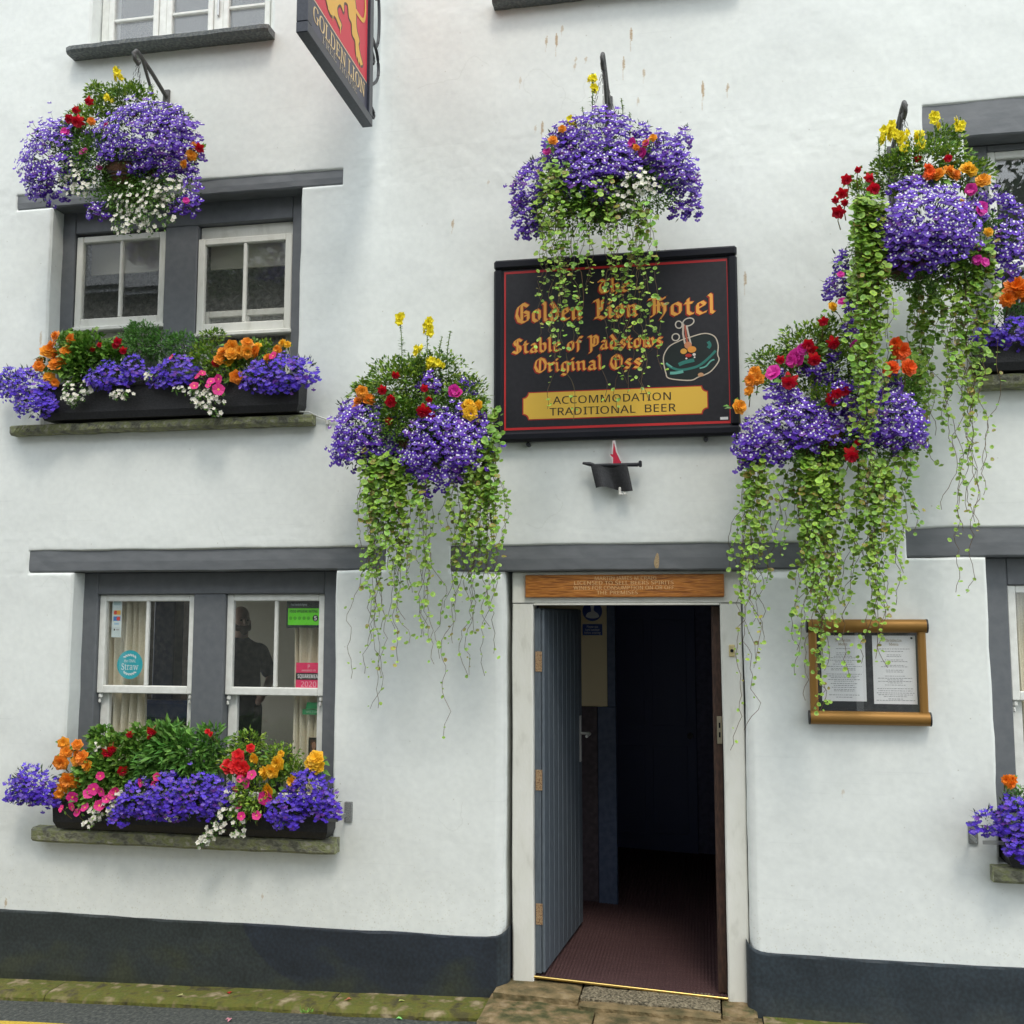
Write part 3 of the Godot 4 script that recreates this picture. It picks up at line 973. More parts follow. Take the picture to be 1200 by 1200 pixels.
func doorway() -> void:
	var fr := thing("door_frame", "cream painted door frame around the open front door", "door frame", Vector3.ZERO)
	for s in [[-.937, -.833], [.084, .184]]:
		var mb := MB.new()
		# worn, slightly bowed post with chewed foot
		var n := 14
		var ring := func(k):
			var t: float = float(k) / n
			var y := lerpf(-0.168 - (0.012 if s[0] > 0 else -0.01), 1.672, t)
			var o: float = 0.004 * FN.get_noise_2d(y * 1.4, s[0] * 10.0)
			var c := 0.006
			var out := []
			for p in [[s[0] + o, -.17], [s[0] + o, -.06 - c], [s[0] + o + c, -.06], [s[1] + o - c, -.06], [s[1] + o, -.06 - c], [s[1] + o, -.17]]:
				out.append(Vector3(p[0], y + (0.012 * FN.get_noise_2d(p[0] * 40.0, p[1] * 60.0) if k == 0 else 0.0), p[1]))
			return out
		for k in n:
			var A: Array = ring.call(k)
			var B: Array = ring.call(k + 1)
			for q in 5: mb.quad(A[q], B[q], B[q + 1], A[q + 1], WHITE)
		part("post", mb, M.cream_paint, fr)
	part("head", bx(-.937, .184, 1.673, 1.832, -.17, -.062, .006), M.cream_paint, fr)
	part("lower_bead", bx(-.83, .081, 1.665, 1.6735, -.10, -.058, .003), M.cream_paint, fr)
	# dark stop inside the right post with its lock keep
	part("stop", bx(.04, .0835, -.158, 1.66, -.22, -.125, .004), grain(72, 0.02, [[0.2, lin(.035, .018, .013)], [0.8, lin(.075, .038, .026)]], 0.5, Vector3(6, 1.5, 6)), fr)
	var keep := part("lock_keep", bx(.058, .082, 1.0, 1.13, -.124, -.118, .001), mat(.5, .44, .33, 0.4, 0.9), fr)
	part("slot", bx(.066, .074, 1.03, 1.055, -.1182, -.1172, .0), M.black_paint, keep)
	part("slot", bx(.066, .074, 1.075, 1.10, -.1182, -.1172, .0), M.black_paint, keep)
	# licence board
	var lb := thing("licence_board", "varnished wooden board with carved lettering above the door", "sign", Vector3.ZERO)
	var wood := grain(73, 0.012, [[0.15, lin(.20, .065, .012)], [0.4, lin(.34, .125, .024)], [0.6, lin(.46, .18, .035)], [0.8, lin(.30, .10, .02)]], 0.35, Vector3(.9, 9, 9), 0.15, 0.02)
	part("board", bx(-.868, .104, 1.703, 1.815, -.0615, -.04, .004), wood, lb)
	var carved := mat(.62, .40, .19, 0.7)
	words("lettering", "MARTIN JAMES M CRAIG", .0165, Vector3(-.37, 1.797, -.0395), carved, lb, .30, "Droid Sans")
	words("lettering", "LICENSED TO SELL BEERS SPIRITS", .018, Vector3(-.38, 1.774, -.0395), carved, lb, .485, "Droid Sans")
	words("lettering", "WINES FOR CONSUMPTION ON OR OFF", .018, Vector3(-.38, 1.750, -.0395), carved, lb, .49, "Droid Sans")
	words("lettering", "THE PREMISES", .018, Vector3(-.41, 1.726, -.0395), carved, lb, .20, "Droid Sans")
	# the door itself, swung inwards on its left post
	var d := thing("front_door", "blue-grey boarded door standing open inwards, hinged on the left", "door", Vector3(-.829, floor_y(-.8) + .012, -.105))
	d.rotation_degrees.y = 84.3
	# own axes: x along the width, z through the thickness; +z side is the street face
	var dp := grain(74, 0.02, [[0.2, lin(.085, .105, .128)], [0.8, lin(.115, .138, .162)]], 0.5, Vector3(6, 1.2, 6), 0.1, 0.03)
	var H := 1.765
	part("core", bx(0.0, .88, 0.0, H, -.004, .028, .003), dp, d)
	for k in 9:
		var xa := 0.003 + k * .0972
		var pl := MB.new()
		box(pl, Vector3(xa, .003, .028), Vector3(xa + .0955, H - .003, .046), .006)
		part("plank", pl, dp, d)
	var hinge := grain(75, 0.08, [[0.25, lin(.10, .045, .02)], [0.45, lin(.30, .17, .08)], [0.6, lin(.5, .38, .24)], [0.8, lin(.22, .12, .05)]], 0.6, Vector3(3, 3, 3))
	for y in [.28, .92, 1.5]:
		part("hinge", bx(-.0035, -.0005, y - .05, y + .05, .002, .036, .001), hinge, d)
	var hd := MB.new()
	box(hd, Vector3(.80, .90, .0462), Vector3(.835, 1.16, .053), .003)
	var hm := mat(.6, .6, .57, .45, .35)
	var plate := part("handle_plate", hd, hm, d)
	var lev := MB.new()
	tube(lev, [Vector3(.818, 1.06, .05), Vector3(.818, 1.06, .10), Vector3(.80, 1.06, .108), Vector3(.71, 1.055, .108)], .008, 8)
	part("lever", lev, hm, plate)
	# bell push
	var bl := thing("bell_push", "small cream bell push on the right door post", "bell", Vector3(.134, 1.447, -.058))
	var pm := MB.new()
	box(pm, Vector3(-.014, -.029, -.004), Vector3(.014, .029, .006), .004)
	part("plate", pm, mat(.6, .5, .25, .4), bl)
	var btn := MB.new()
	tube(btn, [Vector3(0, .0, .004), Vector3(0, 0, .011)], .008, 12)
	part("button", btn, M.black_paint, bl)

func inside() -> void:
	# hall floor: ribbed maroon carpet; slopes a touch to the right like the threshold
	var cm := StandardMaterial3D.new()
	cm.albedo_texture = ntex(81, 0.25, [[0.15, lin(.028, .011, .013)], [0.5, lin(.06, .024, .026)], [0.85, lin(.15, .085, .075)]], 3)
	cm.roughness = 1.0
	cm.uv1_triplanar = true
	cm.uv1_world_triplanar = true
	cm.uv1_scale = Vector3(.8, .8, .8)
	var cb := MB.new()
	for i in 75:
		# fine ribs running into the hall
		var x := -1.0 + i * .0175
		var y := floor_y(x)
		cb.quad(Vector3(x, y, -.07), Vector3(x + .009, y + .004, -.07), Vector3(x + .009, y + .004, -2.99), Vector3(x, y, -2.99), WHITE)
		cb.quad(Vector3(x + .009, y + .004, -.07), Vector3(x + .0175, floor_y(x + .0175), -.07), Vector3(x + .0175, floor_y(x + .0175), -2.99), Vector3(x + .009, y + .004, -2.99), WHITE)
	struct("hall_carpet", cb, cm)
	var fb := MB.new()
	box(fb, Vector3(-6.0, -.3, -7.0), Vector3(5.0, -.19, -.3))
	struct("floor", fb, grain(82, 0.02, [[0.2, lin(.05, .03, .02)], [0.8, lin(.09, .055, .035)]], 0.5, Vector3(1, 1, 4)))
	var strip := thing("threshold_strip", "thin brass strip along the doorway edge of the carpet", "threshold", Vector3.ZERO)
	var sm := MB.new()
	tube(sm, [Vector3(-.834, floor_y(-.834) + .006, -.072), Vector3(.083, floor_y(.083) + .006, -.06)], .007, 8)
	part("strip", sm, M.brass, strip)
	# partitions, ceilings, hall back
	var navy := grain(83, 0.02, [[0.2, lin(.12, .13, .26)], [0.8, lin(.17, .18, .34)]], 0.5, Vector3(2, 2, 2))
	var hw := MB.new()
	box(hw, Vector3(-1.1, -.19, -3.0), Vector3(-1.02, 2.3, -.31))
	box(hw, Vector3(.32, -.19, -3.0), Vector3(.40, 2.3, -.31))
	box(hw, Vector3(-1.1, -.19, -3.08), Vector3(.4, 2.3, -3.0))
	struct("hall_wall", hw, navy)
	var cl := MB.new()
	box(cl, Vector3(-6.0, 2.3, -7.0), Vector3(5.0, 2.5, -.31))
	box(cl, Vector3(-6.0, 4.3, -7.0), Vector3(5.0, 4.4, -.31))
	struct("ceiling", cl, mat(.3, .27, .22, .9))
	# cream board with blue notice at the inner corner of the hall, on a dark blue dado and post
	var ps := thing("hall_partition", "cream and dark blue wall end inside the hall behind the open door", "partition", Vector3(0, 0, 0))
	var zz := -1.45
	part("cream_board", bx(-1.02, -.592, 1.05, 2.3, zz - .04, zz, .004), mat(.82, .70, .44, .7), ps)
	part("dado", bx(-1.02, -.655, -.19, 1.048, zz - .04, zz - .01, .004), grain(84, .02, [[.2, lin(.06, .045, .055)], [.8, lin(.10, .075, .09)]], .5, Vector3(2, 2, 2)), ps)
	part("post", bx(-.655, -.54, -.19, 1.048, zz - .06, zz + .005, .004), grain(85, .02, [[.2, lin(.06, .09, .16)], [.8, lin(.09, .12, .20)]], .5, Vector3(2, 2, 2)), ps)
	part("post", bx(-.592, -.54, 1.049, 2.3, zz - .06, zz + .004, .004), grain(85, .02, [[.2, lin(.06, .09, .16)], [.8, lin(.09, .12, .20)]], .5, Vector3(2, 2, 2)), ps)
	var nt := thing("safety_notice", "blue round hand sanitising notice on the cream board in the hall", "notice", Vector3(-.682, 1.595, zz + .001))
	var nb := MB.new()
	flat(nb, ellipse(0, .045, .062, .062, 28), Vector3(0, 0, .001), Vector3.RIGHT, Vector3.UP, Color(.02, .06, .28))
	flat(nb, PackedVector2Array([Vector2(-.062, -.035), Vector2(.062, -.035), Vector2(.062, -.105), Vector2(-.062, -.105)]), Vector3(0, 0, .001), Vector3.RIGHT, Vector3.UP, Color(.02, .06, .28))
	part("panel", nb, M.print, nt)
	var hb := MB.new()
	flat(hb, smoothed([Vector2(-.04, .01), Vector2(-.03, .035), Vector2(-.008, .045), Vector2(-.012, .085), Vector2(.0, .095), Vector2(.012, .085), Vector2(.01, .05), Vector2(.035, .03), Vector2(.04, .008), Vector2(.0, .0)]), Vector3(0, 0, .002), Vector3.RIGHT, Vector3.UP, Color(.75, .78, .8))
	part("hands_symbol", hb, M.print, nt)
	var pw := mat(.75, .78, .8, .6)
	words("lettering", "Please use", .014, Vector3(0, -.052, .002), pw, nt, .07)
	words("lettering", "hand sanitiser", .014, Vector3(0, -.071, .002), pw, nt, .09)
	words("lettering", "before entering", .014, Vector3(0, -.09, .002), pw, nt, .1)
	# bar room behind the lower left window
	var rw := MB.new()
	box(rw, Vector3(-6.0, -.19, -5.3), Vector3(-5.0, 2.3, -5.2))
	struct("bar_room_wall", rw, grain(86, .02, [[.2, lin(.035, .024, .016)], [.8, lin(.06, .042, .028)]], .5, Vector3(1, 1, 1)))
	var rw2 := MB.new()
	box(rw2, Vector3(-5.0, -.19, -5.3), Vector3(-1.1, 2.3, -5.2))
	struct("bar_room_wall", rw2, mat(.7, .67, .52, .9))
	var pillar := thing("blue_pillar", "dark blue painted post inside the bar behind the left window", "post", Vector3(-4.42, -.19, -3.0))
	part("shaft", bx(-.095, .095, 0, 2.49, -.08, .08, .01), mat(.012, .025, .10, .4), pillar)
	part("cap", bx(-.12, .12, 1.0, 1.06, -.1, .1, .01), mat(.015, .03, .12, .4), pillar)
	var bench := thing("bench", "blue upholstered bench back seen through the left window's lower panes", "bench", Vector3(-3.3, -.19, -.75))
	var bm := MB.new()
	box(bm, Vector3(-.9, 1.18, -.05), Vector3(.55, 1.30, .05), .02)
	part("top_rail", bm, mat(.02, .06, .22, .45), bench)
	part("backrest", bx(-.9, .55, .45, 1.178, -.04, .04, .01), mat(.02, .018, .018, .6), bench)
	part("seat", bx(-.9, .55, .38, .45, -.5, .04, .01), mat(.03, .04, .09, .8), bench)
	for xx in [-.85, .5]:
		part("leg", bx(xx - .03, xx + .03, 0, .378, -.45, -.39, .005), mat(.05, .03, .02, .5), bench)
		part("leg", bx(xx - .03, xx + .03, 0, .378, -.03, .03, .005), mat(.05, .03, .02, .5), bench)
	var table := thing("table", "dark round pub table behind the right-hand sash", "table", Vector3(-3.05, -.19, -2.1))
	var tt := MB.new()
	tube(tt, [Vector3(0, .74, 0), Vector3(0, .78, 0)], .4, 20)
	part("table_top", tt, mat(.05, .028, .018, .3), table)
	var tl := MB.new()
	tube(tl, [Vector3(0, 0, 0), Vector3(0, .04, 0), Vector3(0, .08, 0), Vector3(0, .74, 0)], [.2, .18, .04, .035], 12)
	part("pedestal", tl, M.black_iron, table)
	# curtains
	curtain("cream curtain hanging inside the left sash of the ground-floor left window", -3.26, -3.0, .65, 1.78, -.238)
	curtain("cream curtain hanging inside the right sash of the ground-floor left window", -2.165, -1.93, .65, 1.78, -.238)
	curtain("cream curtain hanging inside the ground-floor window at the right edge", 1.40, 1.72, .65, 1.82, -.238)
	var cb2 := MB.new()  # grey wall added close behind the panes to imitate the reflected roof
	box(cb2, Vector3(-4.3, 2.5, -1.15), Vector3(-1.3, 4.3, -1.0))
	struct("added_upper_wall", cb2, grain(87, .03, [[.2, lin(.34, .35, .36)], [.5, lin(.5, .51, .52)], [.8, lin(.66, .67, .68)]], .9, Vector3(1.2, 1.2, 1.2), 2.0, .05))
	# inner door at the end of the hall
	var idr := thing("inner_door", "dark navy panelled door at the far end of the hall", "door", Vector3(-.42, -.17, -2.985))
	var idm := mat(.10, .13, .30, .45)
	part("leaf", bx(-.36, .36, 0, 1.9, -.012, .02, .004), idm, idr)
	for q in [[-.29, -.03], [.03, .29]]:
		part("panel", bx(q[0], q[1], .15, .8, .02, .028, .004), idm, idr)
		part("panel", bx(q[0], q[1], .95, 1.75, .02, .028, .004), idm, idr)
	var kb := MB.new()
	tube(kb, [Vector3(.31, .88, .02), Vector3(.31, .88, .07)], .022, 10)
	part("knob", kb, M.black_iron, idr)
	# blinds added upstairs; their cream band stands in for reflected sky
	for b in [[-3.47, -2.93, 3.60, "added cream blind imitating reflected sky behind the upper left sash, left light"], [-2.72, -2.18, 3.585, "added cream blind imitating reflected sky behind the upper left sash, right light"]]:
		var bd := thing("added_blind", b[3], "blind", Vector3.ZERO, "added blinds in the upper left window")
		part("cloth", bx(b[0], b[1], b[2], 3.79, -.262, -.258, .0), M.blind, bd)
		var br := MB.new()
		tube(br, [Vector3(b[0], 3.80, -.27), Vector3(b[1], 3.80, -.27)], .018, 8)
		part("roller", br, M.blind, bd)
		part("batten", bx(b[0], b[1], b[2] - .016, b[2] - .0005, -.265, -.255, .003), M.blind, bd)
	# stickers on the lower left panes
	stickers()
	man()

func curtain(label: String, x0: float, x1: float, y0: float, y1: float, z: float) -> void:
	var t := thing("curtain", label, "curtain", Vector3(0, 0, z))
	var mb := MB.new()
	var n := 56
	for i in n:
		for j in 10:
			var f := func(ii, jj):
				var u: float = float(ii) / n
				var v: float = float(jj) / 10.0
				var x: float = lerpf(x0, x1, u) + 0.01 * sin(v * 3.0 + u * 9.0)
				var ph: float = u * 34.0 + 1.1 * sin(u * 11.0) + 0.6 * sin(v * 2.3 + x0)
				var zz: float = 0.018 * sin(ph) + 0.008 * sin(ph * 2.1 + 1.0 + v * 2.0)
				return Vector3(x, lerpf(y0, y1, v), zz)
			mb.quad(f.call(i, j), f.call(i, j + 1), f.call(i + 1, j + 1), f.call(i + 1, j), WHITE)
	part("cloth", mb, M.curtain, t)
	var rod := MB.new()
	tube(rod, [Vector3(x0 - .05, y1 + .01, 0), Vector3(x1 + .05, y1 + .01, 0)], .012, 8)
	part("rod", rod, M.black_iron, t)

func rect(x0: float, x1: float, y0: float, y1: float) -> PackedVector2Array:
	return PackedVector2Array([Vector2(x0, y0), Vector2(x1, y0), Vector2(x1, y1), Vector2(x0, y1)])

func stickers() -> void:
	var R := Vector3.RIGHT
	var U := Vector3.UP
	var ink := func(r, g, b): return mat(r, g, b, 0.5)
	# card payment strip
	var t := thing("payment_sticker", "narrow pale strip of card payment logos on the left pane", "sticker", Vector3(-3.16, 1.6, -.157))
	var mb := MB.new()
	flat(mb, rect(-.029, .029, -.105, .105), Vector3.ZERO, R, U, Color(.62, .72, .72))
	flat(mb, rect(-.02, .02, .07, .095), Vector3(0, 0, .0006), R, U, Color(.35, .5, .52))
	flat(mb, rect(-.02, .022, .018, .042), Vector3(0, 0, .0006), R, U, Color(.75, .55, .12))
	flat(mb, ellipse(-.008, .03, .011, .011, 14), Vector3(0, 0, .001), R, U, Color(.7, .05, .03))
	flat(mb, ellipse(.01, .03, .011, .011, 14), Vector3(0, 0, .0014), R, U, Color(.85, .4, .05))
	flat(mb, rect(-.02, .022, -.015, .009), Vector3(0, 0, .0006), R, U, Color(.05, .2, .55))
	flat(mb, ellipse(.01, -.003, .011, .011, 14), Vector3(0, 0, .001), R, U, Color(.75, .06, .05))
	flat(mb, rect(-.014, .014, -.036, -.026), Vector3(0, 0, .0006), R, U, Color(.3, .5, .65))
	flat(mb, rect(-.016, -.008, -.068, -.058), Vector3(0, 0, .0006), R, U, Color(.05, .05, .05))
	flat(mb, rect(-.002, .016, -.067, -.06), Vector3(0, 0, .0006), R, U, Color(.4, .42, .42))
	part("print", mb, M.print, t)
	# teal roundel
	t = thing("round_sticker", "round teal sticker with white script on the left pane", "sticker", Vector3(-3.072, 1.348, -.157))
	mb = MB.new()
	flat(mb, ellipse(0, 0, .076, .078, 36), Vector3.ZERO, R, U, Color(.01, .42, .50))
	part("disc", mb, M.print, t)
	for s in [-1, 1]:
		var lf := MB.new()
		for k in 6:
			var a: float = (PI * .5 + (k - 2.5) * .26) * s
			flat(lf, ellipse(cos(a) * .052, sin(a) * .052, .010, .0045, 8, a + .9), Vector3(0, 0, .0006), R, U, Color(.72, .8, .8))
		part("leaf_wreath", lf, M.print, t)
	words("lettering", "the FINAL", .016, Vector3(0, .02, .0005), ink.call(.7, .8, .8), t, .07)
	words("lettering", "Straw", .034, Vector3(0, -.012, .0005), ink.call(.75, .82, .82), t, .10, "Droid Serif")
	# hygiene rating card
	t = thing("hygiene_sticker", "green and black food hygiene rating card in the right sash", "sticker", Vector3(-2.075, 1.622, -.157))
	mb = MB.new()
	flat(mb, rect(-.098, .096, -.072, .068), Vector3.ZERO, R, U, Color(.006, .012, .014))
	flat(mb, rect(-.09, .088, -.058, .03), Vector3(0, 0, .0006), R, U, Color(.14, .72, .015))
	part("card", mb, M.print, t)
	var circ := MB.new()
	for k in 5: flat(circ, ellipse(-.075 + k * .025, -.022, .0095, .0095, 14), Vector3(0, 0, .0012), R, U, Color(.08, .45, .01))
	flat(circ, ellipse(.064, -.022, .016, .017, 18), Vector3(0, 0, .0014), R, U, Color(.006, .012, .01))
	part("score_rings", circ, M.print, t)
	words("lettering", "FOOD HYGIENE RATING", .014, Vector3(-.003, .014, .0006), ink.call(.01, .02, .01), t, .155, "Droid Sans", Basis.IDENTITY, true)
	words("lettering", "5", .022, Vector3(.064, -.022, .0016), ink.call(.75, .8, .75), t, .0, "Droid Sans", Basis.IDENTITY, true)
	words("lettering", "Food Standards Agency", .010, Vector3(-.03, .05, .0006), ink.call(.35, .42, .42), t, .09)
	# pink and black award
	t = thing("award_sticker", "pink square sticker with black band dated 2020", "sticker", Vector3(-2.043, 1.30, -.157))
	mb = MB.new()
	flat(mb, rect(-.071, .071, -.067, .067), Vector3.ZERO, R, U, Color(.78, .025, .13))
	flat(mb, rect(-.0712, .0712, -.022, .014), Vector3(0, 0, .0006), R, U, Color(.008, .008, .01))
	part("print", mb, M.print, t)
	words("lettering", "P", .02, Vector3(0, .047, .0004), ink.call(.8, .5, .55), t)
	words("lettering", "AWARDED BY", .010, Vector3(0, .026, .0004), ink.call(.8, .5, .55), t, .08)
	words("lettering", "SQUAREMEAL", .02, Vector3(0, -.004, .0008), ink.call(.78, .78, .78), t, .122, "Droid Sans", Basis.IDENTITY, true)
	words("lettering", "2020", .028, Vector3(0, -.045, .0004), ink.call(.8, .45, .52), t, .085)
	# green sticker on the lower sash
	t = thing("green_sticker", "small green sticker with crown-like top on the lower right pane", "sticker", Vector3(-2.03, 1.128, -.1965))
	mb = MB.new()
	flat(mb, rect(-.06, .06, -.034, -.006), Vector3.ZERO, R, U, Color(.02, .30, .10))
	flat(mb, PackedVector2Array([Vector2(-.042, -.004), Vector2(.042, -.004), Vector2(.035, .03), Vector2(-.035, .03)]), Vector3.ZERO, R, U, Color(.03, .42, .14))
	part("print", mb, M.print, t)
	words("lettering", "WELCOME", .012, Vector3(0, -.02, .0004), ink.call(.4, .7, .45), t, .08)
	# little dark framed picture
	t = thing("small_picture", "small dark framed picture standing low in the right sash", "picture", Vector3(-2.022, .93, -.1965))
	part("frame", bx(-.03, .028, -.055, .045, -.004, .0, .001), mat(.012, .01, .012, .4), t)
	mb = MB.new()
	flat(mb, rect(-.02, .018, -.042, .032), Vector3(0, 0, .0008), R, U, Color(.06, .03, .02))
	flat(mb, ellipse(0, .004, .012, .02, 14), Vector3(0, 0, .0012), R, U, Color(.30, .16, .1))
	flat(mb, ellipse(.0, -.026, .014, .01, 14), Vector3(0, 0, .0014), R, U, Color(.35, .3, .24))
	part("image", mb, M.print, t)

# ---------------------------------------------------------------- the man inside, built as a smooth field over tapered bones
func field_mesh(bones: Array, cell: float, k: float) -> ArrayMesh:
	var lo := Vector3(9, 9, 9)
	var hi := Vector3(-9, -9, -9)
	for b in bones:
		for e in [[b[0], b[1]], [b[2], b[3]]]:
			var r: float = e[1] + cell * 2.0
			lo = lo.min(e[0] - Vector3(r, r, r)); hi = hi.max(e[0] + Vector3(r, r, r))
	var nx := int((hi.x - lo.x) / cell) + 2
	var ny := int((hi.y - lo.y) / cell) + 2
	var nz := int((hi.z - lo.z) / cell) + 2
	var F := PackedFloat32Array()
	F.resize(nx * ny * nz)
	F.fill(1.0)
	for b in bones:
		var a: Vector3 = b[0]
		var ab: Vector3 = b[2] - a
		var l2 := maxf(ab.length_squared(), 1e-9)
		var sc: Vector3 = b[4] if b.size() > 4 else Vector3.ONE
		var mr := maxf(b[1], b[3]) + k * 2.0 + cell * 2.0
		var l := (a.min(b[2]) - Vector3(mr, mr, mr) - lo) / cell
		var h := (a.max(b[2]) + Vector3(mr, mr, mr) - lo) / cell
		for z in range(maxi(0, int(l.z)), mini(nz, int(h.z) + 2)):
			for y in range(maxi(0, int(l.y)), mini(ny, int(h.y) + 2)):
				for x in range(maxi(0, int(l.x)), mini(nx, int(h.x) + 2)):
					var p := lo + Vector3(x, y, z) * cell
					var t := clampf((p - a).dot(ab) / l2, 0.0, 1.0)
					var d := ((p - (a + ab * t)) / sc).length() - lerpf(b[1], b[3], t)
					var i := (z * ny + y) * nx + x
					var f := F[i]
					var hh := clampf(0.5 + 0.5 * (f - d) / k, 0.0, 1.0)
					F[i] = lerpf(f, d, hh) - k * hh * (1.0 - hh)
	var ids := {}
	var V := PackedVector3Array()
	var N := PackedVector3Array()
	for z in nz - 1:
		for y in ny - 1:
			for x in nx - 1:
				var i := (z * ny + y) * nx + x
				var c := [F[i], F[i + 1], F[i + nx], F[i + nx + 1], F[i + nx * ny], F[i + nx * ny + 1], F[i + nx * ny + nx], F[i + nx * ny + nx + 1]]
				var neg := 0
				for q in c:
					if q < 0.0: neg += 1
				if neg == 0 or neg == 8: continue
				var s := Vector3.ZERO
				var cnt := 0
				for e in [[0, 1], [2, 3], [4, 5], [6, 7], [0, 2], [1, 3], [4, 6], [5, 7], [0, 4], [1, 5], [2, 6], [3, 7]]:
					var fa: float = c[e[0]]
					var fb: float = c[e[1]]
					if (fa < 0.0) == (fb < 0.0): continue
					var t := fa / (fa - fb)
					var pa := Vector3(e[0] & 1, (e[0] >> 1) & 1, e[0] >> 2)
					var pb := Vector3(e[1] & 1, (e[1] >> 1) & 1, e[1] >> 2)
					s += pa.lerp(pb, t); cnt += 1
				ids[i] = V.size()
				V.append(lo + (Vector3(x, y, z) + s / cnt) * cell)
				N.append(Vector3(c[1] + c[3] + c[5] + c[7] - c[0] - c[2] - c[4] - c[6], c[2] + c[3] + c[6] + c[7] - c[0] - c[1] - c[4] - c[5], c[4] + c[5] + c[6] + c[7] - c[0] - c[1] - c[2] - c[3]).normalized())
	var I := PackedInt32Array()
	var st := [1, nx, nx * ny]
	for i in ids:
		var z: int = i / (nx * ny)
		var y: int = (i / nx) % ny
		var x: int = i % nx
		for ax in 3:
			var j: int = i + st[ax]
			if (F[i] < 0.0) == (F[j] < 0.0): continue
			var u: int = st[(ax + 1) % 3]
			var w: int = st[(ax + 2) % 3]
			if not (ids.has(i - u) and ids.has(i - w) and ids.has(i - u - w)): continue
			var q := [ids[i], ids[i - u], ids[i - u - w], ids[i - w]]
			if F[i] < 0.0: I.append_array([q[0], q[1], q[2], q[0], q[2], q[3]])
			else: I.append_array([q[0], q[2], q[1], q[0], q[3], q[2]])
	# front faces run clockwise: turn every triangle by its field normal
	for q in range(0, I.size(), 3):
		var a := I[q]
		var b := I[q + 1]
		var e := I[q + 2]
		if (V[b] - V[a]).cross(V[e] - V[a]).dot(N[a] + N[b] + N[e]) > 0.0:
			I[q + 1] = e; I[q + 2] = b
	var A := []
	A.resize(Mesh.ARRAY_MAX)
	A[Mesh.ARRAY_VERTEX] = V
	A[Mesh.ARRAY_NORMAL] = N
	A[Mesh.ARRAY_INDEX] = I
	var m := ArrayMesh.new()
	m.add_surface_from_arrays(Mesh.PRIMITIVE_TRIANGLES, A)
	return m

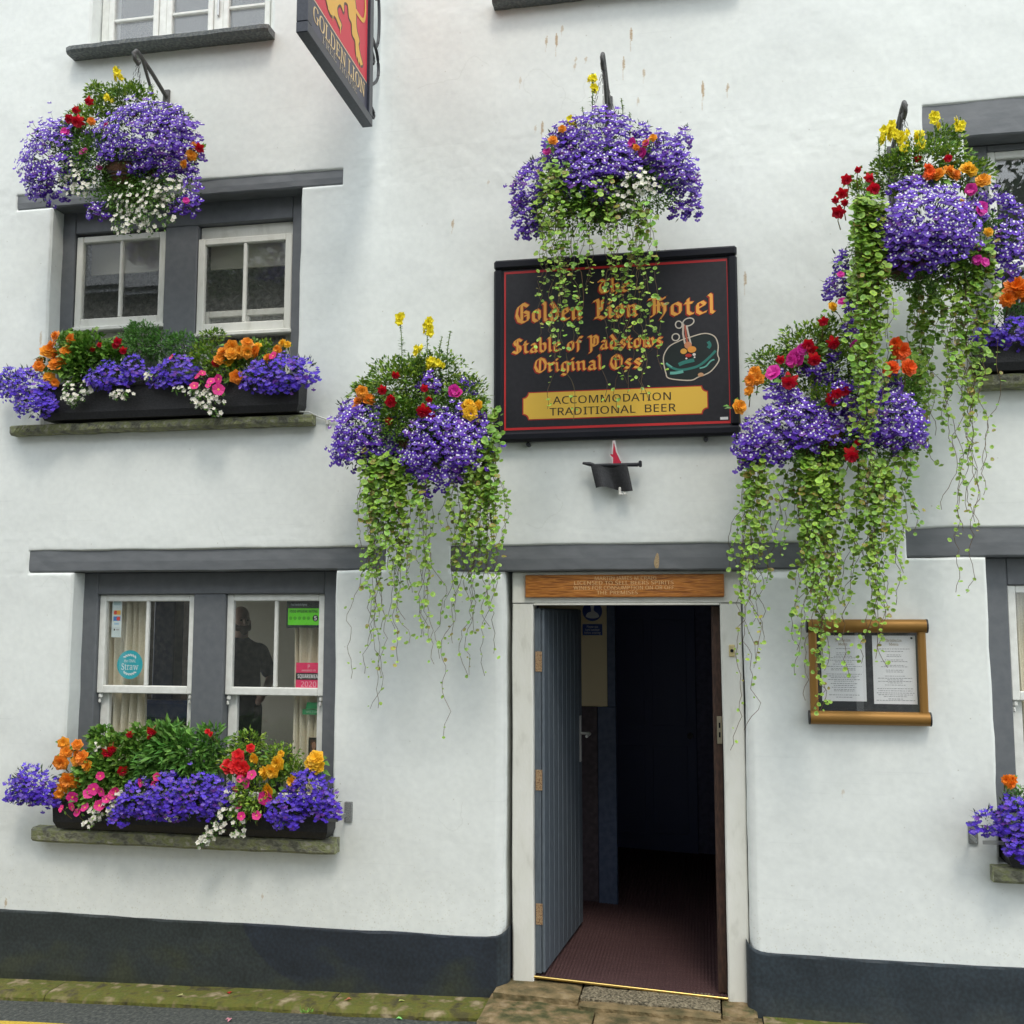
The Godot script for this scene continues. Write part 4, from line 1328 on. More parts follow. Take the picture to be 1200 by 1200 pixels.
func man() -> void:
	var p := thing("person", "bald bearded person in dark blue polo shirt standing behind the right-hand sash", "person", Vector3(-4.24, -.19, -4.0))
	p.rotation_degrees.y = 46
	var skin := mat(.52, .31, .22, .55)
	var v := func(x, y, z): return Vector3(x, y, z)
	# own axes: +z faces the window, +x is the man's left
	var E_l: Vector3 = v.call(.33, 1.22, -.06)
	var H_l: Vector3 = v.call(.17, 1.10, .2)
	var E_r: Vector3 = v.call(-.31, 1.17, -.03)
	var H_r: Vector3 = v.call(-.32, .92, .08)
	var body := [
		[v.call(0, 1.5, 0), .066, v.call(0, 1.66, .01), .062], [v.call(0, 1.0, 0), .16, v.call(0, 1.45, -.01), .15, Vector3(1.15, 1, .8)],
		[v.call(-.17, 1.46, -.01), .07, v.call(.17, 1.46, -.01), .07],
		[v.call(.2, 1.45, -.01), .062, E_l, .045], [E_l, .045, H_l, .03], [v.call(-.2, 1.45, -.01), .062, E_r, .045], [E_r, .045, H_r, .03],
		[v.call(-.1, .95, 0), .1, v.call(-.11, .52, .02), .065], [v.call(-.11, .52, .02), .062, v.call(-.12, .1, 0), .045], [v.call(.1, .95, 0), .1, v.call(.12, .52, .02), .065], [v.call(.12, .52, .02), .062, v.call(.13, .1, 0), .045],
		[v.call(-.12, .06, -.03), .045, v.call(-.14, .04, .16), .035], [v.call(.13, .06, -.03), .045, v.call(.16, .04, .16), .035],
		[v.call(0, 1.74, .0), .088, v.call(0, 1.80, -.01), .085, Vector3(.86, 1, 1)], [v.call(0, 1.68, .03), .058, v.call(0, 1.66, .04), .052]]
	# fingers and thumbs
	for hd in [[H_l, v.call(-.6, -.45, .5), 1.0], [H_r, v.call(.1, -.9, .35), -1.0]]:
		var h0: Vector3 = hd[0]
		var d: Vector3 = hd[1].normalized()
		var side := d.cross(Vector3.UP).normalized()
		body.append([h0, .03, h0 + d * .075, .032])
		for f in 4:
			var o := side * (f - 1.5) * .019
			var L: float = [.065, .08, .075, .055][f]
			body.append([h0 + d * .08 + o, .0095, h0 + d * (.08 + L * .55) + o + Vector3(0, -.006, 0), .009])
			body.append([h0 + d * (.08 + L * .55) + o + Vector3(0, -.006, 0), .009, h0 + d * (.08 + L) + o + Vector3(0, -.03, -.01), .008])
		body.append([h0 + d * .02 + side * hd[2] * .025, .012, h0 + d * .075 + side * hd[2] * .055, .009])
	inst("body", field_mesh(body, .0135, .02), skin, p)
	# face: nose, ears, brows, eyes, beard as children
	var fc := [[v.call(0, 1.755, .085), .012, v.call(0, 1.72, .105), .016], [v.call(-.083, 1.745, .0), .012, v.call(-.085, 1.715, .0), .01], [v.call(.083, 1.745, .0), .012, v.call(.085, 1.715, .0), .01], [v.call(-.045, 1.775, .076), .009, v.call(-.015, 1.777, .086), .008], [v.call(.045, 1.775, .076), .009, v.call(.015, 1.777, .086), .008]]
	inst("nose", field_mesh([fc[0]], .005, .008), skin, p)
	inst("ear", field_mesh([fc[1]], .005, .008), skin, p)
	inst("ear", field_mesh([fc[2]], .005, .008), skin, p)
	inst("brow", field_mesh([fc[3]], .005, .008), skin, p)
	inst("brow", field_mesh([fc[4]], .005, .008), skin, p)
	var eyes := [[v.call(-.032, 1.757, .076), .008, v.call(-.03, 1.757, .076), .008], [v.call(.032, 1.757, .076), .008, v.call(.03, 1.757, .076), .008]]
	for ey in eyes: inst("eye", field_mesh([ey], .004, .004), mat(.02, .02, .02, .2), p)
	var beard := [[v.call(-.055, 1.70, .03), .024, v.call(0, 1.655, .075), .032], [v.call(.055, 1.70, .03), .024, v.call(0, 1.655, .075), .032], [v.call(-.03, 1.69, .07), .022, v.call(.03, 1.69, .07), .022], [v.call(-.075, 1.73, .0), .014, v.call(-.055, 1.68, .045), .024], [v.call(.075, 1.73, .0), .014, v.call(.055, 1.68, .045), .024]]
	inst("beard", field_mesh(beard, .006, .015), mat(.16, .115, .085, .9), p)
	var shirt := [
		[v.call(0, .93, 0), .175, v.call(0, 1.44, -.01), .162, Vector3(1.17, 1, .82)], [v.call(-.17, 1.462, -.01), .083, v.call(.17, 1.462, -.01), .083],
		[v.call(.2, 1.45, -.01), .079, v.call(.2, 1.45, -.01).lerp(E_l, .75), .07], [v.call(-.2, 1.45, -.01), .079, v.call(-.2, 1.45, -.01).lerp(E_r, .75), .07], [v.call(0, 1.52, 0), .08, v.call(0, 1.555, .0), .078]]
	inst("polo_shirt", field_mesh(shirt, .016, .025), mat(.03, .036, .075, .8), p)
	var tr := [[v.call(0, .9, 0), .165, v.call(0, .95, 0), .168, Vector3(1.1, 1, .85)], [v.call(-.1, .93, 0), .118, v.call(-.11, .52, .02), .085], [v.call(-.11, .52, .02), .085, v.call(-.12, .1, 0), .072], [v.call(.1, .93, 0), .118, v.call(.12, .52, .02), .085], [v.call(.12, .52, .02), .085, v.call(.13, .1, 0), .072]]
	inst("trousers", field_mesh(tr, .018, .03), mat(.02, .02, .028, .8), p)
	var shoes := [[v.call(-.12, .06, -.04), .056, v.call(-.145, .046, .17), .046], [v.call(.13, .06, -.04), .056, v.call(.165, .046, .17), .046]]
	for so in shoes: inst("shoe", field_mesh([so], .016, .02), mat(.02, .015, .012, .4), p)

# ---------------------------------------------------------------- signs
func signs() -> void:
	var R := Vector3.RIGHT
	var U := Vector3.UP
	var s := thing("name_board", "large black painted hotel name board above the door", "sign", Vector3.ZERO)
	var x0 := -1.012
	var x1 := .195
	var y0 := 2.475
	var y1 := 3.41
	part("panel", bx(x0 + .03, x1 - .03, y0 + .03, y1 - .03, .006, .034, .0), grain(91, .03, [[.2, lin(.011, .011, .016)], [.8, lin(.017, .016, .022)]], .4, Vector3(2, 2, 2)), s)
	var fm: Material = M.black_paint
	part("frame_rail", bx(x0, x1, y1 - .048, y1, .006, .052, .010), fm, s)
	part("frame_rail", bx(x0, x1, y0, y0 + .048, .006, .056, .012), fm, s)
	part("frame_stile", bx(x0, x0 + .046, y0 + .048, y1 - .048, .006, .051, .010), fm, s)
	part("frame_stile", bx(x1 - .046, x1, y0 + .048, y1 - .048, .006, .051, .010), fm, s)
	var z := .0346
	var red := MB.new()
	ribbon(red, [Vector2(-.956, 2.541), Vector2(.149, 2.541), Vector2(.149, 3.345), Vector2(-.956, 3.345)], .015, Vector3(0, 0, z), R, U, Color(.55, .025, .03), true)
	part("red_border", red, M.print, s)
	# lettering: orange with red edge
	var ed := Color(.42, .022, .012)
	var fi := Color(.95, .44, .08)
	for L in [["The", -.486, -.325, 3.212, .046, .0145], ["Golden", -.905, -.560, 3.082, .064, .019], ["Lion", -.512, -.285, 3.082, .064, .019], ["Hotel", -.238, .095, 3.078, .064, .019], ["Stable of Padstows", -.92, -.165, 2.925, .048, .0145], ["Original Oss", -.81, -.272, 2.824, .048, .0145]]:
		part("lettering_edge", nib_text(L[0], L[1], L[2], L[3], L[4], z, L[5] + .013, ed), M.print, s)
		part("lettering", nib_text(L[0], L[1] + .001, L[2] + .001, L[3] + .001, L[4], z + .0014, L[5], fi), M.print, s)
	# yellow cartouche with scooped corners
	var cart := func(gr):
		var p := PackedVector2Array()
		var a: float = -.862 - gr
		var b: float = .04 + gr
		var c: float = 2.588 - gr
		var d: float = 2.72 + gr
		var q := .028
		for cn in [[a, c, 0.0], [b, c, 1.0], [b, d, 2.0], [a, d, 3.0]]:
			for k in 6:
				var an: float = PI * .5 * (1.0 - k / 5.0) + cn[2] * PI * .5
				p.append(Vector2(cn[0], cn[1]) + Vector2(cos(an), sin(an)) * q)
		return p
	var ye := MB.new()
	flat(ye, cart.call(.005), Vector3(0, 0, z), R, U, Color(.45, .03, .02))
	flat(ye, cart.call(0.0), Vector3(0, 0, z + .0006), R, U, Color(.80, .50, .07))
	part("yellow_panel", ye, M.print, s)
	var ink := mat(.03, .018, .012, .5)
	words("lettering", "ACCOMMODATION", .038, Vector3(-.42, 2.678, z + .001), ink, s, .58)
	words("lettering", "TRADITIONAL  BEER", .038, Vector3(-.42, 2.621, z + .001), ink, s, .62)
	part("maker_plate", bx(.10, .137, 2.553, 2.566, z, z + .001, .0), mat(.7, .7, .7, .5), s)
	# the painted hobby horse: a round black skirt with mask
	var o := func(a, b): return Vector2(-.166 + (a - 215.0) * .000356, 2.752 + (1040.0 - b) * .000363)
	var ol := []
	for q in [[420, 500], [300, 560], [225, 670], [215, 780], [245, 930], [268, 990], [370, 1020], [580, 1040], [680, 1000], [760, 975], [860, 920], [960, 790], [945, 700], [955, 580], [920, 470], [840, 418], [740, 410], [580, 450], [500, 470]]: ol.append(o.call(q[0], q[1]))
	var os := MB.new()
	var sm := smoothed(ol)
	flat(os, sm, Vector3(0, 0, z), R, U, Color(.008, .016, .018))
	var teal := Color(.03, .19, .16)
	var tl2 := Color(.14, .42, .36)
	var smear := func(pts, w, col, dz):
		var q := []
		for e in pts: q.append(o.call(e[0], e[1]))
		ribbon(os, Array(smoothed(q, false)), w, Vector3(0, 0, z + dz), R, U, col)
	smear.call([[250, 790], [300, 840], [420, 890], [560, 880], [700, 840], [830, 740], [920, 650]], .012, teal, .0006)
	smear.call([[300, 930], [380, 930], [480, 915]], .014, tl2, .0008)
	smear.call([[420, 820], [500, 790], [630, 765]], .018, teal, .0008)
	smear.call([[820, 520], [845, 570], [820, 610]], .016, teal, .0008)
	smear.call([[700, 880], [780, 860], [850, 790], [900, 770]], .007, tl2, .001)
	smear.call([[250, 790], [330, 850]], .007, tl2, .001)
	part("skirt", os, M.print, s)
	var rim := MB.new()
	ribbon(rim, Array(sm), .0055, Vector3(0, 0, z + .0012), R, U, Color(.6, .52, .42), true)
	for c in [[560, 240, 78, 52], [430, 270, 45, 50], [385, 440, 50, 48]]:
		var cc: Vector2 = o.call(c[0], c[1])
		ribbon(rim, Array(ellipse(cc.x, cc.y, c[2] * .000356, c[3] * .000363, 18, .3)), .006, Vector3(0, 0, z + .0013), R, U, Color(.62, .56, .48), true)
	smear = func(pts, w, col, dz):
		var q := []
		for e in pts: q.append(o.call(e[0], e[1]))
		ribbon(rim, q, w, Vector3(0, 0, z + dz), R, U, col)
	smear.call([[490, 260], [485, 400], [510, 540]], .009, Color(.6, .5, .42), .0016)
	smear.call([[515, 280], [525, 420], [550, 560]], .009, Color(.45, .1, .06), .0018)
	smear.call([[535, 290], [560, 420], [590, 550]], .008, Color(.62, .55, .48), .002)
	for c in [[490, 640, 45, 38, .7, .36, .06], [600, 620, 60, 45, .75, .3, .05], [550, 560, 50, 50, .6, .25, .12], [555, 700, 45, 25, .45, .03, .02], [630, 690, 22, 20, .7, .65, .6], [525, 740, 14, 12, .75, .72, .68], [635, 728, 12, 12, .75, .72, .68], [715, 970, 40, 28, .55, .3, .16], [725, 965, 20, 14, .7, .65, .55]]:
		var cc: Vector2 = o.call(c[0], c[1])
		flat(rim, ellipse(cc.x, cc.y, c[2] * .000356, c[3] * .000363, 14), Vector3(0, 0, z + .0022 + c[2] * .00001), R, U, Color(c[4], c[5], c[6]))
	part("mask", rim, M.print, s)
	for bxx in [-.84, .03]:
		var bm := MB.new()
		tube(bm, [Vector3(bxx, y0 - .012, .0), Vector3(bxx, y0 - .012, .03)], .011, 10)
		part("bolt", bm, M.black_iron, s)
	# ---- little black wooden figure below the name board
	var b := thing("obby_figure", "small black draped figure with red pointed hat under the name board", "ornament", Vector3.ZERO)
	var rd := MB.new()
	tube(rd, [Vector3(-.565, 2.358, .05), Vector3(-.53, 2.352, .05), Vector3(-.505, 2.345, .05), Vector3(-.30, 2.343, .05), Vector3(-.283, 2.348, .05)], [.006, .011, .008, .010, .009], 8)
	part("rod", rd, M.black_iron, b)
	var end := MB.new()
	box(end, Vector3(-.292, 2.331, .04), Vector3(-.277, 2.362, .06), .004)
	part("rod_end", end, M.black_iron, b)
	var dr := MB.new()
	for i in 20:
		for j in 4:
			var f := func(ii, jj):
				var u2: float = ii / 20.0
				var v2: float = jj / 4.0
				var xx: float = lerpf(-.526, -.347, u2) + v2 * .026
				var yy: float = lerpf(2.347, 2.343, u2) - v2 * (.12 - .012 * sin(u2 * PI * 1.6 + .5))
				return Vector3(xx, yy, .055 + .016 * sin(u2 * 8.0 + .4) * (0.3 + v2 * .7))
			dr.quad(f.call(i, j), f.call(i + 1, j), f.call(i + 1, j + 1), f.call(i, j + 1), WHITE)
			var g := Vector3(0, 0, -.006)
			dr.quad(f.call(i, j) + g, f.call(i, j + 1) + g, f.call(i + 1, j + 1) + g, f.call(i + 1, j) + g, WHITE)
	part("drape", dr, M.black_plastic, b)
	var ht := MB.new()
	var hp := [Vector2(-.415, 2.465), Vector2(-.409, 2.465), Vector2(-.398, 2.41), Vector2(-.376, 2.362), Vector2(-.378, 2.345), Vector2(-.42, 2.345), Vector2(-.419, 2.38), Vector2(-.432, 2.392), Vector2(-.431, 2.401), Vector2(-.420, 2.398)]
	for zz in [.038, .050]:
		flat(ht, PackedVector2Array(hp), Vector3(0, 0, zz), R, U, Color(.62, .02, .06))
	for i in hp.size():
		var p: Vector2 = hp[i]
		var q: Vector2 = hp[(i + 1) % hp.size()]
		ht.quad(Vector3(p.x, p.y, .038), Vector3(q.x, q.y, .038), Vector3(q.x, q.y, .05), Vector3(p.x, p.y, .05), Color(.7, .62, .6))
	ribbon(ht, [hp[1], hp[2], hp[3]], .007, Vector3(0, 0, .0505), R, U, Color(.75, .7, .68))
	ribbon(ht, [hp[0], hp[9], hp[8], hp[7], hp[6], hp[5]], .006, Vector3(0, 0, .0507), R, U, Color(.75, .68, .66))
	part("pointed_hat", ht, M.print, b)
	for sx in [-.385, -.362]:
		var fb := MB.new()
		box(fb, Vector3(sx - .006, 2.20, .044), Vector3(sx + .006, 2.235, .056), .003)
		box(fb, Vector3(sx - .005, 2.195, .045), Vector3(sx + .014, 2.207, .06), .003)
		part("foot", fb, mat(.75, .73, .68, .6), b)
	var hk := MB.new()
	tube(hk, [Vector3(-.40, 2.345, -.01), Vector3(-.40, 2.345, .05)], .006, 6)
	part("wall_fixing", hk, M.black_iron, b)
	hanging_sign()

func hanging_sign() -> void:
	var X := -1.652
	var s := thing("hanging_sign", "hanging pub sign with gold lion on red, jutting from the wall", "sign", Vector3(X, 0, 0))
	var y0 := 4.115
	var y1 := 5.35
	var za := .17
	var zb := 1.055
	var fm := grain(95, .03, [[.2, lin(.018, .022, .035)], [.8, lin(.03, .035, .05)]], .3, Vector3(3, 3, 3))
	part("frame_rail", bx(-.027, .027, y0, y0 + .05, za, zb, .003), fm, s)
	part("frame_rail", bx(-.027, .027, y1 - .05, y1, za, zb, .003), fm, s)
	part("frame_stile", bx(-.0265, .0265, y0 + .05, y1 - .05, za, za + .05, .003), fm, s)
	part("frame_stile", bx(-.0265, .0265, y0 + .05, y1 - .05, zb - .05, zb, .003), fm, s)
	part("panel", bx(-.012, .012, y0 + .05, y1 - .05, za + .045, zb - .045, .0), mat(.055, .055, .085, .35), s)
	for sd in [1.0, -1.0]:
		var A := Vector3(0, 0, -sd)
		var o := Vector3(sd * .0125, 0, (zb + .0) if sd > 0 else za)
		var face_mb := MB.new()
		var W := zb - za
		flat(face_mb, rect(.06, W - .06, 4.325, 5.28), o, A, Vector3.UP, Color(.62, .022, .05))
		part("red_field", face_mb, M.print, s)
		var ln := MB.new()
		ribbon(ln, [Vector2(.06, 4.322), Vector2(W - .06, 4.322)], .006, o + Vector3(sd * .0006, 0, 0), A, Vector3.UP, Color(.7, .6, .4))
		part("gold_line", ln, M.print, s)
		# lion rampant, gold with dark edge
		var lion := [Vector2(.26, 4.395), Vector2(.30, 4.375), Vector2(.36, 4.40), Vector2(.42, 4.385), Vector2(.445, 4.41), Vector2(.40, 4.425), Vector2(.385, 4.46), Vector2(.425, 4.50), Vector2(.47, 4.49), Vector2(.475, 4.54), Vector2(.525, 4.56), Vector2(.545, 4.51), Vector2(.585, 4.50), Vector2(.595, 4.45), Vector2(.64, 4.44), Vector2(.655, 4.385), Vector2(.72, 4.365), Vector2(.755, 4.385), Vector2(.72, 4.41), Vector2(.69, 4.45), Vector2(.70, 4.48), Vector2(.655, 4.52), Vector2(.64, 4.62), Vector2(.60, 4.72), Vector2(.58, 4.85), Vector2(.62, 4.98), Vector2(.57, 5.12), Vector2(.46, 5.2), Vector2(.36, 5.16), Vector2(.34, 5.06), Vector2(.26, 5.08), Vector2(.18, 5.02), Vector2(.20, 4.97), Vector2(.32, 4.96), Vector2(.22, 4.86), Vector2(.14, 4.84), Vector2(.172, 4.79), Vector2(.30, 4.80), Vector2(.40, 4.84), Vector2(.40, 4.72), Vector2(.35, 4.62), Vector2(.31, 4.52), Vector2(.25, 4.47), Vector2(.24, 4.42)]
		var lb := MB.new()
		var big := PackedVector2Array()
		for q in Geometry2D.offset_polygon(smoothed(lion), .012)[0]: big.append(q)
		flat(lb, big, o + Vector3(sd * .0008, 0, 0), A, Vector3.UP, Color(.10, .035, .02))
		flat(lb, smoothed(lion), o + Vector3(sd * .0016, 0, 0), A, Vector3.UP, Color(.78, .42, .06))
		for c in [[.27, 4.415], [.33, 4.40], [.43, 4.395], [.69, 4.385], [.72, 4.39], [.66, 4.40]]:
			flat(lb, PackedVector2Array([Vector2(c[0] - .012, c[1] + .01), Vector2(c[0], c[1] - .045), Vector2(c[0] + .012, c[1] + .01)]), o + Vector3(sd * .0018, 0, 0), A, Vector3.UP, Color(.78, .46, .1))
		ribbon(lb, Array(smoothed([Vector2(.63, 4.60), Vector2(.76, 4.62), Vector2(.78, 4.74), Vector2(.70, 4.86), Vector2(.76, 4.98)], false)), .022, o + Vector3(sd * .002, 0, 0), A, Vector3.UP, Color(.78, .42, .06))
		part("gold_lion", lb, M.print, s)
		var bs := Basis(A, Vector3.UP, Vector3(sd, 0, 0))
		var gold := mat(.75, .55, .3, .5)
		var dim := mat(.42, .36, .28, .5)
		words("lettering", "GOLDEN LION", .072, o + Vector3(sd * .0006, 4.262, 0) + A * (W * .5), gold, s, .70, "Droid Serif", bs)
		words("lettering", "FREE  HOUSE", .034, o + Vector3(sd * .0006, 4.202, 0) + A * (W * .5), dim, s, .47, "Droid Serif", bs)
	# wrought bracket between sign and wall
	var sc := MB.new()
	var mk := func(pts):
		var q := []
		for e in smoothed(pts, false, 6): q.append(Vector3(.012, e.y, e.x))
		tube(sc, q, .0085, 6)
	mk.call([Vector2(.172, 4.62), Vector2(.09, 4.60), Vector2(.05, 4.66), Vector2(.04, 4.78), Vector2(.06, 4.90), Vector2(.11, 4.93), Vector2(.12, 4.87), Vector2(.09, 4.86)])
	mk.call([Vector2(.172, 4.55), Vector2(.12, 4.51), Vector2(.13, 4.48)])
	mk.call([Vector2(.172, 4.60), Vector2(.08, 4.58), Vector2(.04, 4.50), Vector2(.07, 4.42), Vector2(.172, 4.34)])
	mk.call([Vector2(.172, 4.24), Vector2(.11, 4.22), Vector2(.12, 4.19), Vector2(.172, 4.20)])
	part("scroll", sc, M.black_iron, s)
	part("wall_bar", bx(-.012, .012, 4.98, 5.6, -.005, .012, .002), M.black_iron, s)
	var arm := MB.new()
	tube(arm, [Vector3(0, 5.45, .0), Vector3(0, 5.45, 1.1)], .014, 8)
	part("arm", arm, M.black_iron, s)
	for zz in [.3, .9]:
		part("hanger", bx(-.006, .006, 5.345, 5.45, zz - .01, zz + .01, .001), M.black_iron, s)

# ---------------------------------------------------------------- menu case
func menu_case() -> void:
	var s := thing("menu_case", "bronze framed menu case with rounded rails on the wall", "menu case", Vector3.ZERO)
	var gold := mat(.30, .155, .035, .5, .45)
	var x0 := .472
	var x1 := 1.006
	for y in [1.567, 1.148]:
		var mb := MB.new()
		tube(mb, [Vector3(x0 + .006, y, .036), Vector3(x1 - .006, y, .036)], .031, 18)
		var rl := part("round_rail", mb, gold, s)
		for xx in [[x0, x0 + .007], [x1 - .007, x1]]:
			var cp := MB.new()
			tube(cp, [Vector3(xx[0], y, .036), Vector3(xx[1], y, .036)], .032, 18)
			part("end_cap", cp, M.black_plastic, rl)
	part("side_rail", bx(x0 + .01, x0 + .045, 1.165, 1.55, .006, .05, .008), gold, s)
	part("side_rail", bx(x1 - .045, x1 - .01, 1.165, 1.55, .006, .05, .008), gold, s)
	part("backing", bx(x0 + .045, x1 - .045, 1.165, 1.55, .004, .014, .0), mat(.012, .014, .02, .5), s)
	var q := BoxMesh.new()
	q.size = Vector3(x1 - x0 - .092, .385, .003)
	var g := inst("pane", q, M.glass, s)
	g.position = Vector3((x0 + x1) * .5, 1.357, .036)
	var k := 0
	for p in [[.537, .734, 1.222, 1.523], [.766, .955, 1.212, 1.523]]:
		var t := thing("menu_sheet", ["white printed menu sheet on the left of the menu case", "white printed menu sheet on the right of the menu case"][k], "menu", Vector3.ZERO, "menu sheets in the case")
		part("paper", bx(p[0], p[1], p[2], p[3], .0155, .0165, .0), mat(.84, .85, .86, .7), t)
		var ink := mat(.16, .16, .17, .8)
		var gold2 := mat(.30, .22, .1, .8)
		var cx: float = (p[0] + p[1]) * .5
		words("lettering", "The Golden Lion", .012, Vector3(cx, p[3] - .022, .0166), gold2, t, .07, "Droid Serif")
		words("lettering", "Menu", .012, Vector3(cx, p[3] - .040, .0166), gold2, t, .04, "Droid Serif")
		# rows of fine print, too small to read
		var rows := MB.new()
		var y: float = p[3] - .062
		var r5 := RandomNumberGenerator.new()
		r5.seed = 60 + k
		while y > p[2] + .015:
			var half := r5.randf_range(.03, .085)
			if r5.randf() < .8:
				var x := cx - half
				while x < cx + half:
					var w := r5.randf_range(.004, .014)
					flat(rows, rect(x, minf(x + w, cx + half), y, y + .0022), Vector3(0, 0, .0172), Vector3.RIGHT, Vector3.UP, Color(.2, .2, .22))
					x += w + .003
			y -= r5.randf_range(.0065, .011)
		part("fine_print", rows, M.print, t)
		if k == 1:
			var pin := MB.new()
			tube(pin, [Vector3(.938, 1.512, .0166), Vector3(.938, 1.512, .022)], .005, 8)
			part("pin", pin, M.black_paint, t)
		k += 1

# ---------------------------------------------------------------- baskets, brackets and boxes
func planters() -> void:
	for b in BASKETS:
		var c := Vector3(b[0], b[1], b[2])
		var top := Vector3(b[3], b[4], b[5])      # hook of the bracket
		var bk := thing("basket_bracket", "grey iron wall bracket holding the " + b[6], "bracket", Vector3(top.x, top.y, 0), "basket brackets")
		var wm := MB.new()
		box(wm, Vector3(-.02, -.30, -.01), Vector3(.02, .01, .012), .003)
		part("wall_plate", wm, M.iron, bk)
		var am := MB.new()
		tube(am, [Vector3(0, -.03, .01), Vector3(0, .02, top.z * .5), Vector3(0, .055, top.z - .02), Vector3(0, .06, top.z + .02), Vector3(0, .035, top.z + .045), Vector3(0, .008, top.z + .03), Vector3(0, .0, top.z), Vector3(0, .018, top.z - .012)], .0115, 8)
		part("arm", am, M.iron, bk)
		var br := MB.new()
		tube(br, [Vector3(0, -.28, .01), Vector3(0, -.12, top.z * .42), Vector3(0, .045, top.z * .86)], .009, 7)
		part("brace", br, M.iron, bk)
		for y in [-.04, -.26]:
			var sc := MB.new()
			tube(sc, [Vector3(0, y, .008), Vector3(0, y, .016)], .007, 8)
			part("screw", sc, M.iron, bk)
		var h := thing("hanging_basket", "round coir-lined wire basket, the " + b[6], "hanging basket", c, "hanging baskets")
		var bowl := MB.new()
		var R := 0.15
		for i in 20:
			for j in 7:
				var f := func(ii, jj):
					var an: float = TAU * ii / 20.0
					var ph: float = PI * .5 * jj / 7.0
					var rr: float = R * cos(ph) * (1.0 + .03 * sin(an * 5.0))
					return Vector3(cos(an) * rr, -sin(ph) * R * .95, sin(an) * rr)
				bowl.quad(f.call(i, j), f.call(i + 1, j), f.call(i + 1, j + 1), f.call(i, j + 1), WHITE)
		part("liner", bowl, M.coir, h)
		var soil := MB.new()
		tube(soil, [Vector3(0, -.05, 0), Vector3(0, -.01, 0)], R * .96, 20)
		part("soil", soil, M.soil, h)
		for j in 3:
			var wire := MB.new()
			var ring := []
			var ph := PI * .5 * j / 3.4
			for i in 21: ring.append(Vector3(cos(TAU * i / 20.0) * (R * cos(ph) + .006), -sin(ph) * R * .97, sin(TAU * i / 20.0) * (R * cos(ph) + .006)))
			tube(wire, ring, .003, 4, WHITE, false)
			part("wire_ring", wire, M.black_iron, h)
		for k in 3:
			var an := TAU * k / 3.0 + .5
			var a := Vector3(cos(an) * R, 0, sin(an) * R)
			var e := top - c
			var ch := MB.new()
			var n := 26
			for i in n:
				var p: Vector3 = a.lerp(e, (i + .08) / n)
				var q: Vector3 = a.lerp(e, (i + .92) / n)
				var sd := Vector3(.004, 0, .004) if i % 2 == 0 else Vector3(.004, 0, -.004)
				tube(ch, [p + sd, q + sd], .0016, 3, WHITE, false)
				tube(ch, [p - sd, q - sd], .0016, 3, WHITE, false)
			part("chain", ch, M.iron, h)
	for b in BOXES:
		var t := thing("window_box", b[6], "window box", Vector3.ZERO, "window boxes")
		var x0: float = b[0]
		var x1: float = b[1]
		var y0: float = b[2]
		var y1: float = b[3]
		var z0: float = b[4]
		var z1: float = b[5]
		# tapered trough with a rim, made from five walls
		var mb := MB.new()
		var tp := .02
		var lo := [Vector3(x0 + tp, y0, z0 + tp * .6), Vector3(x1 - tp, y0, z0 + tp * .6), Vector3(x1 - tp, y0, z1 - tp), Vector3(x0 + tp, y0, z1 - tp)]
		var md := [Vector3(x0 + .004, y0 + .035, z0 + .004), Vector3(x1 - .004, y0 + .035, z0 + .004), Vector3(x1 - .004, y0 + .035, z1 - .006), Vector3(x0 + .004, y0 + .035, z1 - .006)]
		var hi := [Vector3(x0, y1, z0), Vector3(x1, y1, z0), Vector3(x1, y1, z1), Vector3(x0, y1, z1)]
		var ihi := [Vector3(x0 + .008, y1, z0 + .008), Vector3(x1 - .008, y1, z0 + .008), Vector3(x1 - .008, y1, z1 - .008), Vector3(x0 + .008, y1, z1 - .008)]
		var ilo := []
		for p in ihi: ilo.append(p - Vector3(0, .05, 0))
		for k in 4:
			var k2 := (k + 1) % 4
			mb.quad(lo[k], lo[k2], md[k2], md[k], WHITE)
			mb.quad(md[k], md[k2], hi[k2], hi[k], WHITE)
			mb.quad(hi[k], hi[k2], ihi[k2], ihi[k], WHITE)
			mb.quad(ihi[k], ihi[k2], ilo[k2], ilo[k], WHITE)
		mb.quad(lo[0], lo[3], lo[2], lo[1], WHITE)
		part("trough", mb, M.black_plastic, t)
		var soil := MB.new()
		soil.quad(ilo[0], ilo[1], ilo[2], ilo[3], WHITE)
		part("soil", soil, M.soil, t)
		var rim := MB.new()
		box(rim, Vector3(x0 - .006, y1 - .02, z1 - .002), Vector3(x1 + .006, y1 + .003, z1 + .008), .003)
		part("rim", rim, M.black_plastic, t)
		if b[7] != 0:
			# galvanised holding strap screwed to the wall beside the sill
			var sg := MB.new()
			var xe: float = b[7]
			var xi: float = x1 if xe > x1 else x0
			box(sg, Vector3(minf(xi, xe), y1 - .045, z1 + .009), Vector3(maxf(xi, xe) - .02, y1 - .028, z1 + .013), .001)
			part("strap", sg, M.steel, t)
			var pl := MB.new()
			box(pl, Vector3(xe - .03, y1 - .07, -.004), Vector3(xe + .01, y1 + .03, .012), .003)
			box(pl, Vector3(xe - .026, y1 - .045, .01), Vector3(xe - .02, y1 - .025, z1 + .013), .001)
			part("strap_plate", pl, grain(97, .06, [[.2, lin(.12, .13, .13)], [.8, lin(.3, .31, .3)]], .6, Vector3(5, 5, 5)), t)

# ---------------------------------------------------------------- flowers and leaves
func frame_of(n: Vector3, spin: float) -> Basis:
	var up := Vector3.UP if absf(n.y) < 0.95 else Vector3.RIGHT
	var a := up.cross(n).normalized()
	var b := n.cross(a).normalized()
	return Basis(a * cos(spin) + b * sin(spin), b * cos(spin) - a * sin(spin), n)

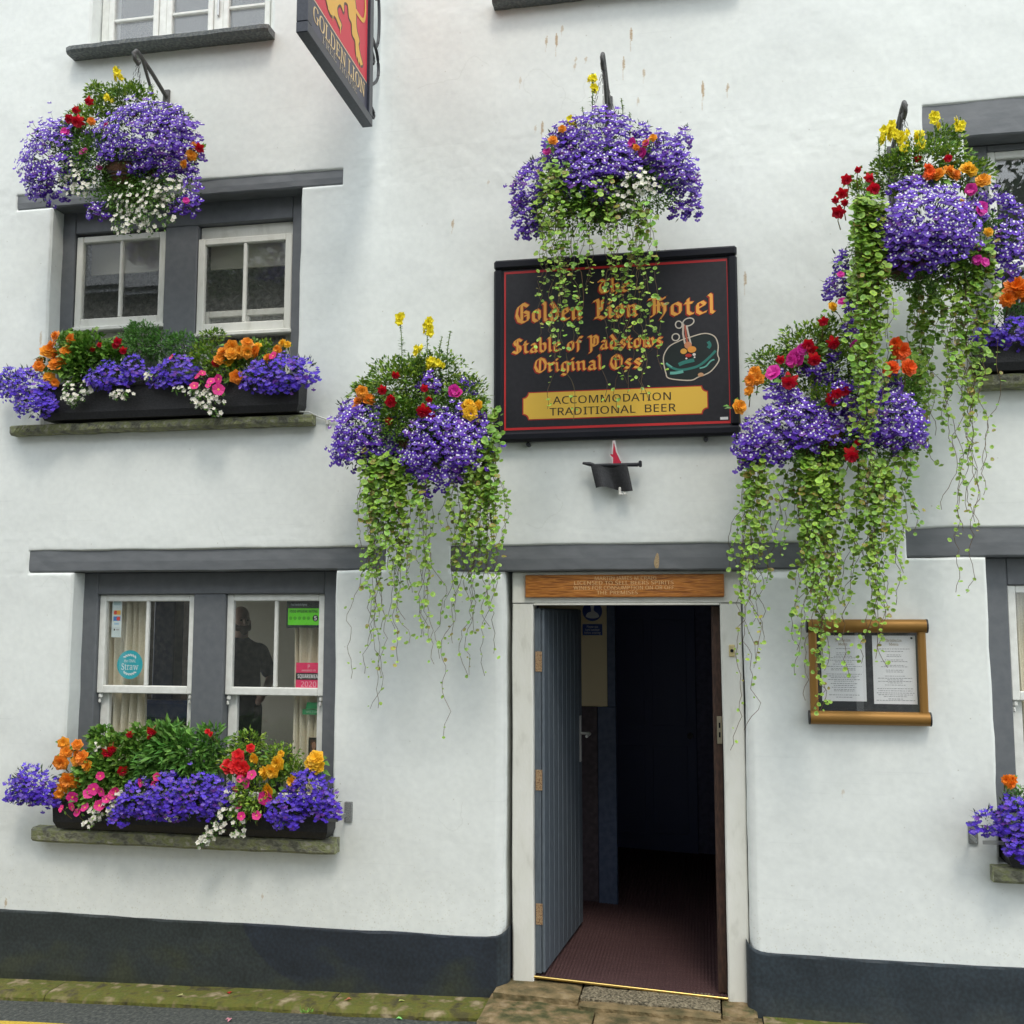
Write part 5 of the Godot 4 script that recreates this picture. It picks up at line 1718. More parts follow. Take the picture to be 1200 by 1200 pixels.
func rdir() -> Vector3:
	return Vector3(rng.randfn(), rng.randfn(), rng.randfn()).normalized()

func vary(c: Color, k: float) -> Color:
	var f := 1.0 + rng.randf_range(-k, k)
	return Color(c.r * f * (1.0 + rng.randf_range(-k, k) * .4), c.g * f * (1.0 + rng.randf_range(-k, k) * .3), c.b * f * (1.0 + rng.randf_range(-k, k) * .25))

# pointed leaf folded along its midrib
func leaf(mb: MB, p: Vector3, d: Vector3, n: Vector3, L: float, w: float, col: Color) -> void:
	var s := d.cross(n).normalized() * w * .5
	var lift := n * w * .22
	var mid := p + d * L * .45 - n * L * .03
	var tip := p + d * L - n * L * .16
	mb.tri(p, mid + s + lift, mid, col); mb.tri(mid + s + lift, tip, mid, col)
	mb.tri(p, mid, mid - s + lift, col); mb.tri(mid, tip, mid - s + lift, col)

# small two-lipped lobelia flower: three broad lower petals, two narrow upper ones, optional white eye
func lobelia_flower(mb: MB, p: Vector3, n: Vector3, r: float, col: Color, eye: bool) -> void:
	var B := frame_of(n, rng.randf_range(-.5, .5))
	var c := p - n * r * .15
	for k in [-1.0, 0.0, 1.0]:
		var a: float = -PI * .5 + k * .95
		var d: Vector3 = B.x * cos(a) + B.y * sin(a)
		var e: Vector3 = B.x * cos(a - .46) + B.y * sin(a - .46)
		var f: Vector3 = B.x * cos(a + .46) + B.y * sin(a + .46)
		var tip: Vector3 = p + d * r + n * r * rng.randf_range(-.15, .15)
		var l: Vector3 = p + e * r * .86
		var rr: Vector3 = p + f * r * .86
		mb.tri(c, l, tip, col); mb.tri(c, tip, rr, col)
	for k in [-.45, .45]:
		var a: float = PI * .5 + k
		var d: Vector3 = B.x * cos(a) + B.y * sin(a)
		mb.tri(c - B.x * r * .12, c + B.x * r * .12, p + d * r * .75, col)
	if eye:
		var w := Color(.85, .83, .9)
		var z := p + n * r * .12 - B.y * r * .12
		var q := r * .29
		mb.quad(z + B.x * q, z - B.y * q, z - B.x * q, z + B.y * q, w)

# layered rosette (begonia, marigold, petunia ...)
func rosette(mb: MB, p: Vector3, n: Vector3, r: float, layers: int, petals: int, col: Color, heart: Color, cup := .35, wf := .62, edge := .72) -> void:
	var B := frame_of(n, rng.randf() * TAU)
	for l in layers:
		var f := 1.0 - .72 * l / maxf(layers, 1)
		var R := r * f
		for k in petals:
			var a := TAU * (k + .5 * (l % 2)) / petals + rng.randf_range(-.12, .12)
			var w := TAU / petals * wf
			var d: Vector3 = B.x * cos(a) + B.y * sin(a)
			var e: Vector3 = B.x * cos(a - w) + B.y * sin(a - w)
			var g: Vector3 = B.x * cos(a + w) + B.y * sin(a + w)
			var lift: float = (cup * (.35 + .65 * l / maxf(1.0, layers - 1.0)) if layers > 1 else cup) * R + l * r * .12 + rng.randf_range(-.1, .1) * r
			var base := p + n * (l * r * .10)
			var m1: Vector3 = base + e * R * edge + n * lift * .55
			var m2: Vector3 = base + g * R * edge + n * lift * .55
			var t1: Vector3 = base + (d * .75 + e * .25) * R * 1.0 + n * lift
			var t2: Vector3 = base + (d * .75 + g * .25) * R * 1.0 + n * lift
			var t0: Vector3 = base + d * R * 1.03 + n * lift * .9
			var cc := vary(col, .10)
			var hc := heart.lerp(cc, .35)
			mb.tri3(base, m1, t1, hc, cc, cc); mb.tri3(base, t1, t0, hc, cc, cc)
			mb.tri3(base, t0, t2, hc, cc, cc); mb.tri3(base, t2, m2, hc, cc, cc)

# round scalloped leaf with pale margin (variegated ground ivy)
func round_leaf(mb: MB, p: Vector3, n: Vector3, d: Vector3, r: float, inner: Color, rim: Color) -> void:
	var s := d.cross(n).normalized()
	var c := p + d * r * .75
	var pts := []
	for k in 8:
		var a := TAU * (k + .5) / 8.0
		var rr := r * (1.0 if k != 3 and k != 4 else .82) * rng.randf_range(.88, 1.08)
		pts.append(c + d * cos(a) * rr + s * sin(a) * rr + n * r * rng.randf_range(-.05, .22))
	var ce := c - n * r * .12
	for k in 8:
		mb.tri3(ce, pts[k], pts[(k + 1) % 8], inner, rim, rim)

const G_DARK := Color(.035, .075, .02)
const G_MID := Color(.075, .19, .03)
const G_LITE := Color(.17, .35, .045)
const G_YEL := Color(.32, .46, .05)

func clear_wall(p: Vector3) -> Vector3:
	return Vector3(p.x, p.y, maxf(p.z, 0.02 + 0.02 * rng.randf()))

func lobelia_plant(t: Node3D, items: Array, eye: bool) -> void:
	var fl := MB.new()
	var fo := MB.new()
	for it in items:
		var c := Vector3(it[0], it[1], it[2])
		var rx: float = it[3]
		var ry: float = it[4]
		var rz: float = it[5]
		var n := int(PI * rx * ry * (2.1 if eye else 2.5) / (.0205 * .0205))
		var sd := rng.randf() * 90.0
		for i in n:
			var d := rdir()
			if d.z < -.25: d.z = -d.z
			if d.y < -.5: d.y *= .5
			d = d.normalized()
			var lump := 1.0 + .26 * FN.get_noise_3d(d.x * 1.7 + sd, d.y * 1.7, d.z * 1.7) + .12 * FN.get_noise_3d(d.x * 6.0 + sd, d.y * 6.0, d.z * 6.0)
			if FN.get_noise_3d(d.x * 3.2 + sd, d.y * 3.2 + 5.0, d.z * 3.2) < -.30 and rng.randf() < .8: continue
			var k := lump * rng.randf_range(.78, 1.06)
			var stray := rng.randf() < .14
			if stray: k *= rng.randf_range(1.06, 1.28)
			var lp := Vector3(d.x * rx * k, d.y * ry * k - .02 * absf(d.x), d.z * rz * k)
			var p := clear_wall(t.position + c + lp) - t.position
			var nn := (d * .6 + Vector3(rng.randf_range(-.28, .28), .1 + rng.randf_range(-.28, .28), .8)).normalized()
			var col := Color(.10, .022, .43) if eye else Color(.085, .03, .56)
			col = vary(col, .28)
			if rng.randf() < .22: col = col.lerp(Color(.26, .16, .66), rng.randf_range(.3, .8))
			elif rng.randf() < .1: col = col.lerp(Color(.20, .05, .34), .7)
			lobelia_flower(fl, p, nn, rng.randf_range(.0155, .0195) if eye else rng.randf_range(.012, .016), col, eye and rng.randf() < .85)
			if rng.randf() < (.9 if stray else .3):
				var q: Vector3 = p - nn * .05 - (p - c) * .25
				var sx := Vector3(.0011, 0, .0008)
				fo.tri(p - sx, p + sx, q, vary(Color(.07, .11, .04), .3))
		for i in int(n * .9):
			var d := rdir()
			if d.z < -.4: d.z = -d.z
			var k := rng.randf_range(.35, .92)
			var p := clear_wall(t.position + c + Vector3(d.x * rx * k, d.y * ry * k, d.z * rz * k)) - t.position
			var dd := (d + Vector3(rng.randf_range(-.5, .5), rng.randf_range(-.1, .7), rng.randf_range(-.1, .6))).normalized()
			leaf(fo, p, dd, rdir(), rng.randf_range(.018, .034), rng.randf_range(.005, .009), vary(G_DARK if rng.randf() < .6 else Color(.06, .10, .035), .35))
	var f2 := part("foliage", fo, M.leaf, t)
	f2.set_meta("kind", "stuff")
	var f1 := part("flowers", fl, M.petal, t)
	f1.set_meta("kind", "stuff")

# a dome of leaves: mode picks leaf size and colour
func leaf_dome(mb: MB, t: Node3D, it: Array, mode: String) -> void:
	var c := Vector3(it[0], it[1], it[2])
	var rx: float = it[3]
	var ry: float = it[4]
	var rz: float = it[5]
	var LN := {"fine": [.016, .03, .006, .010, 1600.0], "lance": [.045, .075, .013, .02, 620.0], "broad": [.03, .05, .02, .032, 760.0], "yellow": [.018, .034, .009, .015, 1150.0], "small": [.010, .02, .008, .012, 1900.0]}
	var q: Array = LN[mode]
	var n := int(q[4] * PI * rx * ry / .02)
	n = int(n * .02 * 16.0)
	for i in n:
		var d := rdir()
		if d.z < -.3: d.z = -d.z
		var k := sqrt(rng.randf_range(.12, 1.0)) * (1.0 + .22 * FN.get_noise_3d(d.x * 2.0 + c.x * 9.0, d.y * 2.0, d.z * 2.0 + c.y * 9.0))
		if rng.randf() < .05: k *= 1.2
		var p := clear_wall(t.position + c + Vector3(d.x * rx * k, d.y * ry * k, d.z * rz * k)) - t.position
		var dd := (d * .8 + Vector3(rng.randf_range(-.7, .7), rng.randf_range(-.3, .6), rng.randf_range(-.2, .7))).normalized()
		var nn := (Vector3(0, .7, .5) + rdir() * .8).normalized()
		var base: Color
		match mode:
			"fine": base = Color(.08, .21, .045).lerp(Color(.14, .32, .06), rng.randf())
			"lance": base = Color(.07, .20, .035).lerp(Color(.18, .37, .07), rng.randf())
			"broad": base = G_MID.lerp(Color(.22, .40, .06), rng.randf())
			"yellow": base = G_MID.lerp(G_YEL, rng.randf())
			_: base = Color(.07, .15, .03).lerp(G_LITE, rng.randf())
		leaf(mb, p, dd, nn, rng.randf_range(q[0], q[1]), rng.randf_range(q[2], q[3]), vary(base, .25))

func stalk(mb: MB, a: Vector3, b: Vector3, r: float, col: Color) -> void:
	var m := a.lerp(b, .5) + Vector3(rng.randf_range(-.01, .01), 0, rng.randf_range(-.008, .008))
	tube(mb, [a, m, b], [r * 1.2, r, r * .8], 4, col, false)

func plants() -> void:
	for P in PLANTS:
		var kind: String = P[0]
		var label: String = P[1]
		var o := Vector3(P[2], P[3], P[4])
		var grp: String = P[5]
		var names := {"lobelia_w": "lobelia_plant", "lobelia_b": "lobelia_plant", "begonia_o": "begonia_plant", "begonia_y": "begonia_plant", "begonia_r": "begonia_plant", "fuchsia": "fuchsia_plant", "petunia": "petunia_plant", "pink": "calibrachoa_plant", "bacopa": "bacopa_plant", "snap": "snapdragon_plant", "marigold": "marigold_plant", "ivy": "trailing_ivy", "bush_fine": "leafy_plant", "bush_lance": "leafy_plant", "bush_broad": "leafy_plant", "bush_yellow": "leafy_plant", "bush_small": "leafy_plant"}
		var cats := {"lobelia_plant": "lobelia", "begonia_plant": "begonia", "fuchsia_plant": "fuchsia", "petunia_plant": "petunia", "calibrachoa_plant": "flowers", "bacopa_plant": "bacopa", "snapdragon_plant": "snapdragon", "marigold_plant": "marigold", "trailing_ivy": "ivy", "leafy_plant": "plant"}
		var nm: String = names[kind]
		var t := thing(nm, label, cats[nm], o, grp)
		var items: Array = P[6]
		match kind:
			"lobelia_w": lobelia_plant(t, items, true)
			"lobelia_b": lobelia_plant(t, items, false)
			"begonia_o", "begonia_y", "begonia_r", "petunia", "marigold", "pink", "fuchsia": bloom_plant(t, items, kind)
			"bacopa": bacopa(t, items)
			"snap": snapdragons(t, items)
			"ivy": ivy(t, items)
			_:
				var mb := MB.new()
				var sm := MB.new()
				for it in items:
					leaf_dome(mb, t, it, kind.substr(5))
					for k in 6: stalk(sm, Vector3(it[0] + rng.randf_range(-.4, .4) * it[3], it[1] - it[4], it[2] - .02), Vector3(it[0] + rng.randf_range(-.8, .8) * it[3], it[1] + rng.randf_range(.2, .9) * it[4], it[2] + rng.randf_range(-.2, .3) * it[5]), .002, vary(Color(.1, .13, .04), .3))
				var lv := part("leaves", mb, M.leaf, t)
				lv.set_meta("kind", "stuff")
				part("stems", sm, M.stem, t).set_meta("kind", "stuff")

func bloom_plant(t: Node3D, items: Array, kind: String) -> void:
	var st := MB.new()
	var lf := MB.new()
	var mid := Vector3.ZERO
	var low := 9.0
	for it in items:
		mid += Vector3(it[0], it[1], it[2]) / items.size()
		low = minf(low, it[1])
	for it in items:
		var p := Vector3(it[0], it[1], it[2])
		var r: float = it[3] * rng.randf_range(.85, 1.15)
		p.z += rng.randf_range(-.025, .012)
		var n := Vector3(rng.randf_range(-.8, .8), rng.randf_range(-.35, .7), 1.0).normalized()
		var mb := MB.new()
		match kind:
			"begonia_o":
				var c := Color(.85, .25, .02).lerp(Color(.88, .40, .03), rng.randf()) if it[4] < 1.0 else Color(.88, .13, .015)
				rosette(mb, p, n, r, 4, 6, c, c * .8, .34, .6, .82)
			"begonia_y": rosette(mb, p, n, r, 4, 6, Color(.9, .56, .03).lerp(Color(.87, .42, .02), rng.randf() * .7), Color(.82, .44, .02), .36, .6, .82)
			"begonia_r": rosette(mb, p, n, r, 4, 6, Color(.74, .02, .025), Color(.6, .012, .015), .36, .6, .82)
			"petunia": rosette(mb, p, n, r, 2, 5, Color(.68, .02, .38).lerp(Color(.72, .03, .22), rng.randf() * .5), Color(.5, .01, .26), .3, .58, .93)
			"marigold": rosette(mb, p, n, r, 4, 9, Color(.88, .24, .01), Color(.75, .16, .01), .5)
			"pink":
				rosette(mb, p, n, r, 1, 5, Color(.68, .015, .17).lerp(Color(.7, .02, .28), rng.randf()), Color(.6, .01, .14), .2, .58, .92)
				var B := frame_of(n, 0.0)
				mb.quad(p + n * .002 + B.x * r * .2, p + n * .002 + B.y * r * .2, p + n * .002 - B.x * r * .2, p + n * .002 - B.y * r * .2, Color(.8, .5, .05))
			"fuchsia":
				# hanging bell: swept sepals over a skirt of petals
				var dn := Vector3(rng.randf_range(-.35, .35), -.75, rng.randf_range(.4, .9)).normalized()
				rosette(mb, p, dn, r * rng.randf_range(.8, 1.1), 1, 5, Color(.80, .018, .03), Color(.7, .012, .02), rng.randf_range(-.6, .2), .46, .7)
				rosette(mb, p + dn * r * .2, dn, r * .85, 3, 6, Color(.74, .012, .05), Color(.6, .01, .05), .7, .6, .85)
				tube(lf, [p - dn * r * .1, p - dn * r * .9, p - dn * r * 1.3 + Vector3(0, -.004, 0)], .0018, 4, Color(.3, .06, .03), false)
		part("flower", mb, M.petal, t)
		var root := Vector3(lerpf(p.x, mid.x, .12), p.y - .06, p.z - .06)
		stalk(st, root, p - n * r * .2, .0022, vary(Color(.16, .12, .04), .3))
		var nl := 2 if kind == "pink" else 4
		for k in nl:
			var a := rdir()
			var d := Vector3(a.x, a.y * .6 - .1, absf(a.z) * .5).normalized()
			var L := r * rng.randf_range(.9, 1.5)
			leaf(lf, p - n * r * .9 + d * r * .3, d, (Vector3(0, .6, .7) + rdir() * .5).normalized(), L, L * .55, vary(G_MID.lerp(G_LITE, rng.randf()), .3))
	lf.n.clear()
	part("stems", st, M.stem, t).set_meta("kind", "stuff")
	var q := part("leaves", lf, M.leaf, t)
	q.set_meta("kind", "stuff")

func bacopa(t: Node3D, items: Array) -> void:
	var fl := MB.new()
	var lf := MB.new()
	for it in items:
		var c := Vector3(it[0], it[1], it[2])
		var n := int(PI * it[3] * it[4] / (.021 * .021)) + 3
		for i in n:
			var d := rdir()
			d.z = absf(d.z)
			var k := rng.randf_range(.6, 1.08)
			var p := clear_wall(t.position + c + Vector3(d.x * it[3] * k, d.y * it[4] * k, d.z * it[5] * k)) - t.position
			var nn := (d * .5 + Vector3(rng.randf_range(-.4, .4), .3, .7)).normalized()
			if rng.randf() < it[6]:
				rosette(fl, p, nn, rng.randf_range(.009, .0145), 1, 5, Color(.74, .72, .66), Color(.72, .66, .42), .2)
			for j in 4:
				var dd := (rdir() + Vector3(0, 0, .4)).normalized()
				leaf(lf, p - nn * .012 + rdir() * .012, dd, (Vector3(0, .5, .6) + rdir() * .6).normalized(), rng.randf_range(.012, .02), rng.randf_range(.008, .012), vary(Color(.075, .15, .03).lerp(G_LITE, rng.randf() * .7), .3))
	var q := part("leaves", lf, M.leaf, t)
	q.set_meta("kind", "stuff")
	var f := part("flowers", fl, M.petal, t)
	f.set_meta("kind", "stuff")

func snapdragons(t: Node3D, items: Array) -> void:
	# [base x, y, z, top x, y, z, bloom 0..1]
	for it in items:
		var a := Vector3(it[0], it[1], it[2])
		var b := Vector3(it[3], it[4], it[5])
		var sp := Node3D.new()
		sp.name = "spike"
		t.add_child(sp, true)
		var mb := MB.new()
		var bend := Vector3(rng.randf_range(-.012, .012), 0, rng.randf_range(-.01, .015))
		var pts := []
		for k in 7: pts.append(a.lerp(b, k / 6.0) + bend * sin(PI * k / 6.0))
		tube(mb, pts, .0022, 5, Color(.11, .18, .04), false)
		part("stem", mb, M.stem, sp)
		var lf := MB.new()
		var L := (b - a).length()
		for k in int(L / .0035):
			var f := rng.randf_range(0.0, 1.0)
			var p := a.lerp(b, f) + bend * sin(PI * f)
			var d := Vector3(rng.randfn(), rng.randf_range(-.1, .8), rng.randfn()).normalized()
			if f < .55: leaf(lf, p, d, Vector3(0, .8, .5), rng.randf_range(.02, .035), .007, vary(Color(.10, .19, .04), .3))
			else: leaf(lf, p, d, Vector3(0, .8, .5), rng.randf_range(.009, .016), .009, vary(Color(.20, .32, .05), .3))
		var q := part("leaves", lf, M.leaf, sp)
		q.set_meta("kind", "stuff")
		if it[6] > 0.0:
			var fl := MB.new()
			var n := int(10 * it[6]) + 2
			for k in n:
				var an := rng.randf() * TAU
				var f: float = rng.randf_range(0.0, .075 * it[6] + .012)
				var p: Vector3 = b - (b - a).normalized() * f + Vector3(cos(an), 0, sin(an)) * .012
				var d := Vector3(cos(an), -.15, sin(an) + .5).normalized()
				rosette(fl, p, d, rng.randf_range(.017, .024), 2, 5, Color(.92, .80, .02), Color(.88, .70, .02), .6)
			part("blooms", fl, M.petal, sp)

func ivy(t: Node3D, items: Array) -> void:
	# [x top, y top, z top, x end, y end, z end, leaf density, leaf size, brightness]
	for it in items:
		var a := Vector3(it[0], it[1], it[2])
		var b := Vector3(it[3], it[4], it[5])
		var L := (b - a).length()
		var n := maxi(4, int(L / .03))
		var pts := []
		var ph := rng.randf() * 60.0
		for k in n + 1:
			var f := float(k) / n
			var p := a.lerp(b, f) + Vector3((.075 * FN.get_noise_2d(ph, f * L * 2.2) + .024 * FN.get_noise_2d(ph, f * L * 9.0)) * minf(1.0, f * 3.0), 0, .03 * FN.get_noise_2d(ph + 30.0, f * L * 2.6))
			if k == 0: p = a
			pts.append(clear_wall(t.position + p) - t.position)
		var sm := MB.new()
		tube(sm, pts, .0014, 3, vary(Color(.12, .075, .035), .35), false)
		var s := part("strand", sm, M.stem, t)
		var lf := MB.new()
		var dens: float = it[6] * .85
		var hue := rng.randf()      # each strand a little fresher or yellower
		for k in n + 1:
			var f := float(k) / n
			var here: Vector3 = pts[k]
			# leaves crowd near the basket and thin out towards the tip
			var cnt := dens * 1.35 * (1.0 - f * .54)
			var m := int(cnt) + (1 if rng.randf() < cnt - int(cnt) else 0)
			for j in m:
				var p := here + Vector3(rng.randf_range(-.02, .02), rng.randf_range(-.016, .016), rng.randf_range(-.01, .016))
				var d := Vector3(rng.randfn() * .9, rng.randf_range(-.7, .25), rng.randf_range(.1, .8)).normalized()
				var nn := (Vector3(0, .62, .75) + rdir() * .45).normalized()
				d = (d - nn * d.dot(nn)).normalized()
				var br: float = rng.randf_range(.78, 1.2)
				var ic := vary(Color(.07, .22, .025).lerp(Color(.19, .36, .03), hue * .6 + rng.randf() * .4), .2)
				var rc := vary(Color(.17, .36, .04).lerp(Color(.38, .52, .07), hue * .6 + rng.randf() * .4), .2)
				if rng.randf() < .06: rc = Color(.40, .26, .06).lerp(Color(.22, .11, .04), rng.randf())
				var sz: float = it[7] * rng.randf_range(.5, 1.25) * (1.0 - f * .3)
				round_leaf(lf, p, nn, d, sz, Color(ic.r * br, ic.g * br, ic.b * br), Color(rc.r * br, rc.g * br, rc.b * br))
		var q := part("leaves", lf, M.leaf, s)
		q.set_meta("kind", "stuff")

# ---------------------------------------------------------------- across the street (seen only as reflections and felt as shade)
func street_side() -> void:
	var h := thing("house_opposite", "rough stone house with slate roof across the street behind the viewer", "house", Vector3.ZERO)
	var stone := grain(121, .02, [[.2, lin(.13, .12, .10)], [.5, lin(.24, .23, .20)], [.8, lin(.36, .34, .3)]], .9, Vector3(1, 1, 1), 1.5, .06)
	var wb := MB.new()
	box(wb, Vector3(-14, -.9, 6.9), Vector3(2.2, 6.1, 11.3), .01)
	part("wall", wb, stone, h)
	var rf := MB.new()
	for q in [[Vector3(-14.3, 6.0, 6.65), Vector3(2.5, 6.0, 6.65), Vector3(2.5, 8.3, 9.1), Vector3(-14.3, 8.3, 9.1)], [Vector3(-14.3, 6.0, 11.55), Vector3(2.5, 6.0, 11.55), Vector3(2.5, 8.3, 9.1), Vector3(-14.3, 8.3, 9.1)]]:
		rf.quad(q[0], q[1], q[2], q[3], WHITE)
		rf.quad(q[0] - Vector3(0, .1, 0), q[1] - Vector3(0, .1, 0), q[2] - Vector3(0, .1, 0), q[3] - Vector3(0, .1, 0), WHITE)
	for x in [-14.0, 2.2]:
		rf.tri(Vector3(x, 6.05, 6.9), Vector3(x, 6.05, 11.3), Vector3(x, 8.15, 9.1), WHITE)
	part("roof", rf, grain(122, .03, [[.2, lin(.14, .145, .155)], [.8, lin(.28, .285, .295)]], .7, Vector3(1, 3, 1), 2.0, .05), h)
	for x in [-11.0, -7.9, -1.6, 1.2]:
		for y in [.9, 3.4]:
			var w := part("window", frame_mb(x - .5, x + .5, y - .5, y + .6, 6.84, 6.92, .07), M.white_paint, h)
			var q := QuadMesh.new()
			q.size = Vector2(.86, .96)
			var g := inst("pane", q, mat(.03, .035, .04, .05), w)
			g.position = Vector3(x, y + .05, 6.87)
			g.rotation.y = PI
	for tr in [[5.5, 11.5, 10.8, 6], [-4.5, 17.0, 9.5, 8]]:
		var t := thing("street_tree", ["dark leafy tree at the gap across the street behind the viewer", "tall leafy tree behind the house across the street"][0 if tr[0] > 0 else 1], "tree", Vector3(tr[0], -.9, tr[1]))
		var tm := MB.new()
		var Ht: float = tr[2]
		tube(tm, [Vector3.ZERO, Vector3(.1, Ht * .25, 0), Vector3(0, Ht * .5, .1), Vector3(.1, Ht * .85, 0)], [.24, .19, .14, .04], 9)
		for k in 9:
			var y := Ht * rng.randf_range(.3, .7)
			var an := k * 2.4
			tube(tm, [Vector3(.03, y, .03), Vector3(cos(an) * .8, y + .5, sin(an) * .8), Vector3(cos(an) * 1.7, y + 1.2, sin(an) * 1.7)], [.08, .05, .015], 5)
		part("trunk", tm, mat(.07, .05, .035, .9), t)
		var cm := MB.new()
		for k in 70:
			var d := rdir()
			var cc := Vector3(0, Ht * .66, 0) + Vector3(d.x * 2.2, d.y * Ht * .32, d.z * 2.2) * pow(rng.randf(), .45)
			var sz := rng.randf_range(.35, .75)
			for j in 70:
				var p := cc + rdir() * sz * sqrt(rng.randf())
				leaf(cm, p, rdir(), rdir(), .16, .09, vary(Color(.03, .06, .015), .4))
		var q2 := part("crown", cm, M.leaf, t)
		q2.set_meta("kind", "stuff")

# ---------------------------------------------------------------- small things
func small_details() -> void:
	var c := thing("cable", "thin white cable running from the upper left window sill", "cable", Vector3.ZERO)
	var mb := MB.new()
	tube(mb, [Vector3(-2.06, 2.668, .06), Vector3(-1.99, 2.664, .05), Vector3(-1.95, 2.645, .02), Vector3(-1.90, 2.628, .012), Vector3(-1.84, 2.615, .014), Vector3(-1.70, 2.61, .012), Vector3(-1.5, 2.612, .012)], .0042, 6)
	part("sheath", mb, mat(.7, .7, .66, .5), c)
	for x in [-1.9, -1.62]:
		part("clip", bx(x - .006, x + .006, 2.603, 2.634, -.004, .02, .002), mat(.7, .7, .66, .5), c)
	# leaves and petals dropped on the kerb
	var r7 := RandomNumberGenerator.new()
	r7.seed = 8
	var spots := [[-2.33, .10, .5, .03, .03], [-1.7, .12, .42, .16, .08], [-1.45, .10, .40, .45, .12], [-1.42, .22, .25, .62, .18], [-2.55, .16, .45, .42, .18], [-2.2, .33, .3, .34, .1], [-1.15, .33, .14, .3, .05]]
	var k := 0
	for s in spots:
		var f := MB.new()
		var red: bool = k == 0
		var pink: bool = k == 5
		var y := ground_y(s[0]) + (.006 if s[1] < .2 else -.028)
		var col := Color(.5, .02, .02) if red else (Color(.6, .25, .3) if pink else Color(s[2], s[3], s[4]))
		leaf(f, Vector3(-.018, 0, 0), Vector3(1, .05, .3).normalized(), Vector3.UP, .04, .018, col)
		leaf(f, Vector3(-.01, .001, .004), Vector3(.4, .08, 1).normalized(), Vector3.UP, .025, .014, col)
		var lt: String = ["fallen red petal on the mossy kerb", "curled tan leaf on the kerb left of the door", "yellow-green leaf fallen on the kerb", "yellow leaf at the kerb edge", "pale leaf on the kerb below the window", "pink petal fallen in the gutter", "green leaf lying in the gutter"][k]
		var o := part("fallen_petal" if red or pink else "fallen_leaf", f, M.petal)
		o.position = Vector3(s[0], y, s[1])
		o.rotation.y = r7.randf() * TAU
		tag(o, lt, "petal" if red or pink else "leaf")
		k += 1
	# weeds growing in the kerb joint
	for wd in [[-1.86, .245, "small green weed in the kerb edge below the window"], [.33, .03, "tiny weed at the wall foot right of the door"]]:
		var t := thing("weed", wd[2], "weed", Vector3(wd[0], ground_y(wd[0]) - .015, wd[1]))
		var lf := MB.new()
		for j in 16:
			var d := Vector3(rng.randfn() * .7, 1.0, rng.randfn() * .7).normalized()
			leaf(lf, Vector3(rng.randf_range(-.03, .03), 0, rng.randf_range(-.01, .01)), d, rdir(), rng.randf_range(.015, .035), .009, vary(G_LITE, .3))
		part("leaves", lf, M.leaf, t)

const BASKETS := [
	[-2.88, 3.91, 0.3, -2.88, 4.514, 0.3, "basket at the upper left"],
	[-0.424, 3.623, 0.3, -0.424, 4.239, 0.3, "basket above the name board"],
	[-1.327, 2.439, 0.28, -1.327, 2.799, 0.28, "basket left of the name board"],
	[0.548, 2.421, 0.28, 0.548, 2.821, 0.28, "basket right of the name board"],
	[0.935, 3.245, 0.32, 0.935, 3.857, 0.32, "highest basket at the right"],
]
const BOXES := [
	[-3.5, -2.018, 2.662, 2.85, -0.095, 0.115, "black window box on the stone sill of the upper left window", 0],
	[-3.315, -1.82, 0.524, 0.66, -0.095, 0.12, "black window box on the stone sill of the lower left window", -1.745],
	[1.262, 2.72, 2.726, 2.89, -0.09, 0.11, "black window box on the sill of the upper right window", 0],
	[1.285, 2.72, 0.524, 0.67, -0.09, 0.115, "black window box on the sill of the lower right window", 1.18],
]
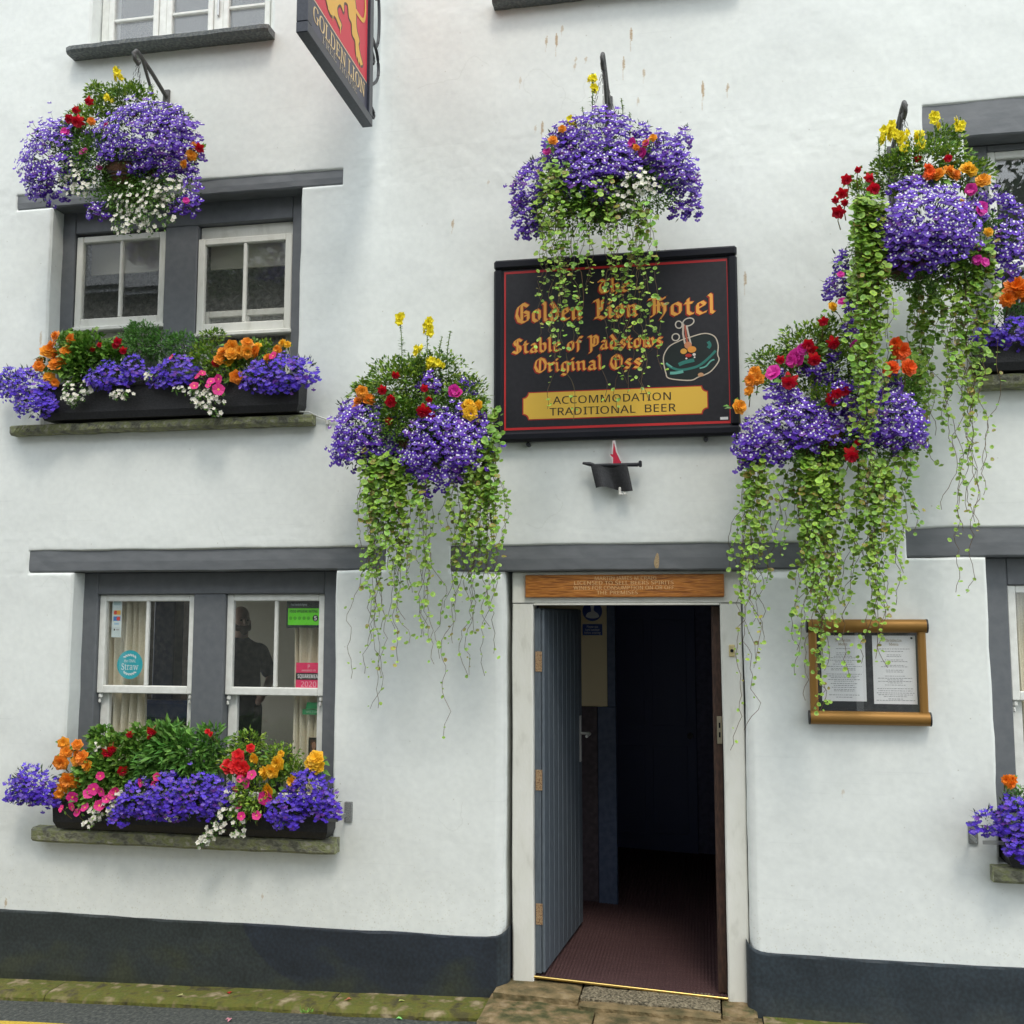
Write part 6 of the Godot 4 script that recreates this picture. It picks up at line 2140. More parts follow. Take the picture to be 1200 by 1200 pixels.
# plants: kind, label, origin of its planter, group, clumps / blooms / strands in metres from that origin
const PLANTS := [
	["lobelia_w", "large violet white-eyed lobelia mound at the front of the upper left basket", -2.962, 3.910, 0.300, "lobelia mounds in the baskets", [[0.201, 0.14, 0.08, 0.274, 0.19, 0.152], [0.352, 0.186, 0.08, 0.094, 0.115, 0.075], [0.263, 0.012, 0.08, 0.199, 0.094, 0.075]]],
	["lobelia_w", "violet lobelia hanging off the left side of the upper left basket", -2.962, 3.910, 0.300, "lobelia mounds in the baskets", [[-0.343, 0.08, 0.04, 0.171, 0.231, 0.136], [-0.425, -0.026, 0.03, 0.077, 0.111, 0.062]]],
	["lobelia_w", "thin violet lobelia sprays under the right of the upper left basket", -2.962, 3.910, 0.300, "lobelia mounds in the baskets", [[0.457, -0.148, 0.08, 0.046, 0.134, 0.037], [-0.058, -0.218, 0.08, 0.064, 0.043, 0.034], [0.39, -0.224, 0.08, 0.052, 0.041, 0.033]]],
	["bush_yellow", "light green leafy top growth of the upper left basket", -2.962, 3.910, 0.300, "", [[0.023, 0.396, 0, 0.185, 0.098, 0.078], [-0.147, 0.284, 0.02, 0.164, 0.098, 0.079], [0.306, 0.229, 0, 0.106, 0.096, 0.076], [-0.143, 0.459, 0, 0.066, 0.055, 0.044]]],
	["fuchsia", "red fuchsia bells on the left of the upper left basket", -2.962, 3.910, 0.300, "", [[-0.223, 0.278, 0.13, 0.034, 0], [-0.157, 0.24, 0.13, 0.034, 0], [-0.109, 0.351, 0.13, 0.025, 0], [-0.185, 0.312, 0.13, 0.022, 0], [0.509, 0.054, 0.13, 0.031, 0]]],
	["petunia", "magenta petunias among the lobelia of the upper left basket", -2.962, 3.910, 0.300, "", [[-0.131, 0.086, 0.13, 0.031, 0], [-0.233, 0.192, 0.13, 0.023, 0], [-0.006, 0.208, 0.13, 0.029, 0], [-0.04, -0.008, 0.13, 0.018, 0], [0.095, -0.024, 0.13, 0.018, 0], [0.454, -0.227, 0.13, 0.018, 0]]],
	["begonia_o", "orange and gold begonias peeping from the upper left basket", -2.962, 3.910, 0.300, "", [[0.164, 0.247, 0.13, 0.023, 0], [0.464, 0.017, 0.13, 0.029, 0], [0.481, 0.061, 0.13, 0.023, 0], [0.438, -0.034, 0.13, 0.023, 0], [-0.084, 0.233, 0.13, 0.021, 0], [0.202, 0.253, 0.13, 0.018, 0]]],
	["bush_small", "dark green undergrowth round the liner of the upper left basket", -2.962, 3.910, 0.300, "", [[-0.075, 0.058, 0.04, 0.238, 0.162, 0.13], [0.146, -0.029, 0.04, 0.233, 0.127, 0.102], [-0.242, 0.175, 0.02, 0.143, 0.121, 0.097], [0.078, -0.138, 0.04, 0.192, 0.117, 0.094]]],
	["bacopa", "white bacopa trailing beneath the upper left basket", -2.962, 3.910, 0.300, "", [[0.176, -0.185, 0.08, 0.168, 0.115, 0.092, 0.62], [0.273, -0.26, 0.08, 0.114, 0.114, 0.092, 0.62], [0.109, -0.302, 0.08, 0.095, 0.074, 0.059, 0.62], [-0.142, -0.069, 0.08, 0.108, 0.097, 0.077, 0.62], [0.317, -0.151, 0.08, 0.135, 0.094, 0.075, 0.62], [-0.217, -0.017, 0.08, 0.076, 0.087, 0.061, 0.62]]],
	["snap", "yellow snapdragon spike on top of the upper left basket", -2.962, 3.910, 0.300, "", [[0.035, 0.33, 0.08, 0.022, 0.545, 0.09, 0.7], [-0.013, 0.312, 0.08, -0.02, 0.391, 0.09, 0.25]]],
	["lobelia_w", "domed violet lobelia in the middle of the basket above the name board", -0.457, 3.623, 0.300, "lobelia mounds in the baskets", [[0.01, 0.216, 0.08, 0.177, 0.15, 0.12], [-0.104, 0.171, 0.08, 0.152, 0.116, 0.093], [-0.063, -0.009, 0.16, 0.096, 0.061, 0.049], [0.051, -0.059, 0.16, 0.052, 0.052, 0.041], [-0.172, 0.232, 0.08, 0.072, 0.063, 0.05], [0.017, 0.054, 0.16, 0.147, 0.078, 0.062], [0.113, 0.076, 0.14, 0.112, 0.078, 0.062]]],
	["lobelia_w", "violet lobelia hanging at the left of the basket above the name board", -0.457, 3.623, 0.300, "lobelia mounds in the baskets", [[-0.327, 0.021, 0.04, 0.082, 0.118, 0.066], [-0.347, -0.088, 0.02, 0.064, 0.11, 0.051], [-0.273, 0.144, 0.04, 0.082, 0.036, 0.03], [-0.306, -0.154, 0.02, 0.046, 0.064, 0.036]]],
	["lobelia_w", "violet lobelia spreading to the right of the basket above the name board", -0.457, 3.623, 0.300, "lobelia mounds in the baskets", [[0.287, 0.129, 0.08, 0.121, 0.104, 0.083], [0.364, 0.054, 0.05, 0.112, 0.112, 0.09], [0.402, -0.002, 0.03, 0.078, 0.086, 0.062], [0.218, 0.26, 0.08, 0.044, 0.035, 0.03], [0.406, 0.226, 0.03, 0.043, 0.052, 0.035], [0.451, -0.085, 0.02, 0.034, 0.077, 0.03], [0.38, -0.121, 0.02, 0.043, 0.043, 0.035]]],
	["bush_small", "fine dark green undergrowth of the basket above the name board", -0.457, 3.623, 0.300, "", [[0.002, -0.117, 0.03, 0.2, 0.098, 0.078], [0.223, -0.03, 0.03, 0.175, 0.131, 0.105], [-0.247, -0.087, 0, 0.082, 0.118, 0.066], [0.143, 0.094, 0, 0.178, 0.133, 0.107], [0.019, 0.113, -0.02, 0.27, 0.135, 0.108], [0.011, -0.092, 0.12, 0.157, 0.096, 0.077], [-0.128, -0.04, 0.12, 0.097, 0.115, 0.078]]],
	["petunia", "magenta petunias on the right of the basket above the name board", -0.457, 3.623, 0.300, "", [[0.177, 0.149, 0.19, 0.026, 0], [0.222, 0.101, 0.19, 0.029, 0], [0.242, 0.131, 0.19, 0.021, 0], [-0.217, 0.143, 0.19, 0.023, 0]]],
	["begonia_o", "orange begonias among the lobelia of the basket above the name board", -0.457, 3.623, 0.300, "", [[0.273, 0.161, 0.19, 0.026, 0], [0.242, 0.131, 0.19, 0.019, 0], [-0.185, 0.177, 0.19, 0.024, 0], [-0.145, 0.243, 0.19, 0.019, 0], [0.196, 0.119, 0.19, 0.017, 0]]],
	["snap", "tall yellow snapdragon on top of the basket above the name board", -0.457, 3.623, 0.300, "", [[-0.018, 0.281, 0.08, -0.011, 0.546, 0.09, 1], [-0.103, 0.281, 0.08, -0.114, 0.336, 0.09, 0.4], [0.162, 0.223, 0.08, 0.164, 0.335, 0.09, 0], [-0.05, 0.284, 0.08, -0.06, 0.386, 0.09, 0], [0.131, 0.268, 0.08, 0.125, 0.41, 0.09, 0]]],
	["bacopa", "white bacopa cluster below centre of the basket above the name board", -0.457, 3.623, 0.300, "", [[0.191, -0.037, 0.15, 0.086, 0.068, 0.055, 0.8], [0.101, -0.111, 0.15, 0.043, 0.052, 0.034, 0.8], [0.267, -0.059, 0.12, 0.034, 0.034, 0.03, 0.8], [0.15, -0.143, 0.14, 0.043, 0.034, 0.03, 0.8]]],
	["ivy", "sparse yellow-green ivy hanging across the name board from the basket", -0.457, 3.623, 0.300, "trailing ivy in the baskets", [[-0.241, 0.116, 0.134, -0.262, -0.552, 0.102, 2.716, 0.015, 1], [-0.208, 0.084, 0.168, -0.249, -0.781, 0.154, 1.287, 0.015, 1], [-0.205, 0.038, 0.193, -0.169, -0.842, 0.177, 1.645, 0.015, 1], [-0.18, 0.08, 0.199, -0.145, -0.775, 0.151, 2.282, 0.015, 1], [-0.179, 0.056, 0.128, -0.194, -0.567, 0.059, 2.064, 0.015, 1], [-0.159, 0.029, 0.199, -0.16, -0.832, 0.159, 1.829, 0.015, 1], [-0.145, 0.053, 0.147, -0.192, -0.674, 0.144, 1.182, 0.015, 1], [-0.128, 0.076, 0.162, -0.138, -0.611, 0.083, 1.444, 0.015, 1], [-0.121, 0.082, 0.145, -0.116, -0.587, 0.085, 1.664, 0.015, 1], [-0.217, 0.061, 0.136, -0.28, -0.431, 0.074, 2.58, 0.017, 1], [-0.205, 0.057, 0.171, -0.257, -0.352, 0.116, 3.164, 0.017, 1], [-0.18, 0.056, 0.132, -0.133, -0.405, 0.054, 2.912, 0.017, 1], [-0.168, 0.023, 0.204, -0.157, -0.482, 0.188, 2.224, 0.017, 1], [-0.167, 0.061, 0.16, -0.111, -0.384, 0.156, 1.653, 0.017, 1], [-0.14, 0.003, 0.139, -0.173, -0.359, 0.105, 1.732, 0.017, 1], [-0.136, 0.035, 0.191, -0.18, -0.337, 0.188, 2.321, 0.017, 1], [-0.057, -0.047, 0.178, -0.113, -0.76, 0.145, 2.451, 0.015, 1], [-0.037, -0.007, 0.133, -0.054, -0.511, 0.113, 2.302, 0.015, 1], [-0.006, -0.006, 0.153, -0.072, -0.6, 0.136, 1.302, 0.015, 1], [0.02, -0.055, 0.214, -0.048, -0.485, 0.134, 1.563, 0.015, 1], [0.039, -0.045, 0.197, 0.068, -0.673, 0.19, 1.271, 0.015, 1], [0.054, -0.041, 0.16, 0.095, -0.726, 0.096, 1.927, 0.015, 1], [0.075, -0.031, 0.192, 0.083, -0.612, 0.118, 2.404, 0.015, 1], [0.077, -0.016, 0.19, 0.121, -0.756, 0.118, 1.144, 0.015, 1], [0.167, -0.131, 0.115, 0.1, -0.951, 0.07, 1.865, 0.015, 1], [0.186, -0.12, 0.183, 0.112, -0.802, 0.113, 1.008, 0.015, 1], [0.195, -0.163, 0.15, 0.23, -1.012, 0.133, 1.763, 0.015, 1], [0.199, -0.138, 0.142, 0.221, -1.051, 0.14, 0.896, 0.015, 1], [0.221, -0.119, 0.155, 0.254, -0.907, 0.126, 1.894, 0.015, 1], [0.236, -0.125, 0.174, 0.267, -0.74, 0.131, 1.368, 0.015, 1], [0.254, -0.171, 0.144, 0.212, -0.845, 0.136, 1.006, 0.015, 1], [0.196, -0.198, 0.139, 0.19, -0.569, 0.077, 1.218, 0.015, 1], [0.215, -0.186, 0.175, 0.184, -0.413, 0.111, 1.395, 0.015, 1], [0.223, -0.169, 0.144, 0.174, -0.404, 0.101, 2.691, 0.015, 1], [0.23, -0.18, 0.149, 0.201, -0.361, 0.092, 1.952, 0.015, 1], [0.224, -0.191, 0.132, 0.26, -0.41, 0.053, 2.203, 0.015, 1], [0.076, -0.112, 0.162, 0.038, -1.009, 0.089, 0.67, 0.013, 1], [0.112, -0.076, 0.12, 0.11, -1.079, 0.058, 0.711, 0.013, 1], [0.139, -0.111, 0.093, 0.078, -0.808, 0.079, 1.099, 0.013, 1], [0.17, -0.084, 0.136, 0.138, -1.002, 0.104, 1.124, 0.013, 1], [-0.175, -0.016, 0.097, -0.202, -1.06, 0.095, 1.008, 0.013, 1], [-0.119, -0.054, 0.156, -0.093, -1.119, 0.109, 0.717, 0.013, 1]]],
	["lobelia_w", "broad violet lobelia at the front of the basket left of the name board", -1.327, 2.439, 0.280, "lobelia mounds in the baskets", [[0.144, -0.021, 0.1, 0.209, 0.173, 0.138], [0.104, -0.121, 0.1, 0.146, 0.1, 0.08], [0.247, 0.016, 0.1, 0.117, 0.135, 0.094], [0.129, -0.211, 0.1, 0.036, 0.027, 0.03], [0.063, -0.237, 0.1, 0.027, 0.023, 0.03]]],
	["lobelia_w", "violet lobelia mound on the left of the basket left of the name board", -1.327, 2.439, 0.280, "lobelia mounds in the baskets", [[-0.258, 0.057, 0.08, 0.141, 0.16, 0.113], [-0.291, -0.025, 0.08, 0.113, 0.104, 0.083], [-0.148, -0.053, 0.1, 0.111, 0.056, 0.045], [-0.098, 0.048, 0.1, 0.046, 0.093, 0.037], [-0.227, 0.189, 0.1, 0.066, 0.038, 0.03]]],
	["lobelia_w", "violet lobelia sprigs near the top of the basket left of the name board", -1.327, 2.439, 0.280, "lobelia mounds in the baskets", [[0.067, 0.285, 0.1, 0.055, 0.055, 0.044], [0.232, 0.266, 0.04, 0.064, 0.046, 0.037], [0.32, 0.095, 0.1, 0.04, 0.054, 0.032], [0.366, -0.1, 0.1, 0.022, 0.031, 0.03], [-0.371, 0.177, 0.02, 0.039, 0.058, 0.031]]],
	["bush_yellow", "yellow-green leafy dome of the basket left of the name board", -1.327, 2.439, 0.280, "", [[-0.079, 0.283, 0.06, 0.197, 0.122, 0.097], [0.058, 0.328, 0.02, 0.196, 0.112, 0.09], [0.227, 0.217, 0.02, 0.12, 0.101, 0.081], [-0.065, 0.109, 0.1, 0.102, 0.111, 0.081], [-0.264, 0.257, 0.02, 0.096, 0.057, 0.046], [0.278, 0.153, 0.06, 0.082, 0.055, 0.044]]],
	["bush_small", "dark green undergrowth inside the basket left of the name board", -1.327, 2.439, 0.280, "", [[-0.077, 0.075, 0.06, 0.215, 0.168, 0.134], [0.133, 0.109, 0.06, 0.211, 0.138, 0.11], [-0.027, -0.115, 0.08, 0.166, 0.074, 0.059]]],
	["begonia_o", "orange begonias at the left of the basket left of the name board", -1.327, 2.439, 0.280, "", [[-0.245, 0.233, 0.15, 0.035, 0], [-0.219, 0.199, 0.15, 0.032, 0], [-0.266, 0.188, 0.15, 0.029, 0], [-0.278, 0.16, 0.15, 0.022, 0]]],
	["begonia_y", "golden yellow begonias at the right of the basket left of the name board", -1.327, 2.439, 0.280, "", [[0.259, 0.136, 0.17, 0.035, 0], [0.287, 0.107, 0.17, 0.035, 0], [0.327, 0.145, 0.17, 0.032, 0], [0.279, 0.151, 0.17, 0.029, 0]]],
	["fuchsia", "red fuchsia flowers in the middle of the basket left of the name board", -1.327, 2.439, 0.280, "", [[-0.135, 0.232, 0.19, 0.028, 0], [-0.089, 0.173, 0.19, 0.031, 0], [0.068, 0.127, 0.19, 0.036, 0], [0.097, 0.106, 0.19, 0.028, 0], [-0.104, 0.085, 0.19, 0.025, 0], [-0.07, 0.302, 0.19, 0.02, 0], [0.072, 0.228, 0.19, 0.022, 0], [0.097, 0.178, 0.19, 0.022, 0], [-0.081, 0.189, 0.19, 0.025, 0]]],
	["petunia", "single magenta petunia on the basket left of the name board", -1.327, 2.439, 0.280, "", [[0.203, 0.221, 0.16, 0.036, 0], [0.223, 0.208, 0.16, 0.03, 0]]],
	["snap", "yellow snapdragon spikes standing above the basket left of the name board", -1.327, 2.439, 0.280, "", [[-0.068, 0.315, 0.1, -0.076, 0.605, 0.11, 0.35], [0.067, 0.309, 0.1, 0.063, 0.576, 0.11, 1], [0.021, 0.32, 0.1, 0.018, 0.454, 0.11, 0.35], [0.088, 0.288, 0.1, 0.082, 0.389, 0.11, 0.5], [0.13, 0.307, 0.1, 0.135, 0.494, 0.11, 0], [0.171, 0.284, 0.1, 0.176, 0.516, 0.11, 0], [-0.004, 0.312, 0.1, -0.032, 0.415, 0.11, 0], [0.138, 0.286, 0.1, 0.123, 0.366, 0.11, 0.2]]],
	["ivy", "long dense curtain of variegated ivy below the basket left of name board", -1.327, 2.439, 0.280, "trailing ivy in the baskets", [[-0.23, -0.055, 0.157, -0.203, -0.687, 0.105, 2.913, 0.017, 1], [-0.232, -0.099, 0.097, -0.19, -0.622, 0.065, 2.742, 0.017, 1], [-0.217, -0.059, 0.091, -0.251, -0.638, 0.041, 3.632, 0.017, 1], [-0.186, -0.065, 0.144, -0.203, -0.58, 0.111, 1.43, 0.017, 1], [-0.197, -0.067, 0.125, -0.188, -0.605, 0.049, 2.796, 0.017, 1], [-0.172, -0.109, 0.159, -0.119, -0.514, 0.111, 2.099, 0.017, 1], [-0.162, -0.107, 0.154, -0.214, -0.55, 0.091, 1.733, 0.017, 1], [-0.168, -0.09, 0.085, -0.118, -0.556, 0.03, 2.626, 0.017, 1], [-0.137, -0.045, 0.084, -0.128, -0.551, 0.082, 2.109, 0.017, 1], [-0.14, -0.099, 0.096, -0.086, -0.509, 0.04, 3.038, 0.017, 1], [-0.102, -0.084, 0.135, -0.061, -0.69, 0.079, 3.021, 0.017, 1], [-0.087, -0.081, 0.146, -0.129, -0.602, 0.141, 1.776, 0.017, 1], [-0.07, -0.104, 0.131, -0.088, -0.552, 0.105, 2.266, 0.017, 1], [-0.086, -0.101, 0.072, -0.035, -0.504, 0.06, 1.751, 0.017, 1], [-0.048, -0.078, 0.12, -0.095, -0.664, 0.062, 1.815, 0.017, 1], [-0.026, -0.113, 0.153, -0.001, -0.7, 0.123, 3.298, 0.017, 1], [-0.02, -0.108, 0.126, -0.074, -0.618, 0.101, 2.849, 0.017, 1], [-0.19, -0.084, 0.147, -0.272, -0.317, 0.078, 2.883, 0.017, 1], [-0.197, -0.117, 0.121, -0.199, -0.388, 0.049, 3.401, 0.017, 1], [-0.158, -0.102, 0.144, -0.154, -0.333, 0.065, 2.191, 0.017, 1], [-0.164, -0.106, 0.139, -0.168, -0.351, 0.119, 1.85, 0.017, 1], [-0.144, -0.077, 0.153, -0.111, -0.364, 0.074, 3.252, 0.017, 1], [-0.119, -0.109, 0.146, -0.073, -0.184, 0.145, 3.042, 0.017, 1], [-0.122, -0.123, 0.122, -0.187, -0.287, 0.063, 3.228, 0.017, 1], [-0.109, -0.088, 0.093, -0.117, -0.262, 0.015, 3.089, 0.017, 1], [-0.058, -0.119, 0.161, -0.042, -0.254, 0.126, 1.792, 0.017, 1], [-0.077, -0.115, 0.115, -0.026, -0.392, 0.082, 2.806, 0.017, 1], [-0.041, -0.1, 0.113, -0.024, -0.258, 0.111, 1.99, 0.017, 1], [-0.026, -0.079, 0.158, -0.095, -0.397, 0.079, 1.772, 0.017, 1], [-0.235, -0.139, 0.11, -0.181, -0.807, 0.07, 1.123, 0.015, 1], [-0.222, -0.09, 0.065, -0.167, -0.886, -0.002, 1.123, 0.015, 1], [-0.169, -0.142, 0.109, -0.153, -0.834, 0.103, 2.237, 0.015, 1], [-0.164, -0.096, 0.119, -0.221, -0.968, 0.103, 1.003, 0.015, 1], [-0.143, -0.106, 0.105, -0.094, -0.844, 0.025, 1.211, 0.015, 1], [-0.121, -0.148, 0.112, -0.052, -1.041, 0.107, 2.323, 0.015, 1], [-0.103, -0.09, 0.059, -0.051, -0.953, 0.048, 1.678, 0.015, 1], [-0.067, -0.141, 0.117, -0.095, -0.912, 0.056, 1.008, 0.015, 1], [-0.28, -0.147, 0.062, -0.318, -1.124, 0.012, 0.853, 0.012, 1], [-0.257, -0.153, 0.027, -0.206, -1.265, -0.051, 0.737, 0.012, 1], [-0.218, -0.199, 0.076, -0.175, -1.113, 0.036, 0.586, 0.012, 1], [-0.199, -0.156, 0.023, -0.211, -1.265, -0.015, 0.863, 0.012, 1], [-0.147, -0.188, 0.081, -0.209, -1.097, 0.047, 0.651, 0.012, 1], [0.003, -0.232, 0.113, 0.049, -0.921, 0.071, 0.903, 0.015, 1], [0.03, -0.174, 0.135, 0.041, -0.937, 0.1, 1.596, 0.015, 1], [0.022, -0.195, 0.096, -0.022, -0.717, 0.071, 1.411, 0.015, 1], [0.044, -0.232, 0.119, 0.052, -0.837, 0.044, 0.989, 0.015, 1], [0.058, -0.225, 0.103, 0.065, -0.913, 0.087, 1.228, 0.015, 1], [0.081, -0.186, 0.159, 0.086, -1.047, 0.102, 1.369, 0.015, 1], [0.072, -0.227, 0.077, 0.111, -1.026, 0.014, 1.377, 0.015, 1], [0.19, 0.033, 0.113, 0.131, -0.406, 0.096, 2.283, 0.017, 1], [0.211, 0.063, 0.15, 0.266, -0.511, 0.117, 1.306, 0.017, 1], [0.218, 0.067, 0.076, 0.265, -0.547, 0.07, 2.183, 0.017, 1], [0.265, 0.026, 0.156, 0.308, -0.417, 0.14, 3.21, 0.017, 1], [0.264, 0.075, 0.07, 0.193, -0.579, 0.029, 2.182, 0.017, 1], [0.275, 0.05, 0.127, 0.289, -0.497, 0.083, 2.735, 0.017, 1], [0.282, 0.042, 0.079, 0.23, -0.446, 0.053, 2.006, 0.017, 1], [0.316, 0.077, 0.128, 0.251, -0.482, 0.051, 1.627, 0.017, 1], [0.34, 0.063, 0.097, 0.318, -0.472, 0.037, 2.391, 0.017, 1], [0.35, 0.057, 0.085, 0.356, -0.4, 0.033, 2.432, 0.017, 1], [0.384, 0.03, 0.156, 0.334, -0.482, 0.098, 3.286, 0.017, 1], [0.387, 0.065, 0.098, 0.358, -0.424, 0.073, 1.735, 0.017, 1], [0.223, -0.016, 0.13, 0.193, -0.651, 0.061, 2.845, 0.016, 1], [0.228, -0.052, 0.079, 0.189, -0.78, 0.076, 1.261, 0.016, 1], [0.271, -0.01, 0.12, 0.289, -0.584, 0.1, 3.184, 0.016, 1], [0.283, -0.018, 0.136, 0.277, -0.642, 0.129, 2.831, 0.016, 1], [0.302, -0.031, 0.159, 0.227, -0.596, 0.1, 2.365, 0.016, 1], [0.337, 0, 0.131, 0.313, -0.665, 0.102, 2.769, 0.016, 1], [0.343, -0.043, 0.109, 0.394, -0.699, 0.078, 1.423, 0.016, 1], [0.356, -0.003, 0.096, 0.288, -0.632, 0.059, 2.725, 0.016, 1], [0.392, -0.058, 0.13, 0.364, -0.792, 0.099, 3.077, 0.016, 1], [0.316, 0.111, 0.118, 0.355, -0.521, 0.061, 2.035, 0.016, 1], [0.334, 0.11, 0.086, 0.341, -0.509, 0.063, 1.844, 0.016, 1], [0.328, 0.154, 0.091, 0.344, -0.51, 0.076, 2.119, 0.016, 1], [0.354, 0.118, 0.068, 0.343, -0.362, 0.058, 2.862, 0.016, 1], [0.344, 0.124, 0.072, 0.375, -0.459, 0.05, 1.471, 0.016, 1], [0.365, 0.127, 0.081, 0.378, -0.332, 0.003, 2.685, 0.016, 1], [0.389, 0.143, 0.097, 0.437, -0.535, 0.056, 2.651, 0.016, 1], [0.398, 0.151, 0.09, 0.42, -0.514, 0.04, 1.559, 0.016, 1], [0.215, -0.21, 0.116, 0.149, -0.789, 0.092, 0.804, 0.013, 1], [0.257, -0.208, 0.104, 0.205, -0.953, 0.058, 1.079, 0.013, 1], [0.277, -0.194, 0.095, 0.267, -0.758, 0.077, 1.708, 0.013, 1], [0.304, -0.158, 0.03, 0.249, -0.911, -0.033, 1.014, 0.013, 1], [0.354, -0.19, 0.082, 0.324, -0.874, 0.025, 1.849, 0.013, 1], [0.179, -0.311, 0.033, 0.118, -1.391, -0.036, 0.693, 0.012, 1], [0.237, -0.322, 0.029, 0.217, -1.108, -0.011, 0.81, 0.012, 1], [0.276, -0.367, 0.088, 0.284, -1.099, 0.03, 1.159, 0.012, 1], [0.333, -0.321, 0.093, 0.373, -0.997, 0.081, 0.636, 0.012, 1], [0.366, -0.338, 0.087, 0.362, -1.101, 0.042, 0.698, 0.012, 1]]],
	["lobelia_w", "wide violet lobelia spilling left from the basket right of the name board", 0.548, 2.421, 0.280, "lobelia mounds in the baskets", [[-0.156, 0.026, 0.1, 0.209, 0.129, 0.103], [-0.249, -0.046, 0.09, 0.122, 0.097, 0.078], [-0.064, 0.061, 0.1, 0.144, 0.088, 0.07], [-0.323, -0.098, 0.07, 0.065, 0.057, 0.046], [-0.374, -0.037, 0.06, 0.037, 0.041, 0.03]]],
	["lobelia_w", "blue-violet lobelia mound at the right of the basket right of the name board", 0.548, 2.421, 0.280, "lobelia mounds in the baskets", [[0.258, 0.042, 0.1, 0.14, 0.124, 0.1], [0.31, 0.01, 0.1, 0.101, 0.108, 0.08], [0.143, -0.003, 0.1, 0.071, 0.078, 0.056], [0.285, 0.204, 0.08, 0.047, 0.063, 0.038], [0.136, 0.092, 0.1, 0.063, 0.055, 0.044]]],
	["lobelia_w", "small violet lobelia sprigs on top of the basket right of the name board", 0.548, 2.421, 0.280, "lobelia mounds in the baskets", [[0.011, 0.257, 0.1, 0.052, 0.06, 0.041], [0.118, 0.473, 0.08, 0.036, 0.04, 0.03], [-0.083, 0.292, 0.1, 0.044, 0.024, 0.03], [-0.186, 0.27, 0.1, 0.036, 0.024, 0.03], [0.121, 0.207, 0.1, 0.039, 0.055, 0.032], [-0.297, 0.297, 0.02, 0.025, 0.025, 0.03], [-0.155, 0.163, 0.14, 0.064, 0.032, 0.03], [0.033, 0.34, 0.12, 0.032, 0.032, 0.03], [-0.043, 0.288, 0.14, 0.036, 0.032, 0.03], [0.058, 0.158, 0.16, 0.055, 0.055, 0.044], [-0.191, 0.191, 0.14, 0.08, 0.036, 0.03], [0.149, 0.129, 0.14, 0.047, 0.047, 0.037], [0.191, 0.237, 0.12, 0.031, 0.047, 0.03]]],
	["bush_yellow", "bright leafy fuchsia foliage topping the basket right of the name board", 0.548, 2.421, 0.280, "", [[-0.048, 0.403, 0.04, 0.163, 0.098, 0.078], [-0.216, 0.337, 0.02, 0.108, 0.066, 0.053], [0.075, 0.295, 0.06, 0.144, 0.12, 0.096], [-0.128, 0.265, 0.06, 0.163, 0.073, 0.059], [-0.007, 0.135, 0.1, 0.08, 0.08, 0.064], [0.03, 0.483, 0.02, 0.065, 0.057, 0.046]]],
	["bush_small", "dark green leaves beneath the lobelia of the basket right of the name board", 0.548, 2.421, 0.280, "", [[-0.032, -0.092, 0.1, 0.198, 0.064, 0.051], [0.113, -0.059, 0.1, 0.079, 0.079, 0.063], [0.349, 0.177, 0.02, 0.079, 0.095, 0.063], [0.261, -0.076, 0.06, 0.156, 0.047, 0.038]]],
	["petunia", "magenta petunias at the upper left of the basket right of the name board", 0.548, 2.421, 0.280, "", [[-0.125, 0.323, 0.17, 0.042, 0], [-0.143, 0.308, 0.17, 0.033, 0], [-0.224, 0.259, 0.17, 0.036, 0], [0.134, 0.364, 0.17, 0.03, 0], [-0.099, 0.352, 0.17, 0.027, 0]]],
	["fuchsia", "scarlet fuchsia flowers scattered over the basket right of the name board", 0.548, 2.421, 0.280, "", [[-0.078, 0.373, 0.19, 0.033, 0], [-0.051, 0.307, 0.19, 0.039, 0], [0.033, 0.379, 0.19, 0.03, 0], [-0.007, 0.475, 0.19, 0.021, 0], [-0.158, 0.209, 0.19, 0.036, 0], [0.072, 0.166, 0.19, 0.033, 0], [0.025, 0.13, 0.19, 0.039, 0], [0.037, 0.152, 0.19, 0.03, 0], [0.092, -0.117, 0.19, 0.033, 0], [-0.192, 0.313, 0.19, 0.021, 0], [0.121, -0.063, 0.19, 0.021, 0], [-0.061, 0.357, 0.19, 0.03, 0]]],
	["begonia_o", "orange begonias at the far left of the basket right of the name board", 0.548, 2.421, 0.280, "", [[-0.299, 0.269, 0.14, 0.035, 0], [-0.319, 0.231, 0.14, 0.032, 0], [-0.289, 0.238, 0.14, 0.029, 0], [-0.373, 0.114, 0.14, 0.035, 0], [-0.327, 0.185, 0.14, 0.026, 0]]],
	["begonia_o", "vermilion begonias at the right of the basket right of the name board", 0.548, 2.421, 0.280, "", [[0.317, 0.337, 0.15, 0.041, 1], [0.342, 0.257, 0.15, 0.041, 1], [0.272, 0.257, 0.15, 0.034, 1], [0.296, 0.365, 0.15, 0.031, 1], [0.25, 0.235, 0.15, 0.027, 1]]],
